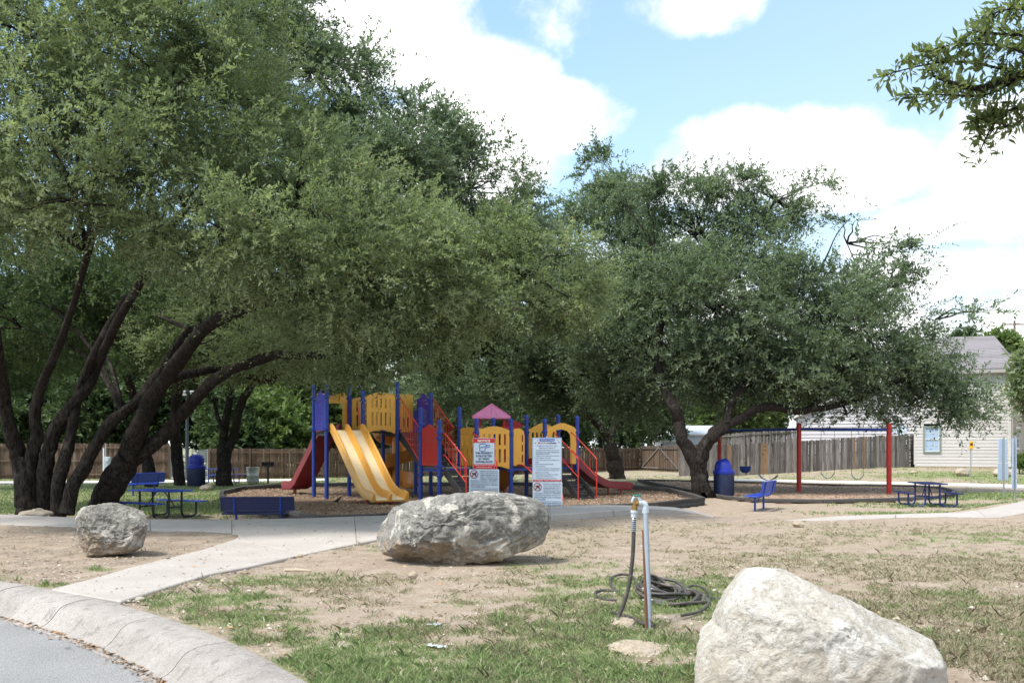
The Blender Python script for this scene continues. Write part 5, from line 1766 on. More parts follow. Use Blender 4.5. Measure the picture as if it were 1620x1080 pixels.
s2 = Sign('tall white Playground Rules sign with a red bottom band above a no handgun sign', 'sign', 842, 889, 692, 762, DS + .1, 865)
mb_ = s2.plate(842.2, 692.0, 888.8, 761.8)
s2.ring(843.0, 692.8, 888.0, 761.2, .006, 'print_blue', parent=mb_)
s2.plate(853.4, 693.9, 877.4, 697.7, 'print_blue', 'title_band', y=-.005, t=.003, r=.02, parent=mb_)
s2.text('Westover Crossing', 865.4, 695.7, 21, 2.3, 'print_white', mb_, y=-.0085, bold=.002)
xx = 851.0
for ch, mt_, w_ in (('P', 'print_red', 1.9), ('l', 'print_navy', .7), ('a', 'print_orange', 1.7), ('y', 'print_blue', 1.8), ('g', 'print_red', 1.8), ('r', 'print_navy', 1.3), ('o', 'print_orange', 1.8), ('u', 'print_red', 1.7), ('n', 'print_green', 1.7), ('d', 'print_navy', 1.8)):
    s2.text(ch, xx + w_ / 2, 700.4, w_, 2.6 if ch in 'lPdyg' else 2.0, mt_, mb_, bold=.004); xx += w_ + .35
s2.text('Rules', 875.6, 700.3, 9, 2.6, 'print_navy', mb_, bold=.004)
for (x_, y_, mt_) in ((850.5, 696.2, 'print_green'), (881.6, 695.6, 'print_orange'), (846.9, 700.5, 'print_blue'), (884.2, 699.2, 'print_navy')):
    s2.shape([(x_ + (1.2 if i % 2 == 0 else .55) * math.cos(PI * i / 5 - PI / 2), y_ + (1.3 if i % 2 == 0 else .6) * math.sin(PI * i / 5 - PI / 2)) for i in range(10)], [], mt_, mb_, 'star')
for t, cx_, cy, w_ in (('Playground Hours: 8am - 9pm', 865.5, 704.8, 32), ('Playground is for Ages 5-12', 865.5, 708.2, 25),
                       ('This playground is play at your own risk', 866, 711.8, 37), ('Homeowners Association will assume no', 866.3, 714.8, 37.5), ('responsibility for injuries.', 858.5, 717.7, 23),
                       ('Children must be supervised at all times', 866, 720.7, 37), ('Please dispose of all trash.', 859.6, 724.0, 24.5), ('Please make sure pets are leashed at all', 866, 727.4, 37), ('times.', 849.7, 730.6, 5.5),
                       ('Please clean up after your pet.', 861.6, 733.9, 28.5), ('No pets climbing.', 855, 737.2, 15.5), ('You must be a resident or accompanied by', 866.4, 740.6, 38), ('a resident of Westover Crossing to use', 866.0, 743.6, 37),
                       ('playground is permitted.', 857.8, 747.1, 21.5), ('Please report any vandalism or broken', 865.2, 750.2, 35.5), ('equipment to the HOA board.', 860.8, 753.2, 27), ('No smoking or any type is permitted.', 864, 756.5, 33)):
    s2.text(t, cx_, cy, w_, 1.75, 'print_navy', mb_, bold=.0012)
for cy in (720.7, 724, 727.4, 733.9, 737.2, 740.6, 750.2, 756.5):
    s2.shape([(845.4 + .35 * math.cos(PI * i / 4), cy + .35 * math.sin(PI * i / 4)) for i in range(8)], [], 'print_navy', mb_, 'bullet')
s2.plate(843.4, 758.3, 887.6, 761.2, 'print_red', 'footer_band', y=-.005, t=.003, r=.006, parent=mb_)
s2.text('No Trespassing - Violators will be Prosecuted', 865.5, 759.8, 40, 1.6, 'print_white', mb_, y=-.0085, bold=.002)
handgun_sign(s2, 842.8, 762.2, 889.6, 801.8, '30.06', 'CONCEALED')


def side_sign(label, px, y0, y1, wpx, ybase, d, rz, two):
    X = (px - CX) / F * d; z0 = g1(X, d)
    root = thing('sign', label, 'sign', (X, d, z0), rz)
    zt = EYE - (y0 - HY) / F * d - z0; zb = EYE - (y1 - HY) / F * d - z0
    mb = MB(); mb.box((0, .0, (zt + .05) / 2 - .15), (.06, .04, zt + .4)); mb.build('post', MATS['sign_post_grey'], root, bevel=.005)
    zs = [(zt, zb)] if not two else [(zt, zb + (zt - zb) * .42), (zb + (zt - zb) * .41, zb)]
    for i, (a, b_) in enumerate(zs):
        w_ = .62 if i == 0 else .72
        me = panel_mesh('board', rrect(-w_ / 2, b_, w_ / 2, a, .03), [], .006, MATS['sign_back'], .001)
        link('board', me, root, loc=(0, .03, 0))


side_sign('pale blue sign turned obliquely, left one of the pair at the right edge', 1588, 694, 759, 16, 784, 35.5, math.radians(33), True)
side_sign('pale blue sign nearly edge on, right one of the pair at the right edge', 1606, 693, 773, 8, 790, 34.0, math.radians(48), True)
p = P(1536, 754)
t_ = thing('waste_station_sign', 'small yellow sign on a thin grey post in front of the house', 'sign', (p.x, p.y, p.z), math.radians(-8))
kz = p.y / F
mb = MB(); mb.box((0, 0, 57 * kz / 2 - .1), (.05, .05, 57 * kz + .1)); mb.build('post', MATS['sign_post_grey'], t_)
pmat('sign_yellow', (.75, .40, .04), .5, .08, 5)
mb = MB(); mb.box((0, -.06, 50 * kz), (6.4 * kz, .06, 13 * kz)); o = mb.build('board', MATS['sign_yellow'], t_, bevel=.02)
mb = MB(); mb.box((0, -.095, 51.5 * kz), (3.4 * kz, .01, 4 * kz)); mb.build('dispenser_slot', MATS['print_black'], o)

# ================================================================== WATER PIPE AND HOSE
pmat('pvc_grey', (.27, .31, .36), .38, .08, 8, .05, 60, dirt=(.25, .25, .24), dscale=14, damt=.4)
pmat('pvc_white', (.50, .54, .60), .35, .06, 8, dirt=(.4, .4, .38), dscale=20, damt=.3)
pmat('hose_rubber', (.060, .052, .046), .5, .35, 14, .15, 80, dirt=(.17, .14, .11), dscale=9, damt=.7)
pmat('brass', (.36, .22, .07), .42, .2, 20, metal=.8, dirt=(.12, .09, .05), dscale=20)
pmat('tap_green', (.03, .16, .12), .5, .2, 20)
pmat('chrome', (.62, .63, .64), .25, .1, 20, metal=.9)
pmat('rebar_rust', (.16, .062, .030), .85, .3, 30, .4, 90)
pmat('wire_tie', (.5, .5, .48), .5, .1)
dp = 8.62


def pp(x, y, d=dp):
    return W(x, y, d)


base = P(1028, 993)
pipe = thing('standpipe', 'grey plastic water standpipe with tap and rusty stake in the grass', 'water pipe', tuple(base))
BO = tuple(base)
top = pp(1021, 806)
mb = MB(BO); mb.tube([(base.x, base.y, -.2), (base.x, base.y, 0), top], .0235, 18); mb.build('riser_pipe', MATS['pvc_grey'], pipe, smooth=True)
mb = MB(BO); c_ = pp(1021, 801)
mb.tube([pp(1021.3, 811), pp(1021, 803)], .034, 18); mb.tube(catmull([pp(1021, 805), pp(1020.5, 799), pp(1017.5, 796), pp(1012.5, 795)], 5), .030, 16); mb.tube([pp(1014, 795.2), pp(1010.5, 795)], .034, 16)
mb.build('elbow', MATS['pvc_white'], pipe, smooth=True)
mb = MB(BO); mb.tube([pp(1011, 795.4), pp(1003, 796.5)], .024, 14); mb.tube([pp(1004.5, 792), pp(1004, 803)], .022, 14); mb.tube([pp(1004, 800), pp(1003.8, 806.5)], .027, 14); tap = mb.build('tap_body', MATS['brass'], pipe, smooth=True)
mb = MB(BO); mb.tube(catmull([pp(1011, 792.5), pp(1010, 788), pp(1007, 786), pp(1003, 787), pp(1001, 791), pp(1000.5, 794)], 4), .018, 10)
mb.build('spout', MATS['chrome'], tap, smooth=True)
mb = MB(BO); hc_ = pp(1008, 783.6); mb.tube([hc_ + Vector((0, 0, -.03)), hc_ + Vector((0, 0, .006))], .01, 8)
mb.tube([hc_ + Vector((.035 * math.cos(2 * PI * i / 16), .035 * math.sin(2 * PI * i / 16), .004 * (i % 4 < 2))) for i in range(17)], .007, 8, caps=False)
for i in range(4):
    a = PI / 2 * i; mb.tube([hc_, hc_ + Vector((.035 * math.cos(a), .035 * math.sin(a), 0))], .005, 6)
mb.build('tap_wheel', MATS['tap_green'], tap, smooth=True)
mb = MB(BO); mb.tube([(base.x - .035, base.y - .035, -.1), (base.x - .035, base.y - .035, 0), pp(1017.5, 838, dp - .04)], .011, 8); mb.build('rusty_stake', MATS['rebar_rust'], pipe, smooth=True)
for py in (863, 930, 948):
    q = pp(1021 + (py - 806) * 7 / 187, py); mb = MB(BO)
    mb.tube([Vector((q.x - .012 + .046 * math.cos(2 * PI * i / 16), q.y - .01 + .04 * math.sin(2 * PI * i / 16), q.z)) for i in range(17)], .004, 6, caps=False); mb.build('wire_tie', MATS['wire_tie'], pipe, smooth=True)

hose = thing('garden_hose', 'dark rubber hose hanging from the tap and coiled on the grass', 'hose', tuple(P(1060, 955)))
HO = tuple(hose.location)
mb = MB(HO); mb.tube([pp(1003.6, 806.5), pp(1003.4, 811)], .034, 16); mb.tube([pp(1003.4, 811), pp(1003, 818)], .028, 16); mb.build('hose_coupling', MATS['pvc_white'], hose, smooth=True)
mb = MB(HO)
for i in range(7 * 12 + 1):
    pass
hp_ = [pp(1003 + .9 * math.cos(0) * 0 - (t_i / 84) * .8, 818 + t_i / 84 * 22) + Vector((.023 * math.cos(2 * PI * t_i / 12), .023 * math.sin(2 * PI * t_i / 12), 0)) for t_i in range(85)]
mb.tube(hp_, .0042, 5); mb.build('spring_guard', MATS['chrome'], hose, smooth=True)
mb = MB(HO); mb.tube(catmull([pp(1003, 816), pp(1002.6, 835), pp(1002, 860), pp(1000.5, 885), pp(997, 915), pp(991.5, 940), pp(985, 960), pp(979.5, 972), Vector((pp(977, 976).x, dp - .02, .02))], 4), .0185, 12); mb.build('hose_tube', MATS['hose_rubber'], hose, smooth=True)
# the coil: overlapping flattened loops lying over each other, each one stacked a little askew
rs_ = random.Random(5)
cc = P(1065, 952)
path = []
for lp in range(9):
    rx = .32 - lp * .016 + rs_.uniform(-.03, .03); ry = .34 - lp * .022 + rs_.uniform(-.03, .03)
    ox, oy = rs_.uniform(-.05, .05) - .012 * lp, rs_.uniform(-.05, .05) + .02 * lp; tilt = rs_.uniform(.02, .08); ta = rs_.uniform(0, 2 * PI)
    zb = .02 + lp * .023
    loop = []
    for i in range(18):
        a = 2 * PI * i / 18 + .35 * lp
        loop.append((cc.x + ox + rx * math.cos(a), cc.y + oy + ry * math.sin(a), max(.017, zb * (.75 + .25 * math.cos(a - 2)) + tilt * math.cos(a - ta) * .55 + .012 * math.sin(3 * a + lp))))
    path += loop
mb = MB(HO); mb.tube(catmull(path, 3), .0175, 10); mb.build('hose_coil', MATS['hose_rubber'], hose, smooth=True)
mb = MB(HO); q = [P(1078, 978), P(1105, 972), P(1120, 960), P(1122, 945), P(1112, 934), P(1095, 930), P(1080, 938)]
mb.tube(catmull([Vector((v.x, v.y, v.z + .03)) for v in q], 5), .014, 9); mb.build('hose_tube', MATS['hose_rubber'], hose, smooth=True)
mb = MB(HO); q = [P(1035, 994), P(1012, 988), P(995, 980), P(978, 974), P(970, 972)]
mb.tube(catmull([Vector((v.x, v.y, v.z + .025)) for v in q], 5), .0175, 9); mb.build('hose_tube', MATS['hose_rubber'], hose, smooth=True)
mb = MB(HO); q = [P(975, 952), P(955, 950), P(942, 944), P(944, 938), P(960, 936), P(980, 938)]
mb.tube(catmull([Vector((v.x, v.y, v.z + .02)) for v in q], 5), .0165, 9); mb.build('hose_tube', MATS['hose_rubber'], hose, smooth=True)
mb = MB(HO); q = [P(1000, 950), P(985, 946), P(968, 930), P(966, 918), P(980, 911), P(996, 912), P(1006, 922), P(1012, 938)]
mb.tube(catmull([Vector((v.x, v.y, v.z + .02)) for v in q], 5), .0165, 9); mb.build('hose_tube', MATS['hose_rubber'], hose, smooth=True)
mb = MB(HO); q = [P(1125, 948), P(1145, 950), P(1170, 952), P(1185, 956)]
mb.tube(catmull([Vector((v.x, v.y, v.z + .015)) for v in q], 5), .0165, 9); mb.build('hose_tube', MATS['hose_rubber'], hose, smooth=True)

# stick by the path and scraps on the lawn
pmat('stick_wood', (.50, .41, .30), .8, .2, 12, .3, 60)
a, b_ = P(451, 903.5), P(492, 905)
t_ = MB(tuple(a)); t_.tube([a + Vector((0, 0, .02)), a.lerp(b_, .5) + Vector((0, 0, .026)), b_ + Vector((0, 0, .02))], [.018, .02, .014], 8, wob=.1)
o = t_.build('stick', MATS['stick_wood'], smooth=True); o.location = a; tag(o, 'pale stick lying along the edge of the path', 'stick')
pmat('paper', (.42, .45, .48), .7, .1, 8)
for px, py, lab in ((686, 990, 'crumpled pale plastic scrap lying on the grass'), (690, 1024, 'thin white strip of rubbish lying on the dirt')):
    q = P(px, py); rs2 = random.Random(int(px)); bm = bmesh.new()
    bmesh.ops.create_grid(bm, x_segments=6, y_segments=4, size=.5)
    for v in bm.verts: v.co = (v.co.x * (.11 if py < 1000 else .17), v.co.y * (.09 if py < 1000 else .045), rs2.uniform(0, .02) + .008)
    me = bpy.data.meshes.new('scrap'); bmesh.ops.solidify(bm, geom=bm.faces, thickness=.002); bm.to_mesh(me); bm.free(); me.materials.append(MATS['paper'])
    tag(link('litter_scrap', me, loc=q, rot=(0, 0, -.5 if py > 1000 else .6)), lab, 'litter')

# grackle on the chips
pmat('bird_black', (.015, .015, .02), .4, .2, 20)
q = P(534, 797, CHIP_A + .02)
bird = thing('bird', 'black bird standing on the wood chips left of the yellow slide', 'bird', tuple(q), math.radians(25))


def skin_fig(pts, edges, radii, name, mt, parent, sub=2):
    me = bpy.data.meshes.new(name); me.from_pydata(pts, edges, [])
    o = bpy.data.objects.new(name, me); COL.objects.link(o)
    sk = o.modifiers.new('skin', 'SKIN'); me.skin_vertices or None
    for i, r in enumerate(radii):
        me.skin_vertices[0].data[i].radius = r if isinstance(r, tuple) else (r, r)
    me.skin_vertices[0].data[0].use_root = True
    ss_ = o.modifiers.new('sub', 'SUBSURF'); ss_.levels = sub; ss_.render_levels = sub
    dg = bpy.context.evaluated_depsgraph_get()
    m2 = bpy.data.meshes.new_from_object(o.evaluated_get(dg))
    bpy.data.objects.remove(o); bpy.data.meshes.remove(me)
    m2.materials.clear(); m2.materials.append(MATS[mt]); m2.name = name
    m2.polygons.foreach_set('use_smooth', [True] * len(m2.polygons))
    return link(name, m2, parent)


skin_fig([(0, 0, .13), (.05, 0, .16), (.085, 0, .20), (.11, 0, .232), (.135, 0, .232), (.165, 0, .226), (-.05, 0, .11), (-.10, 0, .095), (-.20, 0, .07), (.01, .02, .07), (.01, .02, .0), (.045, .02, .0), (.01, -.02, .07), (.01, -.02, .0), (.045, -.02, .0)],
         [(0, 1), (1, 2), (2, 3), (3, 4), (4, 5), (0, 6), (6, 7), (7, 8), (0, 9), (9, 10), (10, 11), (0, 12), (12, 13), (13, 14)],
         [(.05, .055), (.045, .045), (.028, .028), (.028, .028), (.012, .012), (.003, .003), (.04, .035), (.022, .014), (.026, .006), .007, .004, .003, .007, .004, .003], 'body', 'bird_black', bird)
for s_ in (-1, 1):
    mb = MB(); mb.add([(.05, s_ * .042, .17), (-.02, s_ * .055, .15), (-.12, s_ * .03, .10), (-.03, s_ * .048, .105), (.04, s_ * .044, .13), (.05, s_ * .034, .17), (-.02, s_ * .04, .15), (-.12, s_ * .02, .10), (-.03, s_ * .035, .105), (.04, s_ * .034, .13)],
                      [(0, 1, 2, 3, 4), (9, 8, 7, 6, 5), (0, 5, 6, 1), (1, 6, 7, 2), (2, 7, 8, 3), (3, 8, 9, 4), (4, 9, 5, 0)]); mb.build('wing', MATS['bird_black'], bird)
# ================================================================== FENCES
def picket_mat(name, stops, streak=.5):
    m, k, b, out = new_mat(name)
    oi = k.n('ShaderNodeObjectInfo'); cr = k.n('ShaderNodeValToRGB'); k.l(oi.outputs['Random'], cr.inputs[0])
    e = cr.color_ramp.elements
    e[0].position, e[0].color = stops[0][0], (*stops[0][1], 1)
    e[1].position, e[1].color = stops[-1][0], (*stops[-1][1], 1)
    for p_, c in stops[1:-1]:
        x = e.new(p_); x.color = (*c, 1)
    geo = k.n('ShaderNodeNewGeometry')
    mp = k.n('ShaderNodeMapping'); mp.inputs['Scale'].default_value = (14, 14, 1.2); k.l(geo.outputs['Position'], mp.inputs['Vector'])
    n = k.noise(mp.outputs[0], 1.0, 6, .65)
    c = k.mix(k.ss(n, .35, .68, 0, streak), cr.outputs[0], (.035, .028, .024))
    n2 = k.noise(mp.outputs[0], .35, 4, .6)
    c = k.mix(k.ss(n2, .55, .75, 0, .35), c, (.33, .30, .27))
    k.l(c, b.inputs['Base Color']); b.inputs['Roughness'].default_value = .9; b.inputs['Specular IOR Level'].default_value = .15
    bp = k.n('ShaderNodeBump'); bp.inputs['Strength'].default_value = .5; bp.inputs['Distance'].default_value = .01; k.l(n, bp.inputs['Height']); k.l(bp.outputs[0], b.inputs['Normal'])
    return m


picket_mat('pickets_grey', [(0, (.09, .08, .075)), (.5, (.17, .155, .145)), (1, (.29, .268, .25))], .6)
picket_mat('pickets_brown', [(0, (.085, .055, .038)), (.5, (.14, .095, .068)), (1, (.20, .15, .11))], .4)
picket_mat('pickets_red', [(0, (.095, .062, .045)), (.5, (.145, .098, .072)), (1, (.21, .15, .11))], .4)
picket_mat('pickets_new', [(0, (.21, .135, .085)), (1, (.28, .175, .10))], .35)
PICKETS = {}


def picket_mesh(H, mt):
    key = (round(H, 2), mt)
    if key not in PICKETS:
        mb = MB(); w, t = .069, .009
        mb.add([(-w, -t, 0), (w, -t, 0), (w, -t, H - .03), (w - .03, -t, H), (-w + .03, -t, H), (-w, -t, H - .03), (-w, t, 0), (w, t, 0), (w, t, H - .03), (w - .03, t, H), (-w + .03, t, H), (-w, t, H - .03)],
               [(0, 1, 2, 3, 4, 5), (11, 10, 9, 8, 7, 6)] + [(i, i + 6, (i + 1) % 6 + 6, (i + 1) % 6) for i in range(6)])
        PICKETS[key] = mb.mesh('picket', MATS[mt])
    return PICKETS[key]


def fence(label, pts, H, mt, rails_front=True, pitch=.146, gap_posts=2.4, new_at=(), seed=1, group=None, zoff=None, top=None, sag=.02):
    """pts: plan points; the far side carries the pickets when rails_front"""
    rs = random.Random(seed)
    p0 = pts[0]; root = thing('wooden_fence', label, 'fence', (p0[0], p0[1], g1(*p0)), group=group)
    O = Vector(root.location)
    for a, b_ in zip(pts[:-1], pts[1:]):
        A, B = Vector((a[0], a[1], 0)), Vector((b_[0], b_[1], 0)); t = (B - A).normalized(); L = (B - A).length
        nrm = Vector((-t.y, t.x, 0))
        if nrm.y < 0: nrm = -nrm
        off = nrm * (.05 if rails_front else -.05)
        n = int(L / pitch); rz = math.atan2(t.y, t.x)
        for i in range(n):
            q = A + t * (i + .5) * L / n + off
            z = g1(q.x, q.y)
            mm = mt
            if any(abs((q.x / q.y * F + CX) - nx) < nw for nx, nw in new_at): mm = 'pickets_new'
            me = picket_mesh(H, mm)
            o = link('picket', me, root, loc=(q.x - O.x, q.y - O.y, z - O.z + rs.uniform(-sag, sag) + (fbm2(np.array([q.x]), np.array([q.y]), .3, 2, 3)[0] - .5) * .08), rot=(rs.uniform(-.008, .008), rs.uniform(-.012, .012), rz + rs.uniform(-.03, .03)))
        ns = max(1, round(L / gap_posts))
        for i in range(ns + 1):
            q = A + t * L * i / ns - off * (.9)
            z = g1(q.x, q.y); mb = MB(O); mb.box((q.x, q.y, z + H / 2 - .08), (.09, .09, H - .02), rz=rz); mb.build('post', MATS[mt], root)
        for zz in (.28, H * .52, H - .22):
            for i in range(ns):
                q0 = A + t * L * i / ns - off * .2; q1 = A + t * L * (i + 1) / ns - off * .2
                mb = MB(O); mb.beam((q0.x, q0.y, g1(q0.x, q0.y) + zz), (q1.x, q1.y, g1(q1.x, q1.y) + zz), .04, .09); mb.build('rail', MATS[mt], root)
    return root


def XY(px, d):
    return ((px - CX) / F * d, d)


fence('brown wooden fence with rails on this side, behind the left oak trunks', [XY(-140, 55), XY(268, 56)], 2.08, 'pickets_red', seed=1)
fence('long weathered brown fence with rails on this side, behind the slides', [XY(331, 56), XY(520, 57.5), XY(740, 62), XY(925, 71), XY(1013, 76)], 1.80, 'pickets_brown', seed=2, pitch=.15)
fence('grey picket fence with two new orange boards behind the swings', [XY(1075, 61), XY(1250, 60.5), XY(1437, 60)], 2.02, 'pickets_grey', rails_front=False, seed=3, new_at=((1154, 3.0), (1206, 2), (1211, 3), (1352, 2.6), (1367, 2)), pitch=.14, sag=.035)
fence('short run of grey picket fence turning back to the house wall', [XY(1439, 60.3), XY(1458, 66.5)], 2.1, 'pickets_grey', rails_front=False, seed=4)
fence('darker fence standing behind the picket fence below the trees', [XY(1136, 80), XY(1262, 78)], 2.75, 'pickets_grey', rails_front=True, seed=5)
# timber gate with crossed braces between the two fences
ga, gb = Vector((*XY(1015, 76), 0)), Vector((*XY(1074, 70), 0))
gt = thing('wooden_gate', 'double wooden gate with diagonal braces left of the right hand oak', 'gate', (ga.x, ga.y, g1(ga.x, ga.y)))
GO = Vector(gt.location); t = (gb - ga).normalized(); L = (gb - ga).length
for i in range(int(L / .146)):
    q = ga + t * (i + .5) * .146; link('picket', picket_mesh(1.95, 'pickets_brown'), gt, loc=(q.x - GO.x, q.y - GO.y, random.uniform(-.02, .02)), rot=(0, 0, math.atan2(t.y, t.x)))
nf = Vector((t.y, -t.x, 0)) * .05
for k0, k1 in ((.02, .49), (.51, .98)):
    a, b_ = ga + t * L * k0 + nf, ga + t * L * k1 + nf
    lo_, hi_ = (.25, 1.8) if k0 < .3 else (1.8, .25)
    for z in (.25, 1.75):
        mb = MB(GO); mb.beam((a.x, a.y, GO.z + z), (b_.x, b_.y, GO.z + z), .04, .10); mb.build('rail', MATS['pickets_grey'], gt)
    mb = MB(GO); mb.beam((a.x, a.y, GO.z + lo_), (b_.x, b_.y, GO.z + hi_), .045, .10); mb.build('brace', MATS['pickets_grey'], gt)
# galvanised chain-link gate
ga, gb = Vector((*XY(269, 56), 0)), Vector((*XY(330, 56), 0))
gt = thing('chain_link_gate', 'grey chain link gate between the two brown fences', 'gate', (ga.x, ga.y, g1(ga.x, ga.y))); GO = Vector(gt.location)
L = (gb - ga).length; H_ = 1.72
pmat('galv_pipe', (.42, .44, .46), .45, .1, 8, metal=.6)
for k0, k1, tp in ((0, .13, 0), (.15, .56, 1), (.57, .98, 1)):
    x0, x1 = ga.x + L * k0, ga.x + L * k1
    mb = MB(GO); mb.tube([(x0, ga.y, GO.z + .05), (x0, ga.y, GO.z + H_), (x1, ga.y, GO.z + H_), (x1, ga.y, GO.z + .05), (x0, ga.y, GO.z + .05)], .03, 8); mb.build('frame', MATS['galv_pipe'], gt, smooth=True)
    mb = MB(GO); n = int((x1 - x0) / .07)
    w_ = x1 - x0
    for s_ in (1, -1):
        k_ = -int(H_ / .09)
        while k_ * .09 < w_:
            # a wire climbing at 45 degrees, clipped to the frame
            u0 = k_ * .09; u1 = u0 + H_; z0 = 0.; 
            a0, a1 = max(u0, 0), min(u1, w_)
            if a1 > a0:
                za, zb = a0 - u0, a1 - u0
                xa, xb = (a0, a1) if s_ > 0 else (w_ - a0, w_ - a1)
                mb.tube([(x0 + xa, ga.y, GO.z + za), (x0 + xb, ga.y, GO.z + zb)], .006, 3, caps=False)
            k_ += 1
    o = mb.build('wire_mesh', MATS['galv_pipe'], gt); o['kind'] = 'stuff'
mb = MB(GO); mb.box((ga.x + L * .065, ga.y + .03, GO.z + .9), (L * .11, .02, 1.6)); mb.build('side_panel', MATS['galv_pipe'], gt)

# utility cabinet behind the trunks
pmat('cabinet_grey', (.36, .42, .47), .5, .06, 5)
pmat('meter_glass', (.5, .55, .58), .2, .1, 5)
q = XY(170, 54.5)
t_ = thing('utility_box', 'pale grey utility meter box on the brown fence between the oak trunks', 'utility box', (q[0], q[1], g1(*q)))
mb = MB(); mb.box((0, 0, .75), (.36, .2, 1.15)); mb.build('cabinet', MATS['cabinet_grey'], t_, bevel=.015)
mb = MB(); mb.tube([(.02, -.1, 1.18), (.02, -.2, 1.18)], .11, 16); mb.build('meter', MATS['meter_glass'], t_, smooth=True)
mb = MB(); mb.tube([(-.1, 0, -.2), (-.1, 0, 2.1)], .04, 8); mb.build('conduit', MATS['galv_pipe'], t_, smooth=True)
mb = MB(); mb.box((-.23, .02, .95), (.07, .05, 1.75)); mb.build('side_board', MATS['print_white'], t_)

# ================================================================== HOUSES
pmat('siding', (.54, .515, .495), .6, .05, 3, .05, 40, rnd=.03)
pmat('siding_lilac', (.56, .54, .555), .6, .05, 3, .05, 40, rnd=.03)
pmat('trim_white', (.62, .61, .58), .5, .05, 4)
pmat('trim_green', (.20, .25, .22), .5, .05, 4)
pmat('foundation', (.38, .31, .24), .9, .15, 6, .2, 40)
pmat('fascia', (.40, .37, .35), .6, .08, 4)
pmat('shingles', (.215, .195, .20), .9, .18, 3, .4, 60, rnd=.15)
pmat('shingles_light', (.26, .24, .24), .9, .15, 3, .4, 60, rnd=.15)
m, k, b, out = new_mat('window_glass')
b.inputs['Base Color'].default_value = (.10, .16, .24, 1); b.inputs['Roughness'].default_value = .05; b.inputs['Specular IOR Level'].default_value = .9; b.inputs['Coat Weight'].default_value = 1
m, k, b, out = new_mat('blind')
b.inputs['Base Color'].default_value = (.34, .46, .62, 1); b.inputs['Roughness'].default_value = .35; b.inputs['Coat Weight'].default_value = .6
m, k, b, out = new_mat('house_brick')
tc = k.n('ShaderNodeTexCoord'); bt = k.n('ShaderNodeTexBrick')
mp = k.n('ShaderNodeMapping'); mp.inputs['Rotation'].default_value = (PI / 2, 0, 0); k.l(tc.outputs['Object'], mp.inputs['Vector'])
bt.inputs['Scale'].default_value = 1; bt.inputs['Brick Width'].default_value = .22; bt.inputs['Row Height'].default_value = .08; bt.inputs['Mortar Size'].default_value = .008
bt.inputs['Color1'].default_value = (.30, .25, .21, 1); bt.inputs['Color2'].default_value = (.38, .32, .27, 1); bt.inputs['Mortar'].default_value = (.45, .42, .38, 1)
k.l(mp.outputs[0], bt.inputs['Vector']); k.l(bt.outputs['Color'], b.inputs['Base Color']); b.inputs['Roughness'].default_value = .9


def clapboards(root, A, B, z0, z1, mt, O, pitch=.19, cuts=(), gable=None, lap=.022):
    """real lapped boards from A to B (plan), cut round window openings: cuts = (s0, s1, z0, z1)"""
    t = (B - A).normalized(); L = (B - A).length; n_ = Vector((t.y, -t.x, 0))
    if n_.y > 0: n_ = -n_
    z = z0
    i = 0
    while z < z1 - .02:
        h = min(pitch, z1 - z)
        s0, s1 = 0, L
        if gable and z > gable[0]:
            f_ = (z + h - gable[0]) / (gable[1] - gable[0]); s0, s1 = L * .5 * f_, L - L * .5 * f_
            if s1 - s0 < .2: break
        segs = [(s0, s1)]
        for c in cuts:
            if z + h > c[2] and z < c[3]:
                ns = []
                for a, b_ in segs:
                    if c[0] > a and c[1] < b_: ns += [(a, c[0]), (c[1], b_)]
                    else: ns.append((a, b_))
                segs = ns
        for a, b_ in segs:
            p, q = A + t * a, A + t * b_
            vs = []
            for r in (p, q):
                vs += [r + n_ * .002 + Vector((0, 0, z + h)), r + n_ * lap + Vector((0, 0, z)), r - n_ * .03 + Vector((0, 0, z)), r - n_ * .03 + Vector((0, 0, z + h))]
            mb = MB(O); mb.add(vs, [(0, 1, 5, 4), (1, 2, 6, 5), (2, 3, 7, 6), (3, 0, 4, 7), (3, 2, 1, 0), (4, 5, 6, 7)])
            mb.build('siding_board', MATS[mt], root)
        z += h; i += 1


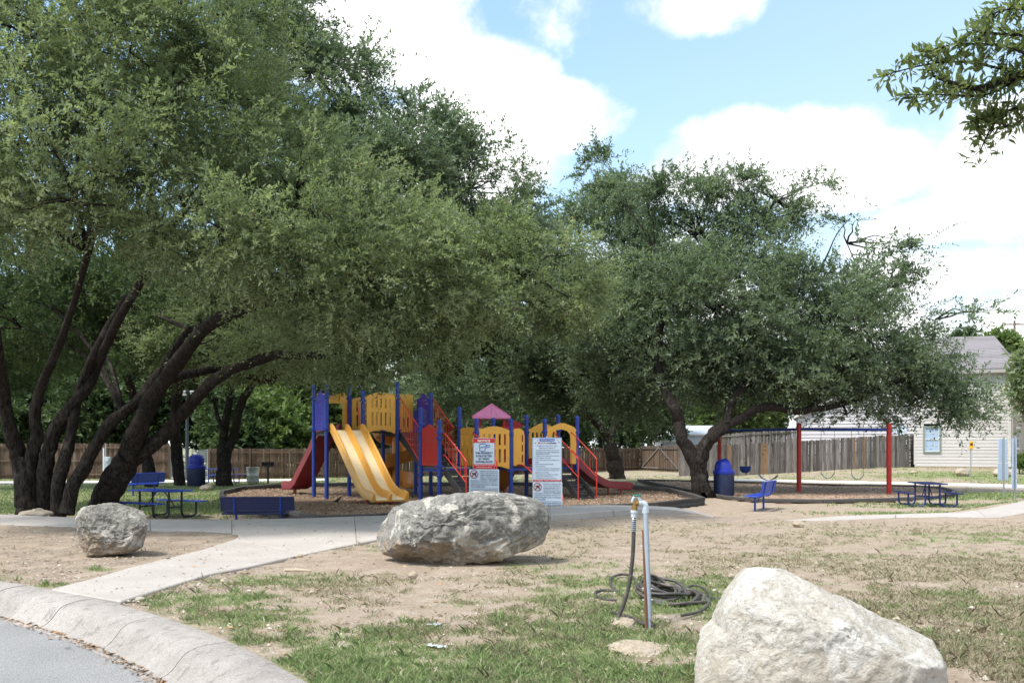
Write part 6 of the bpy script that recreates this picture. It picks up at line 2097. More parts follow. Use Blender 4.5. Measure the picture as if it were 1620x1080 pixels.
def window(root, A, t, n_, s0, s1, z0, z1, O, trim='trim_green', grid=(3, 2), sash=True):
    c = lambda s_, z, o=0: A + t * s_ + n_ * o + Vector((0, 0, z))
    rz = math.atan2(t.y, t.x)
    fr = MB(O)
    w = .09
    for (a, b_, c0, d0) in ((s0 - w, s1 + w, z1, z1 + w), (s0 - w, s1 + w, z0 - w, z0), (s0 - w, s0, z0, z1), (s1, s1 + w, z0, z1)):
        fr.box(c((a + b_) / 2, (c0 + d0) / 2, .03), (b_ - a, .09, d0 - c0), rz=rz)
    o = fr.build('window', MATS[trim], root)
    mb = MB(O)
    for (a, b_, c0, d0) in ((s0, s1, z1 - .05, z1), (s0, s1, z0, z0 + .05), (s0, s0 + .05, z0 + .05, z1 - .05), (s1 - .05, s1, z0 + .05, z1 - .05), (s0 + .05, s1 - .05, (z0 + z1) / 2 - .03, (z0 + z1) / 2 + .03)):
        mb.box(c((a + b_) / 2, (c0 + d0) / 2, .0), (b_ - a, .05, d0 - c0), rz=rz)
    mb.build('sash', MATS['trim_white'], o)
    for (c0, d0, mt) in (((z0 + z1) / 2, z1, 'blind'), (z0, (z0 + z1) / 2, 'blind')):
        mb = MB(O); mb.box(c((s0 + s1) / 2, (c0 + d0) / 2, -.02), (s1 - s0 - .06, .01, d0 - c0 - .04), rz=rz); mb.build('pane', MATS[mt if root.get('pale') else 'window_glass'], o)
    mb = MB(O)
    for i in range(1, grid[0]):
        mb.box(c(s0 + (s1 - s0) * i / grid[0], (z0 + z1) / 2, -.008), (.018, .012, z1 - z0 - .1), rz=rz)
    for i in range(1, grid[1] * 2):
        if i != grid[1]: mb.box(c((s0 + s1) / 2, z0 + (z1 - z0) * i / (grid[1] * 2), -.0085), (s1 - s0 - .1, .012, .018), rz=rz)
    mb.build('muntin', MATS['trim_white'], o)


def shingle_roof(root, O, quad, mt, rows=16, name='roof'):
    """rows of overlapping shingle courses on a quad: eave left, eave right, ridge right, ridge left"""
    a, b_, c, d = [Vector(x) for x in quad]
    nrm = (b_ - a).cross(d - a).normalized()
    if nrm.z < 0: nrm = -nrm
    mb = MB(O); mb.add([a, b_, c, d] + [x - nrm * .12 for x in (a, b_, c, d)], [(0, 1, 2, 3), (7, 6, 5, 4), (0, 4, 5, 1), (1, 5, 6, 2), (2, 6, 7, 3), (3, 7, 4, 0)])
    o = mb.build(name, MATS[mt], root)
    for i in range(rows):
        t0, t1 = i / rows, (i + 1.15) / rows
        l0, r0 = a.lerp(d, t0), b_.lerp(c, t0); l1, r1 = a.lerp(d, min(t1, 1)), b_.lerp(c, min(t1, 1))
        mb = MB(O); mb.add([l0 + nrm * .035, r0 + nrm * .035, r1 + nrm * .012, l1 + nrm * .012, l0 + nrm * .004, r0 + nrm * .004], [(0, 1, 2, 3), (4, 5, 1, 0)])
        mb.build('shingle_course', MATS[mt], o)
    return o


def house_main():
    zb = .18
    A = Vector((*XY(1447, 60.0), 0)); B = Vector((*XY(1599, 57.5), 0)); C = Vector((*XY(1655, 70), 0)); D = A + (C - B)
    # keep the wall foot on the bank
    root = thing('house', 'cream clapboard house with brown shingle roof behind the small yellow sign', 'house', (A.x, A.y, zb)); O = Vector(root.location); root['pale'] = 1
    ze = EYE + (HY - 583) / F * 57.5
    zf = EYE - (738 - HY) / F * 58
    t = (B - A).normalized(); n_ = Vector((t.y, -t.x, 0)); n_ = n_ if n_.y < 0 else -n_
    L = (B - A).length
    s0, s1 = [( (px - 1447) / (1599 - 1447)) * L for px in (1463.5, 1487.5)]
    z0, z1 = EYE - (714 - HY) / F * 59.6, EYE - (675.5 - HY) / F * 59.6
    clapboards(root, A, B, zf, ze - .12, 'siding', O, .205, cuts=((s0 - .05, s1 + .05, z0 - .05, z1 + .05),))
    window(root, A, t, n_, s0, s1, z0, z1, O)
    mb = MB(O); mb.beam(A + Vector((0, 0, (zf - .6) / 2 + zf / 2)) - n_ * .05, B + Vector((0, 0, zf / 2 + (zf - .6) / 2)) - n_ * .05, .12, .6); mb.build('foundation', MATS['foundation'], root)
    t2 = (C - B).normalized(); n2 = Vector((t2.y, -t2.x, 0)); L2 = (C - B).length
    # brick side wall built in strips round its windows
    wz = [(EYE - (711 - HY) / F * 59, EYE - (675 - HY) / F * 59), (EYE - (633 - HY) / F * 59, EYE - (596 - HY) / F * 59)]
    ws = (1.6, 3.0)
    mb = MB(O)
    rz2 = math.atan2(t2.y, t2.x)
    def blk(a, b_, c0, d0): mb.box(B + t2 * (a + b_) / 2 - n2 * .1 + Vector((0, 0, (c0 + d0) / 2)), (b_ - a, .2, d0 - c0), rz=rz2)
    blk(0.02, ws[0], zf - .6, ze - .12); blk(ws[1], L2, zf - .6, ze - .12)
    blk(ws[0], ws[1], zf - .6, wz[0][0]); blk(ws[0], ws[1], wz[0][1], wz[1][0]); blk(ws[0], ws[1], wz[1][1], ze - .12)
    o = mb.build('brick_wall', MATS['house_brick'], root)
    root['pale'] = 0
    for c0, d0 in wz: window(root, B, t2, n2, ws[0] + .09, ws[1] - .09, c0 + .09, d0 - .09, O, 'trim_white', (2, 2))
    root['pale'] = 1
    mb = MB(O)
    for P_, Q_ in ((D, A), (D, C)): mb.beam(P_ + Vector((0, 0, (zf + ze) / 2)), Q_ + Vector((0, 0, (zf + ze) / 2)), .1, ze - zf - .2)
    mb.build('back_wall', MATS['siding'], root)
    for Q_ in (B,):
        mb = MB(O); mb.box(Q_ + n_ * .03 - t * .05 + Vector((0, 0, (zf + ze) / 2 - .06)), (.14, .06, ze - zf - .14), rz=math.atan2(t.y, t.x)); mb.build('corner_trim', MATS['trim_white'], root)
        mb = MB(O); mb.tube([Q_ + n_ * .12 + t * .1 + Vector((0, 0, zf - .3)), Q_ + n_ * .12 + t * .1 + Vector((0, 0, ze - .25))], .04, 8); mb.build('downspout', MATS['fascia'], root)
    ov = .35
    e = [A - t * ov + n_ * ov, B + t * ov + n_ * ov, C + t * ov - n_ * ov, D - t * ov - n_ * ov]
    ev = [Vector((x.x, x.y, ze)) for x in e]
    rise = EYE + (HY - 541) / F * 62 - ze
    mf = (ev[0] + ev[3]) / 2; mr = (ev[1] + ev[2]) / 2
    hr = rise
    R0 = mf + (mr - mf).normalized() * 2.6; R1 = mr - (mr - mf).normalized() * 2.2
    R0.z = R1.z = ze + hr
    shingle_roof(root, O, (ev[0], ev[1], R1, R0), 'shingles', 14)
    shingle_roof(root, O, (ev[2], ev[3], R0, R1), 'shingles', 6)
    shingle_roof(root, O, (ev[1], ev[2], R1 + Vector((0, .01, 0)), R1), 'shingles', 12)
    shingle_roof(root, O, (ev[3], ev[0], R0, R0 + Vector((0, .01, 0))), 'shingles', 6)
    mb = MB(O)
    for i in range(4):
        a, b_ = ev[i], ev[(i + 1) % 4]; mb.beam(a - Vector((0, 0, .13)), b_ - Vector((0, 0, .13)), .05, .20)
    mb.build('fascia', MATS['fascia'], root)
    mb = MB(O); mb.prism([(x.x, x.y) for x in e], ze - .15, ze - .12); mb.build('soffit', MATS['trim_white'], root)


house_main()
# the wing behind: its roof shows above the tree
def gable_house(label, A, B, depth, zb, ze, zr, mt, rmt, front=True, pitch=.2):
    root = thing('house', label, 'house', (A.x, A.y, zb)); O = Vector(root.location)
    t = (B - A).normalized(); n_ = Vector((t.y, -t.x, 0)); n_ = n_ if n_.y < 0 else -n_
    C, D = B - n_ * depth, A - n_ * depth
    z_ = Vector((0, 0, 1))
    if front:
        clapboards(root, A, B, zb, zr - .1, mt, O, pitch, gable=(ze, zr), lap=.045)
        mb = MB(O); mid = (A + B) / 2
        mb.add([A - n_ * .05 + z_ * (zb - .5), B - n_ * .05 + z_ * (zb - .5), B - n_ * .05 + z_ * ze, mid - n_ * .05 + z_ * (zr - .1), A - n_ * .05 + z_ * ze, A - n_ * .15 + z_ * (zb - .5), B - n_ * .15 + z_ * (zb - .5), B - n_ * .15 + z_ * ze, mid - n_ * .15 + z_ * (zr - .1), A - n_ * .15 + z_ * ze],
               [(0, 1, 2, 3, 4), (9, 8, 7, 6, 5), (0, 5, 6, 1), (1, 6, 7, 2), (2, 7, 8, 3), (3, 8, 9, 4), (4, 9, 5, 0)]); mb.build('wall', MATS[mt], root)
        for P_, Q_ in ((B, C), (D, A), (C, D)):
            mb = MB(O); mb.beam(P_ + z_ * (zb + ze) / 2 - n_ * .2, Q_ + z_ * (zb + ze) / 2, .1, ze - zb); mb.build('wall', MATS[mt], root)
        fo = n_ * .35
        m0, m1 = mid + fo + z_ * (zr + .1), (C + D) / 2 - fo + z_ * (zr + .1)
        sl = (zr - ze) / ((B - A).length / 2)
        for s_, P_, Q_ in ((-1, A, D), (1, B, C)):
            e0 = P_ + t * s_ * .4 + fo + z_ * (ze - sl * .4 + .1); e1 = Q_ + t * s_ * .4 - fo + z_ * (ze - sl * .4 + .1)
            shingle_roof(root, O, (e0, e1, m1, m0), rmt, 10)
            mb = MB(O); mb.beam(e0 - z_ * .12, m0 - z_ * .12, .03, .16); mb.build('bargeboard', MATS['trim_white'], root)
        mb = MB(O); mb.box(A + n_ * .03 + z_ * (zb + ze) / 2, (.12, .06, ze - zb), rz=math.atan2(t.y, t.x)); mb.build('corner_trim', MATS['trim_green'], root)
    else:
        mb = MB(O)
        for P_, Q_ in ((A, B), (B, C), (C, D), (D, A)): mb.beam(P_ + z_ * (zb + ze) / 2, Q_ + z_ * (zb + ze) / 2, .1, ze - zb)
        mb.build('wall', MATS[mt], root)
        m0, m1 = (A + D) / 2 - t * .4 + z_ * zr, (B + C) / 2 + t * .4 + z_ * zr
        for P_, Q_, s_ in ((A, B, 1), (D, C, -1)):
            shingle_roof(root, O, (P_ - t * .4 + n_ * .4 * s_ + z_ * ze, Q_ + t * .4 + n_ * .4 * s_ + z_ * ze, m1, m0), rmt, 8)
        for P_, Q_, m_ in ((A, D, m0), (B, C, m1)):
            mb = MB(O); tt = .1; q = t * tt
            mb.add([P_ + z_ * ze, Q_ + z_ * ze, m_ - (m_ - (P_ + Q_) / 2 - z_ * m_.z) - z_ * .05, P_ + q + z_ * ze, Q_ + q + z_ * ze, m_ - (m_ - (P_ + Q_) / 2 - z_ * m_.z) + q - z_ * .05], [(0, 1, 2), (5, 4, 3), (0, 3, 4, 1), (1, 4, 5, 2), (2, 5, 3, 0)]); mb.build('gable', MATS[mt], root)
    return root


V3 = lambda px, d: Vector((*XY(px, d), 0))
gable_house('pale house with lapped siding behind the picket fence and swings', V3(1261, 73), V3(1475, 70), 9, -.1, EYE + (HY - 657) / F * 72, EYE + (HY - 610) / F * 72, 'siding_lilac', 'shingles_light', pitch=.26)
gable_house('brown shingle roofed house behind the cream clapboard house', V3(1440, 84), V3(1585, 82), 10, 0, EYE + (HY - 562) / F * 84, EYE + (HY - 534) / F * 88, 'siding', 'shingles', front=False)
pmat('metal_roof', (.62, .66, .70), .45, .05, 4, metal=.2)
pmat('shed_wall', (.42, .46, .50), .6, .05, 4)
gable_house('low outbuilding with a white metal roof behind the forked right oak', V3(1088, 96), V3(1132, 96), 6, -.3, EYE + (HY - 687) / F * 96, EYE + (HY - 673) / F * 99, 'shed_wall', 'metal_roof', front=False)
gable_house('small white roofed shed behind the wooden gate', V3(1050, 92), V3(1086, 92), 5, -.3, EYE + (HY - 697) / F * 92, EYE + (HY - 690) / F * 94, 'shed_wall', 'metal_roof', front=False)
gable_house('distant low white house behind the dark fence', V3(1196, 120), V3(1262, 120), 8, -.3, EYE + (HY - 694) / F * 120, EYE + (HY - 684) / F * 124, 'siding', 'metal_roof', front=False)
gable_house('tan house far behind the left oak trunks', V3(120, 84), V3(214, 84), 8, -.3, EYE + (HY - 694) / F * 84, EYE + (HY - 668) / F * 88, 'siding', 'shingles', front=False)

# satellite dish on a pole by the fence corner
q = V3(1425, 62)
t_ = thing('satellite_dish', 'small grey satellite dish above the end of the picket fence', 'satellite dish', (q.x, q.y, g1(q.x, q.y)))
zc = EYE + (HY - 681) / F * 62 - t_.location.z
mb = MB(); mb.tube([(0, 0, 0), (0, 0, zc - .1)], .03, 8); mb.build('mast', MATS['galv_pipe'], t_, smooth=True)
mb = MB(); mb.lathe([(.02, 0), (.2, .025), (.38, .08), (.46, .13), (.455, .14), (.37, .10), (.2, .045), (.02, .02)], n=24); me = mb.mesh('reflector', MATS['cabinet_grey'], True)
link('reflector', me, t_, loc=(0, .08, zc), rot=(math.radians(62), 0, math.radians(-30)), scale=(1, .85, 1))
mb = MB(); mb.tube([(0, 0, zc - .25), (.25, -.45, zc + .02)], .015, 6); mb.box((.25, -.45, zc + .04), (.08, .1, .08)); mb.build('feed_arm', MATS['galv_pipe'], t_)

# flood-light pole among the trunks, utility pole and wires
pmat('pole_dark', (.06, .07, .08), .5, .1, 5, metal=.4)
m, k, b, out = new_mat('flood_glass'); b.inputs['Base Color'].default_value = (.7, .75, .8, 1); b.inputs['Roughness'].default_value = .15
q = V3(296, 53)
t_ = thing('floodlight_pole', 'dark pole with two floodlights behind the left oaks', 'light pole', (q.x, q.y, g1(q.x, q.y)))
mb = MB(); mb.tube([(0, 0, -.2), (0, 0, 5.1)], [.11, .07], 12); mb.build('pole', MATS['pole_dark'], t_, smooth=True)
mb = MB(); mb.beam((-.4, 0, 5.0), (.45, 0, 5.0), .06, .06); mb.build('crossbar', MATS['pole_dark'], t_)
for x in (-.15, .38):
    mb = MB(); M = Matrix.Rotation(math.radians(-35), 3, 'X'); mb.box((x, -.12, 4.9), (.34, .3, .14), M=M); o = mb.build('lamp_head', MATS['pole_dark'], t_, bevel=.02)
    mb = MB(); mb.box((x, -.14, 4.83), (.28, .24, .02), M=M); mb.build('lens', MATS['flood_glass'], o)
pmat('wood_pole', (.16, .12, .095), .9, .2, 3, .3, 30)
q = V3(1605, 112)
t_ = thing('utility_pole', 'wooden utility pole with a crossarm on the skyline at far right', 'utility pole', (q.x, q.y, g1(q.x, q.y)))
zt = EYE + (HY - 507) / F * 112 - t_.location.z
mb = MB(); mb.tube([(0, 0, -.5), (0, 0, zt)], [.19, .12], 10); mb.build('pole', MATS['wood_pole'], t_, smooth=True)
for dz, w_ in ((.45, 1.7),):
    mb = MB(); mb.beam((-w_ * .75, 0, zt - dz), (w_, 0, zt - dz), .12, .14); ca = mb.build('crossarm', MATS['wood_pole'], t_)
    for x in (-1.1, -.5, .5, 1.5):
        mb = MB(); mb.tube([(x, 0, zt - dz), (x, 0, zt - dz + .28)], .05, 8); mb.build('insulator', MATS['galv_pipe'], ca)
mb = MB(); mb.tube([(.28, -.1, zt - 2.2), (.28, -.1, zt - 1.4)], .2, 12); mb.build('transformer', MATS['galv_pipe'], t_, smooth=True)
zc0 = t_.location.z + zt - .2
for i, x in enumerate((-1.1, 1.5)):
    mb = MB(); a = Vector((q.x + x, q.y, zc0)); b_ = Vector((q.x + x - 70, q.y + 12, zc0 - 1.0)); n = 24
    mb.tube([a.lerp(b_, j / n) - Vector((0, 0, 1.6 * 4 * (j / n) * (1 - j / n))) for j in range(n + 1)], .022, 4, caps=False)
    mb2 = mb; o = mb2.build('power_line', MATS['pole_dark']); tag(o, ('upper' if i else 'lower') + ' power line running left from the utility pole', 'power line')
    o['label'] = ('farther power line running left from the utility pole' if i else 'nearer power line running left from the utility pole')

# ================================================================== TREES
def bark_mat(name, c0, c1, c2):
    m, k, b, out = new_mat(name)
    geo = k.n('ShaderNodeNewGeometry'); mp = k.n('ShaderNodeMapping'); mp.inputs['Scale'].default_value = (1, 1, .22); k.l(geo.outputs['Position'], mp.inputs['Vector'])
    n = k.noise(mp.outputs[0], 22, 5, .7, .4); n2 = k.noise(geo.outputs['Position'], 3, 4, .6)
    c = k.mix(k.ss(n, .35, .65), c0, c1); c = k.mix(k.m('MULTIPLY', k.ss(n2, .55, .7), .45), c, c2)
    k.l(c, b.inputs['Base Color']); b.inputs['Roughness'].default_value = .95; b.inputs['Specular IOR Level'].default_value = .1
    bp = k.n('ShaderNodeBump'); bp.inputs['Strength'].default_value = 1; bp.inputs['Distance'].default_value = .04; k.l(n, bp.inputs['Height']); k.l(bp.outputs[0], b.inputs['Normal'])
    return m


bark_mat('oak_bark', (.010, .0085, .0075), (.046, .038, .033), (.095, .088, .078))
bark_mat('pale_bark', (.12, .10, .08), (.22, .19, .155), (.28, .25, .21))
leaf_mat('leaf_olive', (.092, .122, .062), (.180, .218, .125), (.31, .345, .215), .42, .9, odd=(.26, .13, .04))
leaf_mat('leaf_blue', (.070, .104, .068), (.138, .180, .120), (.24, .29, .20), .38, .5)
leaf_mat('leaf_deep', (.032, .056, .026), (.065, .100, .045), (.115, .155, .070), .32, .4)  # deep green; on the slender oak its darkness stands in for crown shade
leaf_mat('leaf_bright', (.06, .10, .032), (.115, .165, .055), (.19, .25, .09), .42, .4)
leaf_mat('leaf_near', (.075, .098, .040), (.14, .175, .075), (.25, .28, .14), .42, 3)


def leaf_cloud(tw_b, tw_d, tw_L, nl, Ls, Ws, seedv, tri=False):
    """tw_*: twig bases (n,3), unit directions (n,3), lengths (n); returns leaves' verts"""
    r = np.random.default_rng(seedv)
    n = len(tw_b); N = n * nl
    t = np.tile((np.arange(nl) + .6) / nl, n) + r.uniform(-.5, .5, N) / nl
    b_ = np.repeat(tw_b, nl, 0); d = np.repeat(tw_d, nl, 0); L = np.repeat(tw_L, nl)
    droop = -.18 * (t ** 2) * L
    c = b_ + d * (t * L)[:, None]; c[:, 2] += droop
    rv = r.normal(0, 1, (N, 3)); rv -= (rv * d).sum(1)[:, None] * d; rv /= np.linalg.norm(rv, axis=1)[:, None] + 1e-9
    ld = d * .55 + rv * .85; ld[:, 2] += .12; ld /= np.linalg.norm(ld, axis=1)[:, None]
    up = np.array([0, 0, 1.0]) + r.normal(0, .55, (N, 3))
    s_ = np.cross(ld, up); s_ /= np.linalg.norm(s_, axis=1)[:, None] + 1e-9
    nn = np.cross(s_, ld)
    l_ = Ls * r.uniform(.5, 1.4, N); w_ = Ws * r.uniform(.6, 1.2, N)
    if tri:
        V = np.zeros((N, 3, 3))
        V[:, 0] = c + s_ * (w_ * .35)[:, None]
        V[:, 1] = c + ld * (l_ * .35)[:, None] - s_ * (w_ * .75)[:, None] + nn * (l_ * .1)[:, None]
        V[:, 2] = c + ld * l_[:, None] + s_ * (w_ * .15)[:, None]
        return V.reshape(-1, 3), np.repeat(r.uniform(-.12, .12, n), nl) + r.random(N) * .8 + .1
    V = np.zeros((N, 4, 3))
    V[:, 0] = c
    V[:, 1] = c + ld * (l_ * .55)[:, None] + s_ * (w_ / 2)[:, None] + nn * (l_ * .08)[:, None]
    V[:, 2] = c + ld * l_[:, None]
    V[:, 3] = c + ld * (l_ * .55)[:, None] - s_ * (w_ / 2)[:, None] + nn * (l_ * .08)[:, None]
    return V.reshape(-1, 3), np.repeat(r.uniform(-.12, .12, n), nl) + r.random(N)


def twig_tubes(b_, d, L, w):
    n = len(b_)
    ref = np.tile([0, 0, 1.0], (n, 1)); ref[np.abs(d[:, 2]) > .9] = [1, 0, 0]
    u = np.cross(d, ref); u /= np.linalg.norm(u, axis=1)[:, None]; v = np.cross(d, u)
    V = np.zeros((n, 6, 3))
    mid = b_ + d * (L * .98)[:, None]; mid[:, 2] -= .18 * L
    for j in range(3):
        a = 2 * PI * j / 3; o = u * math.cos(a) + v * math.sin(a)
        V[:, j] = b_ + o * w; V[:, 3 + j] = mid + o * w * .3
    Fc = np.array([(0, 1, 4, 3), (1, 2, 5, 4), (2, 0, 3, 5)])
    return V.reshape(-1, 3), (np.arange(n)[:, None, None] * 6 + Fc[None]).reshape(-1, 4)


def crown(root, O, lobes, n_twigs, mt, leafL, leafW, nl, twL, seedv, shell=.62, clump=.30, sprays=.05, cpl=26, zmin=None, flat=.25, name='crown', bare=True, keepfn=None, tri=False, gaps=None):
    r = np.random.default_rng(seedv)
    C = np.array([l[0] for l in lobes], float); R = np.array([l[1] for l in lobes], float); wt = np.array([l[2] for l in lobes], float)
    area = (R.prod(1)) ** (2 / 3) * wt; pr = area / area.sum()
    # clump centres on each lobe's uneven shell
    cc, cr, cdir, csm = [], [], [], []
    for i in range(len(lobes)):
        m_ = max(6, int(cpl * len(lobes) * pr[i]))
        v = r.normal(0, 1, (m_, 3)); v /= np.linalg.norm(v, axis=1)[:, None]
        rad = shell + (1 - shell) * r.random(m_) ** .6
        rad *= .80 + .42 * vnoise(v * 2.3 + seedv + i * 5, seedv)
        cc.append(C[i] + v * R[i] * rad[:, None]); cr.append(np.full(m_, R[i].mean() * clump) * r.uniform(.6, 1.3, m_)); cdir.append(v); csm.append(np.full(m_, R[i].max() < 1.6))
    cc, cr, cdir, csm = np.concatenate(cc), np.concatenate(cr), np.concatenate(cdir), np.concatenate(csm)
    pw_ = cr ** 1.6 * (1 + 3.0 * csm)
    pick = r.choice(len(cc), n_twigs, p=pw_ / pw_.sum())
    off = r.normal(0, 1, (n_twigs, 3)); off /= np.linalg.norm(off, axis=1)[:, None]
    base = cc[pick] + off * (cr[pick] * r.random(n_twigs) ** .5)[:, None] * np.array([1, 1, .72])
    d = cdir[pick] * .7 + off * .8 + r.normal(0, .35, (n_twigs, 3)); d[:, 2] = d[:, 2] * .8 + flat * .6
    d /= np.linalg.norm(d, axis=1)[:, None]
    L = twL * r.uniform(.55, 1.3, n_twigs)
    sp = r.random(n_twigs) < sprays; L[sp] *= r.uniform(1.5, 2.6, sp.sum())
    if zmin is not None:
        k_ = base[:, 2] > zmin
        base, d, L, pick = base[k_], d[k_], L[k_], pick[k_]
    if gaps:
        hi = sm(base[:, 2], base[:, 2].min(), base[:, 2].max())
        k_ = csm[pick] | (fbm(base * gaps[0] + seedv, 3, seedv, .5) > gaps[1] + gaps[2] * hi)
        base, d, L = base[k_], d[k_], L[k_]
    if keepfn is not None:
        k_ = keepfn(base); base, d, L = base[k_], d[k_], L[k_]
    V, rv = leaf_cloud(base, d, L, nl, leafL, leafW, seedv + 1, tri)
    rv = rv + np.repeat((_h(np.round(base[:, 0] / (twL * 2.2)), np.round(base[:, 1] / (twL * 2.2)), np.round(base[:, 2] / (twL * 2.2)), seedv) - .5) * .5, nl)
    me = np_mesh(name, V - np.array(O), np.arange(len(V)).reshape(-1, 3 if tri else 4), MATS[mt], rnd=np.where(r.random(len(rv)) < .0035, 1.0, np.clip(rv, 0, .97)))
    o = link(name, me, root)
    if bare:
        k_ = r.random(len(base)) < .6
        V, Fc = twig_tubes(base[k_] - d[k_] * .1, d[k_], L[k_] + .1, leafL * .055)
        me = np_mesh('twigs', V - np.array(O), Fc, MATS['oak_bark']); q = link('twigs', me, root); q['kind'] = 'stuff'
    if gaps:
        zlo, zhi = base[:, 2].min(), base[:, 2].max()
        cc = cc[csm | (fbm(cc * gaps[0] + seedv, 3, seedv, .5) > gaps[1] + .02 + gaps[2] * sm(cc[:, 2], zlo, zhi))]
    return cc, len(V)


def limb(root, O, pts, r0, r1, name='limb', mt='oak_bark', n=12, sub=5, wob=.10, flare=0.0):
    q = catmull([tuple(p) for p in pts], sub)
    q = [Vector(p) for p in q]
    m_ = len(q)
    rs = []
    for i in range(m_):
        t = i / (m_ - 1); v = r0 + (r1 - r0) * t
        if flare: v *= 1 + flare * math.exp(-t * m_ / 2.2)
        rs.append(v)
    for i in range(1, m_ - 1):
        q[i] = q[i] + Vector((random.uniform(-1, 1), random.uniform(-1, 1), random.uniform(-1, 1))) * rs[i] * .10
    mb = MB(O); mb.tube(q, rs, n, caps=True, wob=wob, wseed=random.random() * 6)
    return mb.build(name, MATS[mt], root, smooth=True)


def branches(root, O, starts, cc, n, r0, seedv, mt='oak_bark', per=3, seg=5):
    """thin crooked branches from the limb ends out to clump centres, joined: nobody could count them"""
    rs = random.Random(seedv); mb = MB(O)
    idx = list(range(len(cc))); rs.shuffle(idx)
    for i in idx[:n]:
        e = Vector(cc[i]); s0 = min(starts, key=lambda s_: (Vector(s_) - e).length + rs.uniform(0, 1.5)); s0 = Vector(s0)
        D = e - s0; L = D.length
        if L < .3: continue
        pts = [s0]
        for j in range(1, seg):
            t = j / seg
            pts.append(s0 + D * t + Vector((rs.uniform(-1, 1), rs.uniform(-1, 1), rs.uniform(-.5, 1) + .6 * math.sin(PI * t))) * L * .09)
        pts.append(e)
        rr = r0 * rs.uniform(.5, 1)
        mb.tube(pts, [rr * (1 - .85 * j / seg) for j in range(seg + 1)], 5, caps=False)
    o = mb.build('branches', MATS[mt], root, smooth=True); o['kind'] = 'stuff'


def lobe(px, py, d, rx, ry, rd=None, w=1.0):
    k_ = d / F
    c = W(px, py, d)
    return ((c.x, c.y, c.z), (rx * k_, rd if rd else (rx + ry) / 2 * k_, ry * k_), w)


def oak(label, base_px, stems, lobes, n_twigs, mt, leafL, leafW, nl, twL, seedv, group=None, nbr=60, br_r=.05, cat='tree', **kw):
    """stems: list of (points [(px, py, d)], r0_px, r1_px, name)"""
    b0 = P(*base_px)
    root = thing('oak_tree', label, cat, tuple(b0), group=group); O = tuple(b0)
    ends = []
    for pts, r0, r1, nm in stems:
        ws = [W(*p) for p in pts]
        dm = pts[0][2]
        if nm == 'trunk': ws = [ws[0] + Vector((0, 0, -.35))] + ws
        limb(root, O, ws, r0 / F * dm, r1 / F * pts[-1][2], nm, flare=.55 if nm == 'trunk' else 0)
        ends += [tuple(ws[-1]), tuple(ws[len(ws) // 2])] if nm != 'trunk' else [tuple(ws[-1])]
    cc, _ = crown(root, O, lobes, n_twigs, mt, leafL, leafW, nl, twL, seedv, **kw)
    # limbs out to the middle of every lobe
    cen = []
    for c, R_, w in lobes:
        s0 = min(ends, key=lambda e: (Vector(e) - Vector(c)).length)
        s0, c = Vector(s0), Vector(c); D = c - s0
        if D.length > .8 and max(R_) > 1.5:
            mid = [s0.lerp(c, t) + Vector((random.uniform(-1, 1), random.uniform(-1, 1), random.uniform(0, 1.4))) * D.length * .07 for t in (.33, .66)]
            limb(root, O, [s0] + mid + [c], min(br_r * 1.4, max(R_) * .03), br_r * .3, 'limb', n=8)
            cen += [tuple(mid[1]), tuple(c)]
        elif D.length > .4:
            s1 = Vector(min(ends + cen, key=lambda e: (Vector(e) - c).length)); D = c - s1
            limb(root, O, [s1] + [s1.lerp(c, t) + Vector((random.uniform(-1, 1), random.uniform(-1, 1), random.uniform(0, 1))) * D.length * .06 for t in (.33, .66)] + [c], .045, .012, 'limb', n=6)
    branches(root, O, ends + cen, cc, nbr, br_r * .7, seedv)
    return root


def dof(y, zg=-.35):
    return F * (EYE - zg) / (y - HY)


# ---- the left grove. Trunks stand where the photo shows them; crowns lean out over the path
d0 = 24.5
oak('many stemmed live oak at the left edge, splitting into a V just above the ground', (46, 806),
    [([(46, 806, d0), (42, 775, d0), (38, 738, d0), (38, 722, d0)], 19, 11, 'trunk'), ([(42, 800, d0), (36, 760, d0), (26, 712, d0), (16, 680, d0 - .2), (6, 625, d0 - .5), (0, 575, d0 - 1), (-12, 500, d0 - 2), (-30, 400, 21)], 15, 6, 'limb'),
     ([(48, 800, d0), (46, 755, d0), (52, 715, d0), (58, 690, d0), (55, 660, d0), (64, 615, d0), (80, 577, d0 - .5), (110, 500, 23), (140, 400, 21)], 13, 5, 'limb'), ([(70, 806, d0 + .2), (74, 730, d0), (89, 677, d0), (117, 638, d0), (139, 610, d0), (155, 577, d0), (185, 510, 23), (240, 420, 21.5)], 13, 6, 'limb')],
    [lobe(-60, 180, 17.5, 190, 200), lobe(110, 60, 18, 200, 150), lobe(60, 230, 16.5, 190, 130), lobe(250, 170, 18.5, 190, 150), lobe(130, 325, 16.2, 170, 78), lobe(-80, 320, 17, 170, 90), lobe(280, 40, 19.5, 180, 110), lobe(150, -120, 21, 300, 120, w=.5), lobe(290, 330, 19, 160, 90), lobe(380, 240, 22, 150, 120), lobe(-330, 250, 20, 230, 230, w=.25)],
    17500, 'leaf_olive', .088, .040, 19, .50, 101, gaps=(1.0, .36, .06), nbr=120, br_r=.055, sprays=.08, cpl=70, clump=.21)
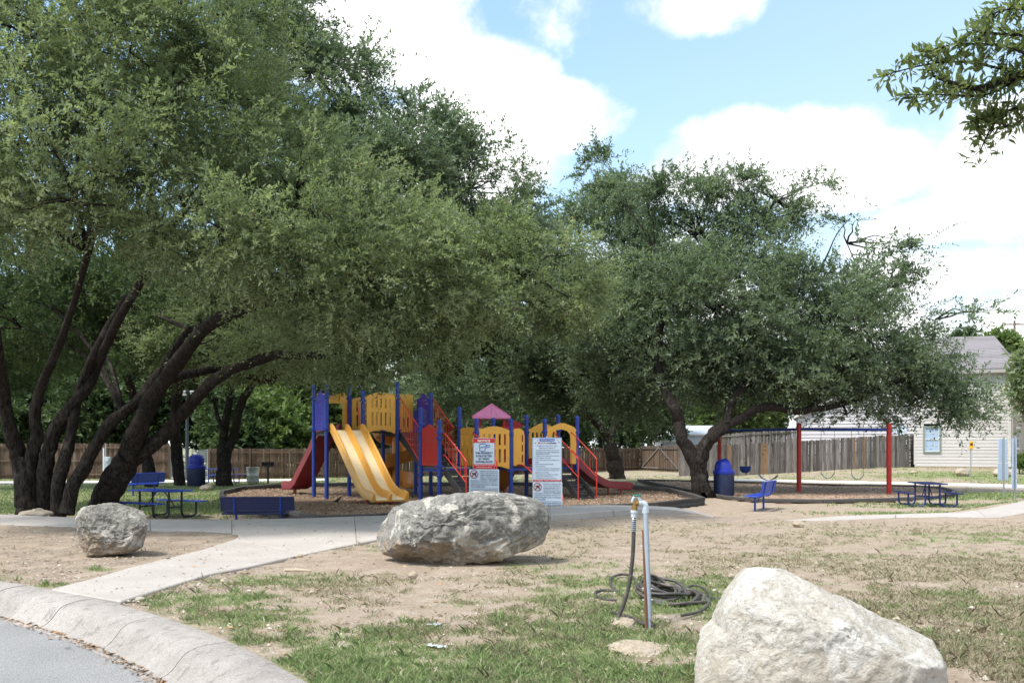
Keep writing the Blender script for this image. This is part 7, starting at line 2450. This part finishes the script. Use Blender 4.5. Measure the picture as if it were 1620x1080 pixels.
oak('slender leaning live oak right of the many stemmed one at far left', (97, 812),
    [([(92, 811, d0 - .4), (94, 754, d0 - .4), (111, 699, d0), (117, 652, d0), (128, 610, d0), (160, 540, 24), (200, 470, 23)], 12, 6, 'trunk'), ([(106, 813, d0 - .5), (114, 771, d0 - .4), (139, 727, d0), (167, 679, d0), (194, 652, d0), (215, 636, d0), (250, 590, 25), (300, 520, 25)], 12, 6, 'limb')],
    [lobe(210, 490, 28, 160, 75), lobe(90, 530, 30, 160, 55, w=.8), lobe(20, 470, 28, 180, 75, w=1), lobe(330, 520, 28, 130, 60), lobe(-80, 520, 29, 120, 70, w=.7)],
    6500, 'leaf_deep', .120, .055, 13, .40, 103, nbr=50, br_r=.05, cpl=60, clump=.22)  # dark leaf colour paints in the shade beneath the front crowns
oak('big leaning live oak whose long limb reaches right over the slides', (165, 800),
    [([(163, 796, d0 + 1), (189, 749, d0 + .7), (206, 716, d0 + .4)], 23, 19, 'trunk'), ([(204, 722, d0 + .4), (215, 690, d0 + .2), (226, 660, d0), (240, 632, d0), (262, 600, 24), (290, 560, 23), (330, 515, 22), (400, 482, 21), (470, 470, 20), (560, 450, 19)], 17, 7, 'limb'),
     ([(196, 738, d0 + .6), (238, 708, d0 + .4), (266, 680, d0 + .2), (300, 640, d0), (345, 598, 24), (390, 575, 23.5), (440, 562, 23), (520, 560, 22), (600, 520, 21)], 12, 6, 'limb'), ([(262, 600, 24), (310, 590, 24.5), (350, 585, 25), (430, 605, 25.5)], 8, 4, 'limb')],
    [lobe(400, 370, 17.5, 170, 95), lobe(560, 415, 18, 170, 95), lobe(560, 500, 20, 130, 55), lobe(700, 450, 19, 150, 85), lobe(830, 440, 20, 125, 72), lobe(640, 530, 20.5, 130, 55), lobe(400, 520, 28, 180, 60, w=1), lobe(470, 300, 19.5, 150, 90), lobe(760, 385, 21, 100, 50, w=.8), lobe(590, 340, 21, 120, 60, w=.8), lobe(900, 470, 21, 62, 42, w=1), lobe(590, 592, 22, 70, 20, w=1.1), lobe(470, 552, 24.5, 130, 42, w=.9), lobe(330, 560, 26, 90, 34, w=.7)],
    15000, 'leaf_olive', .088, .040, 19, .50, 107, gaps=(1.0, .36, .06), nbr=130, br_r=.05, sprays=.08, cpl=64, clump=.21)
# ---- second row
def mid_oak(label, px, py, r, lobes, n, seedv, mt='leaf_blue', fork=None, L=.13, d=None, lean=0, nl=12, tw=.55, nbr=50, **kw):
    d = d or dof(py)
    top = max(l[0][2] for l in lobes)
    st = fork or [([(px, py, d), (px + lean * .4, py - 50, d), (px + lean, py - 110, d), (px + lean * 1.5, py - 170, d)], r, r * .6, 'trunk')]
    return oak(label, (px, py), st, lobes, n, mt, L, L * .46, nl, tw, seedv, nbr=nbr, br_r=.07, **kw)


mid_oak('tall dark live oak rising behind the left picnic table', 285, 766, 10, [lobe(505, 135, 34, 125, 95), lobe(615, 240, 34, 140, 90), lobe(740, 300, 35, 110, 90), lobe(460, 50, 33, 95, 80), lobe(560, 320, 33, 190, 130), lobe(700, 400, 35, 150, 80), lobe(800, 350, 37, 70, 50), lobe(400, 150, 34, 130, 180)],
        14500, 201, 'leaf_blue', fork=[([(285, 767, 47), (280, 715, 47), (277, 671, 46.5), (283, 615, 46), (320, 520, 42), (400, 400, 38)], 10, 7, 'trunk'), ([(320, 520, 42), (450, 430, 38), (560, 330, 35)], 7, 4, 'limb'), ([(400, 400, 38), (480, 260, 36), (540, 160, 34)], 7, 4, 'limb')], L=.165, nl=14, tw=.6, nbr=110, cpl=60, sprays=.16, tri=True, clump=.2, gaps=(.55, .34, .10))
mid_oak('forked oak left of the slides, its trunk parting at waist height', 353, 768, 11, [lobe(400, 520, 44, 170, 65), lobe(560, 540, 42, 150, 55), lobe(700, 520, 40, 120, 60), lobe(300, 470, 44, 150, 80), lobe(640, 470, 40, 160, 70), lobe(560, 590, 36, 110, 26, w=.7)],
        9000, 203, 'leaf_deep', fork=[([(355, 768, 46.5), (355, 735, 46.5), (354, 708, 46.5)], 12, 11, 'trunk'), ([(354, 750, 46.5), (353, 715, 46.5), (354, 690, 46.5), (358, 660, 46), (366, 615, 46), (372, 560, 45)], 8, 5, 'limb'), ([(356, 750, 46.5), (359, 715, 46.5), (370, 690, 46.5), (380, 643, 46), (391, 621, 45.5), (412, 594, 45), (460, 560, 44)], 8, 5, 'limb'), ([(357, 690, 46), (345, 660, 46), (338, 630, 46)], 4, 2.5, 'limb')], L=.19, tw=.5, tri=True)
mid_oak('oak trunk standing behind the blue bench at left, crown merging with the grove', 236, 767, 11, [lobe(150, 540, 42, 150, 60), lobe(20, 560, 42, 150, 60), lobe(240, 420, 42, 170, 100), lobe(60, 420, 42, 200, 100), lobe(-120, 500, 44, 160, 120)],
        8000, 205, 'leaf_deep', fork=[([(238, 768, 45), (233, 727, 45), (226, 690, 45), (215, 640, 44.5), (190, 560, 43)], 11, 6, 'trunk')], L=.20, tw=.55, tri=True)
mid_oak('leaning oak left of the gate behind the playground', 976, 755, 12, [lobe(960, 420, 47, 110, 120), lobe(900, 520, 47, 130, 100), lobe(860, 610, 48, 110, 50), lobe(960, 590, 46, 110, 62), lobe(985, 330, 48, 40, 50, w=.9), lobe(900, 345, 50, 60, 40, w=.3), lobe(1020, 500, 48, 80, 90), lobe(760, 600, 50, 110, 50), lobe(950, 275, 48, 30, 32, w=1.3), lobe(740, 545, 46, 120, 50)],
        13000, 207, 'leaf_blue', fork=[([(978, 756, 56), (972, 735, 56), (966, 710, 56), (962, 688, 56)], 13, 11, 'trunk'), ([(970, 730, 56), (962, 695, 56), (947, 673, 55.5), (929, 653, 55), (915, 620, 53), (890, 560, 50)], 8, 4, 'limb'), ([(970, 730, 56), (966, 695, 56), (978, 662, 56), (990, 642, 55), (1010, 625, 53), (1000, 540, 50)], 7, 4, 'limb')], L=.20, nl=13, tw=.68, nbr=120, cpl=44, sprays=.16, tri=True, clump=.24, gaps=(.5, .34, .12))
# ---- the right-hand oak
dr = 40.0
mid_oak('broad spreading live oak with a forked trunk beside the blue litter bin', 1111, 781, 17,
        [lobe(1100, 375, dr, 66, 46), lobe(1040, 410, dr, 100, 90), lobe(1185, 405, dr, 95, 62), lobe(1290, 440, dr, 76, 42), lobe(1360, 440, dr, 30, 22, w=1.2), lobe(1130, 490, dr - 1.5, 150, 100), lobe(1270, 520, dr - 1.5, 150, 90), lobe(1380, 520, dr, 90, 65),
         lobe(1020, 540, dr, 110, 90), lobe(1110, 578, dr - 2, 130, 46), lobe(1240, 592, dr - 2, 140, 40), lobe(1370, 585, dr - 1, 130, 42), lobe(1455, 572, dr, 75, 40, w=1.3), lobe(1500, 618, dr - .5, 66, 40, w=1.5), lobe(1440, 640, dr - .5, 80, 26, w=1.2),
         lobe(1080, 310, dr, 55, 34, w=.9), lobe(1230, 318, dr, 60, 18, w=1.3), lobe(1290, 293, dr, 30, 7, w=2), lobe(1190, 300, dr, 14, 26, w=1.6), lobe(1130, 285, dr, 14, 24, w=1.6), lobe(985, 300, dr + 3, 18, 38, w=1.5), lobe(1250, 340, dr, 40, 14, w=1.6), lobe(1345, 345, dr, 26, 7, w=1.6), lobe(1430, 400, dr, 36, 8, w=1.8), lobe(1340, 385, dr, 60, 18, w=1.1), lobe(1400, 383, dr, 30, 8, w=1.2), lobe(1400, 440, dr, 50, 20, w=1), lobe(1480, 505, dr, 60, 16, w=1.2), lobe(1545, 492, dr, 36, 8, w=1.3), lobe(1155, 300, dr, 40, 26), lobe(1535, 635, dr - .5, 32, 34, w=1.5), lobe(1170, 350, dr, 50, 26), lobe(1010, 620, dr + 2, 90, 40), lobe(1340, 655, dr - 1, 60, 10, w=.3)],
        17000, 211, 'leaf_blue',
        fork=[([(1111, 783, 35.5), (1108, 765, 35.5), (1105, 745, 35.5), (1102, 728, 35.5)], 18, 11, 'trunk'), ([(1106, 765, 35.5), (1102, 738, 35.5), (1090, 712, 35.6), (1078, 694, 35.7), (1074, 668, 36), (1067, 644, 36), (1056, 626, 36.5), (1040, 570, 38), (1050, 470, 39)], 12, 6, 'limb'),
              ([(1109, 765, 35.5), (1106, 738, 35.5), (1114, 708, 35.6), (1130, 687, 35.6), (1151, 671, 35.8)], 12, 10, 'limb'), ([(1150, 673, 35.7), (1153, 648, 36), (1163, 626, 36), (1185, 590, 37), (1190, 500, 38.5), (1150, 400, 39.5)], 8, 4, 'limb'),
              ([(1149, 672, 35.7), (1175, 661, 36), (1193, 648, 36), (1222, 643, 36.5), (1254, 650, 37), (1280, 647, 37), (1296, 630, 37), (1330, 590, 38), (1370, 560, 39)], 8, 4, 'limb'), ([(1280, 647, 37), (1330, 640, 38), (1400, 610, 38.5), (1470, 590, 39)], 5, 3, 'limb')],
        L=.165, nl=18, tw=.80, gaps=(.62, .40, .13), nbr=320, cpl=56, sprays=.20, shell=.5, clump=.24)


# ---- trees beyond the fences
def far_tree(label, px, d, ytop, ybot, rpx, mt, seedv, n=900, L=.26, trunk='oak_bark', fork=2, nl=11, tw=.8):
    ym = (ytop + ybot) / 2
    rs = random.Random(seedv)
    lobes = [lobe(px + rs.uniform(-.45, .45) * rpx, ym + rs.uniform(-.45, .45) * (ybot - ytop) * .6, d + rs.uniform(-1, 1), rpx * rs.uniform(.42, .65), (ybot - ytop) * rs.uniform(.28, .40)) for _ in range(8)]
    b0 = Vector((*XY(px, d), 0)); b0.z = g1(b0.x, b0.y)
    root = thing('tree', label, 'tree', tuple(b0), group='trees beyond the fences'); O = tuple(b0)
    top = W(px + rs.uniform(-.2, .2) * rpx, ym, d)
    limb(root, O, [b0 + Vector((0, 0, -.3)), b0.lerp(top, .4) + Vector((rs.uniform(-.4, .4), 0, 0)), top], .24, .10, 'trunk', trunk, n=10, flare=.4)
    for i in range(fork):
        a = b0.lerp(top, rs.uniform(.25, .5)); e = Vector(lobes[i][0]); limb(root, O, [a, a.lerp(e, .5) + Vector((0, 0, .3)), e], .12, .05, 'limb', trunk, n=8)
    cc, _ = crown(root, O, lobes, n, mt, L, L * .6, nl, tw, seedv, cpl=26, bare=False, clump=.40, shell=.35, tri=True)
    branches(root, O, [tuple(b0.lerp(top, t)) for t in (.5, .75, 1)], cc, 22, .06, seedv, trunk)
    return root


for i, a in enumerate([
    ('dark evergreen tree beyond the fence at the far left', -60, 66, 470, 712, 130, 'leaf_deep'), ('shaded tree beyond the fence seen between the left oak stems', 90, 68, 500, 708, 120, 'leaf_deep'),
    ('bushy dark tree beyond the fence behind the leaning oak', 225, 64, 520, 712, 100, 'leaf_deep'), ('mid green tree behind the chain link gate', 310, 66, 540, 712, 85, 'leaf_deep'), ('tall dark tree far behind the picnic table', 250, 82, 440, 700, 150, 'leaf_deep'), ('tall dark tree far behind the many stemmed oak', 30, 84, 440, 700, 170, 'leaf_deep'), ('tall dark tree far behind the forked oak', 390, 84, 450, 700, 120, 'leaf_deep'), ('low dark tree at the fence behind the blue lidded bin', 365, 60, 610, 722, 55, 'leaf_deep'), ('low dark bush tree at the fence left of the utility box', 130, 60, 610, 722, 80, 'leaf_deep'), ('low dark tree at the fence end at the far left', -40, 60, 600, 722, 90, 'leaf_deep'),
    ('bright green spreading tree just beyond the fence right of the forked oak', 432, 61, 628, 722, 68, 'leaf_bright'), ('tall dark tree behind the bright green one', 440, 74, 500, 700, 110, 'leaf_deep'),
    ('pale barked tree behind the perforated blue panel', 500, 65, 560, 706, 58, 'leaf_bright'), ('leafy tree behind the yellow bridge', 590, 68, 560, 705, 90, 'leaf_blue'),
    ('grey green tree behind the pink roof', 700, 66, 560, 700, 85, 'leaf_blue'), ('large soft green tree behind the low deck', 790, 70, 540, 712, 95, 'leaf_blue'),
    ('dark tree between the pink roof and the leaning oak', 870, 76, 580, 712, 80, 'leaf_deep'), ('bushy dark tree behind the leaning oak and the grey fence', 960, 84, 560, 722, 90, 'leaf_deep'), ('dense tree behind the wooden gate', 1035, 92, 560, 708, 70, 'leaf_deep'),
    ('bright green tree in the fork of the right hand oak', 1150, 104, 590, 692, 75, 'leaf_bright'), ('second bright tree behind the swing beam', 1222, 108, 600, 694, 62, 'leaf_bright'), ('tall dark tree far behind the right hand oak', 1110, 118, 520, 690, 110, 'leaf_deep'),
    ('dark tree top showing over the house roofs', 1530, 105, 532, 600, 40, 'leaf_deep'), ('sunlit yellow green tree behind the main house roof', 1590, 98, 530, 600, 38, 'leaf_bright'), ('tree beside the brick side of the house at the right edge', 1646, 54, 545, 635, 30, 'leaf_olive'), ('dark tree beyond the pale house', 1330, 100, 560, 690, 90, 'leaf_deep')]):
    far_tree(*a, seedv=300 + i * 3, n=2300 if a[2] < 80 else 1500, trunk='pale_bark' if a[6] == 'leaf_bright' else 'oak_bark', L=.36 if a[2] < 80 else .46)
bu = thing('shrub', 'clipped green bush beside the brick wall at the right edge', 'shrub', tuple(W(1618, 742, 53)))
crown(bu, tuple(bu.location), [lobe(1616, 728, 53, 10, 11), lobe(1630, 726, 53, 11, 12)], 900, 'leaf_bright', .09, .05, 9, .22, 401, cpl=20, bare=False, name='foliage')
mb = MB(tuple(bu.location)); q = Vector(bu.location)
for dx in (-.15, .1, .4): mb.tube([q + Vector((dx, 0, -.3)), q + Vector((dx * 1.8, .1, .6))], .03, 6)
mb.build('stem', MATS['oak_bark'], bu, smooth=True)

# ---- the near tree whose branch hangs into the top right corner
nb = Vector((6.2, 5.6, 0))
root = thing('oak_tree', 'near oak out of frame whose leafy branch hangs into the top right corner', 'tree', tuple(nb)); O = tuple(nb)
limb(root, O, [nb + Vector((0, 0, -.3)), nb + Vector((.05, .1, 1.6)), nb + Vector((-.1, .2, 3.2))], .24, .17, 'trunk', flare=.5)
f0 = nb + Vector((-.1, .2, 3.1))
NEAR = [([f0, W(1900, 60, 5.8), W(1720, 100, 5.6), W(1620, 118, 5.5), W(1545, 140, 5.45), W(1470, 118, 5.4)], .07, .006), ([W(1760, 90, 5.6), W(1680, 60, 5.5), W(1600, 55, 5.4), W(1540, 50, 5.35)], .018, .004), ([W(1700, 105, 5.6), W(1630, 160, 5.6), W(1580, 185, 5.6), W(1550, 240, 5.6)], .014, .003),
        ([W(1620, 118, 5.5), W(1560, 150, 5.5), W(1500, 150, 5.45), W(1436, 150, 5.4)], .009, .003), ([W(1620, 118, 5.5), W(1540, 100, 5.5), W(1480, 100, 5.45), W(1405, 117, 5.4)], .009, .003), ([W(1650, 110, 5.5), W(1600, 75, 5.4), W(1520, 70, 5.4), W(1470, 80, 5.4)], .009, .003), ([W(1660, 150, 5.6), W(1600, 200, 5.6), W(1570, 180, 5.6), W(1540, 190, 5.6)], .008, .003),
        ([W(1680, 60, 5.5), W(1630, 20, 5.5), W(1600, 15, 5.5), W(1570, 22, 5.5)], .008, .003)]
tb, td, tl = [], [], []
r2 = np.random.default_rng(77)
for pts, a, b_ in NEAR:
    limb(root, O, pts, a, b_, 'limb', n=7, wob=.04)
    q = catmull([tuple(p) for p in pts], 8)
    for i in range(len(q) - 1):
        if q[i][0] > 3.35: continue
        for _ in range(2):
            p_ = np.array(q[i]) + (np.array(q[i + 1]) - np.array(q[i])) * r2.random()
            dd = np.array(q[i + 1]) - np.array(q[i]); dd = dd / (np.linalg.norm(dd) + 1e-9)
            v = dd * .8 + r2.normal(0, .55, 3); v /= np.linalg.norm(v)
            tip = p_ + v * .16
            if HY - (tip[2] - EYE) / tip[1] * F > 266: continue
            tb.append(p_); td.append(v); tl.append(r2.uniform(.04, .13) * (1 + .3 * (q[i][0] > 2.75)))
V, rv = leaf_cloud(np.array(tb), np.array(td), np.array(tl), 6, .062, .025, 78)
me = np_mesh('crown', V - np.array(O), np.arange(len(V)).reshape(-1, 4), MATS['leaf_near'], rnd=np.clip(rv, 0, 1)); link('crown', me, root)
V, Fc = twig_tubes(np.array(tb), np.array(td), np.array(tl), .003)
me = np_mesh('twigs', V - np.array(O), Fc, MATS['oak_bark']); q = link('twigs', me, root); q['kind'] = 'stuff'
# the rest of that tree, beyond the frame
cc, _ = crown(root, O, [((6.6, 5.6, 5.2), (2.0, 1.9, 1.4), 1), ((7.4, 4.4, 4.6), (1.8, 1.6, 1.2), 1)], 1500, 'leaf_near', .06, .025, 10, .3, 79, cpl=20, bare=False, name='upper_crown')
branches(root, O, [tuple(f0)], cc, 20, .05, 80)
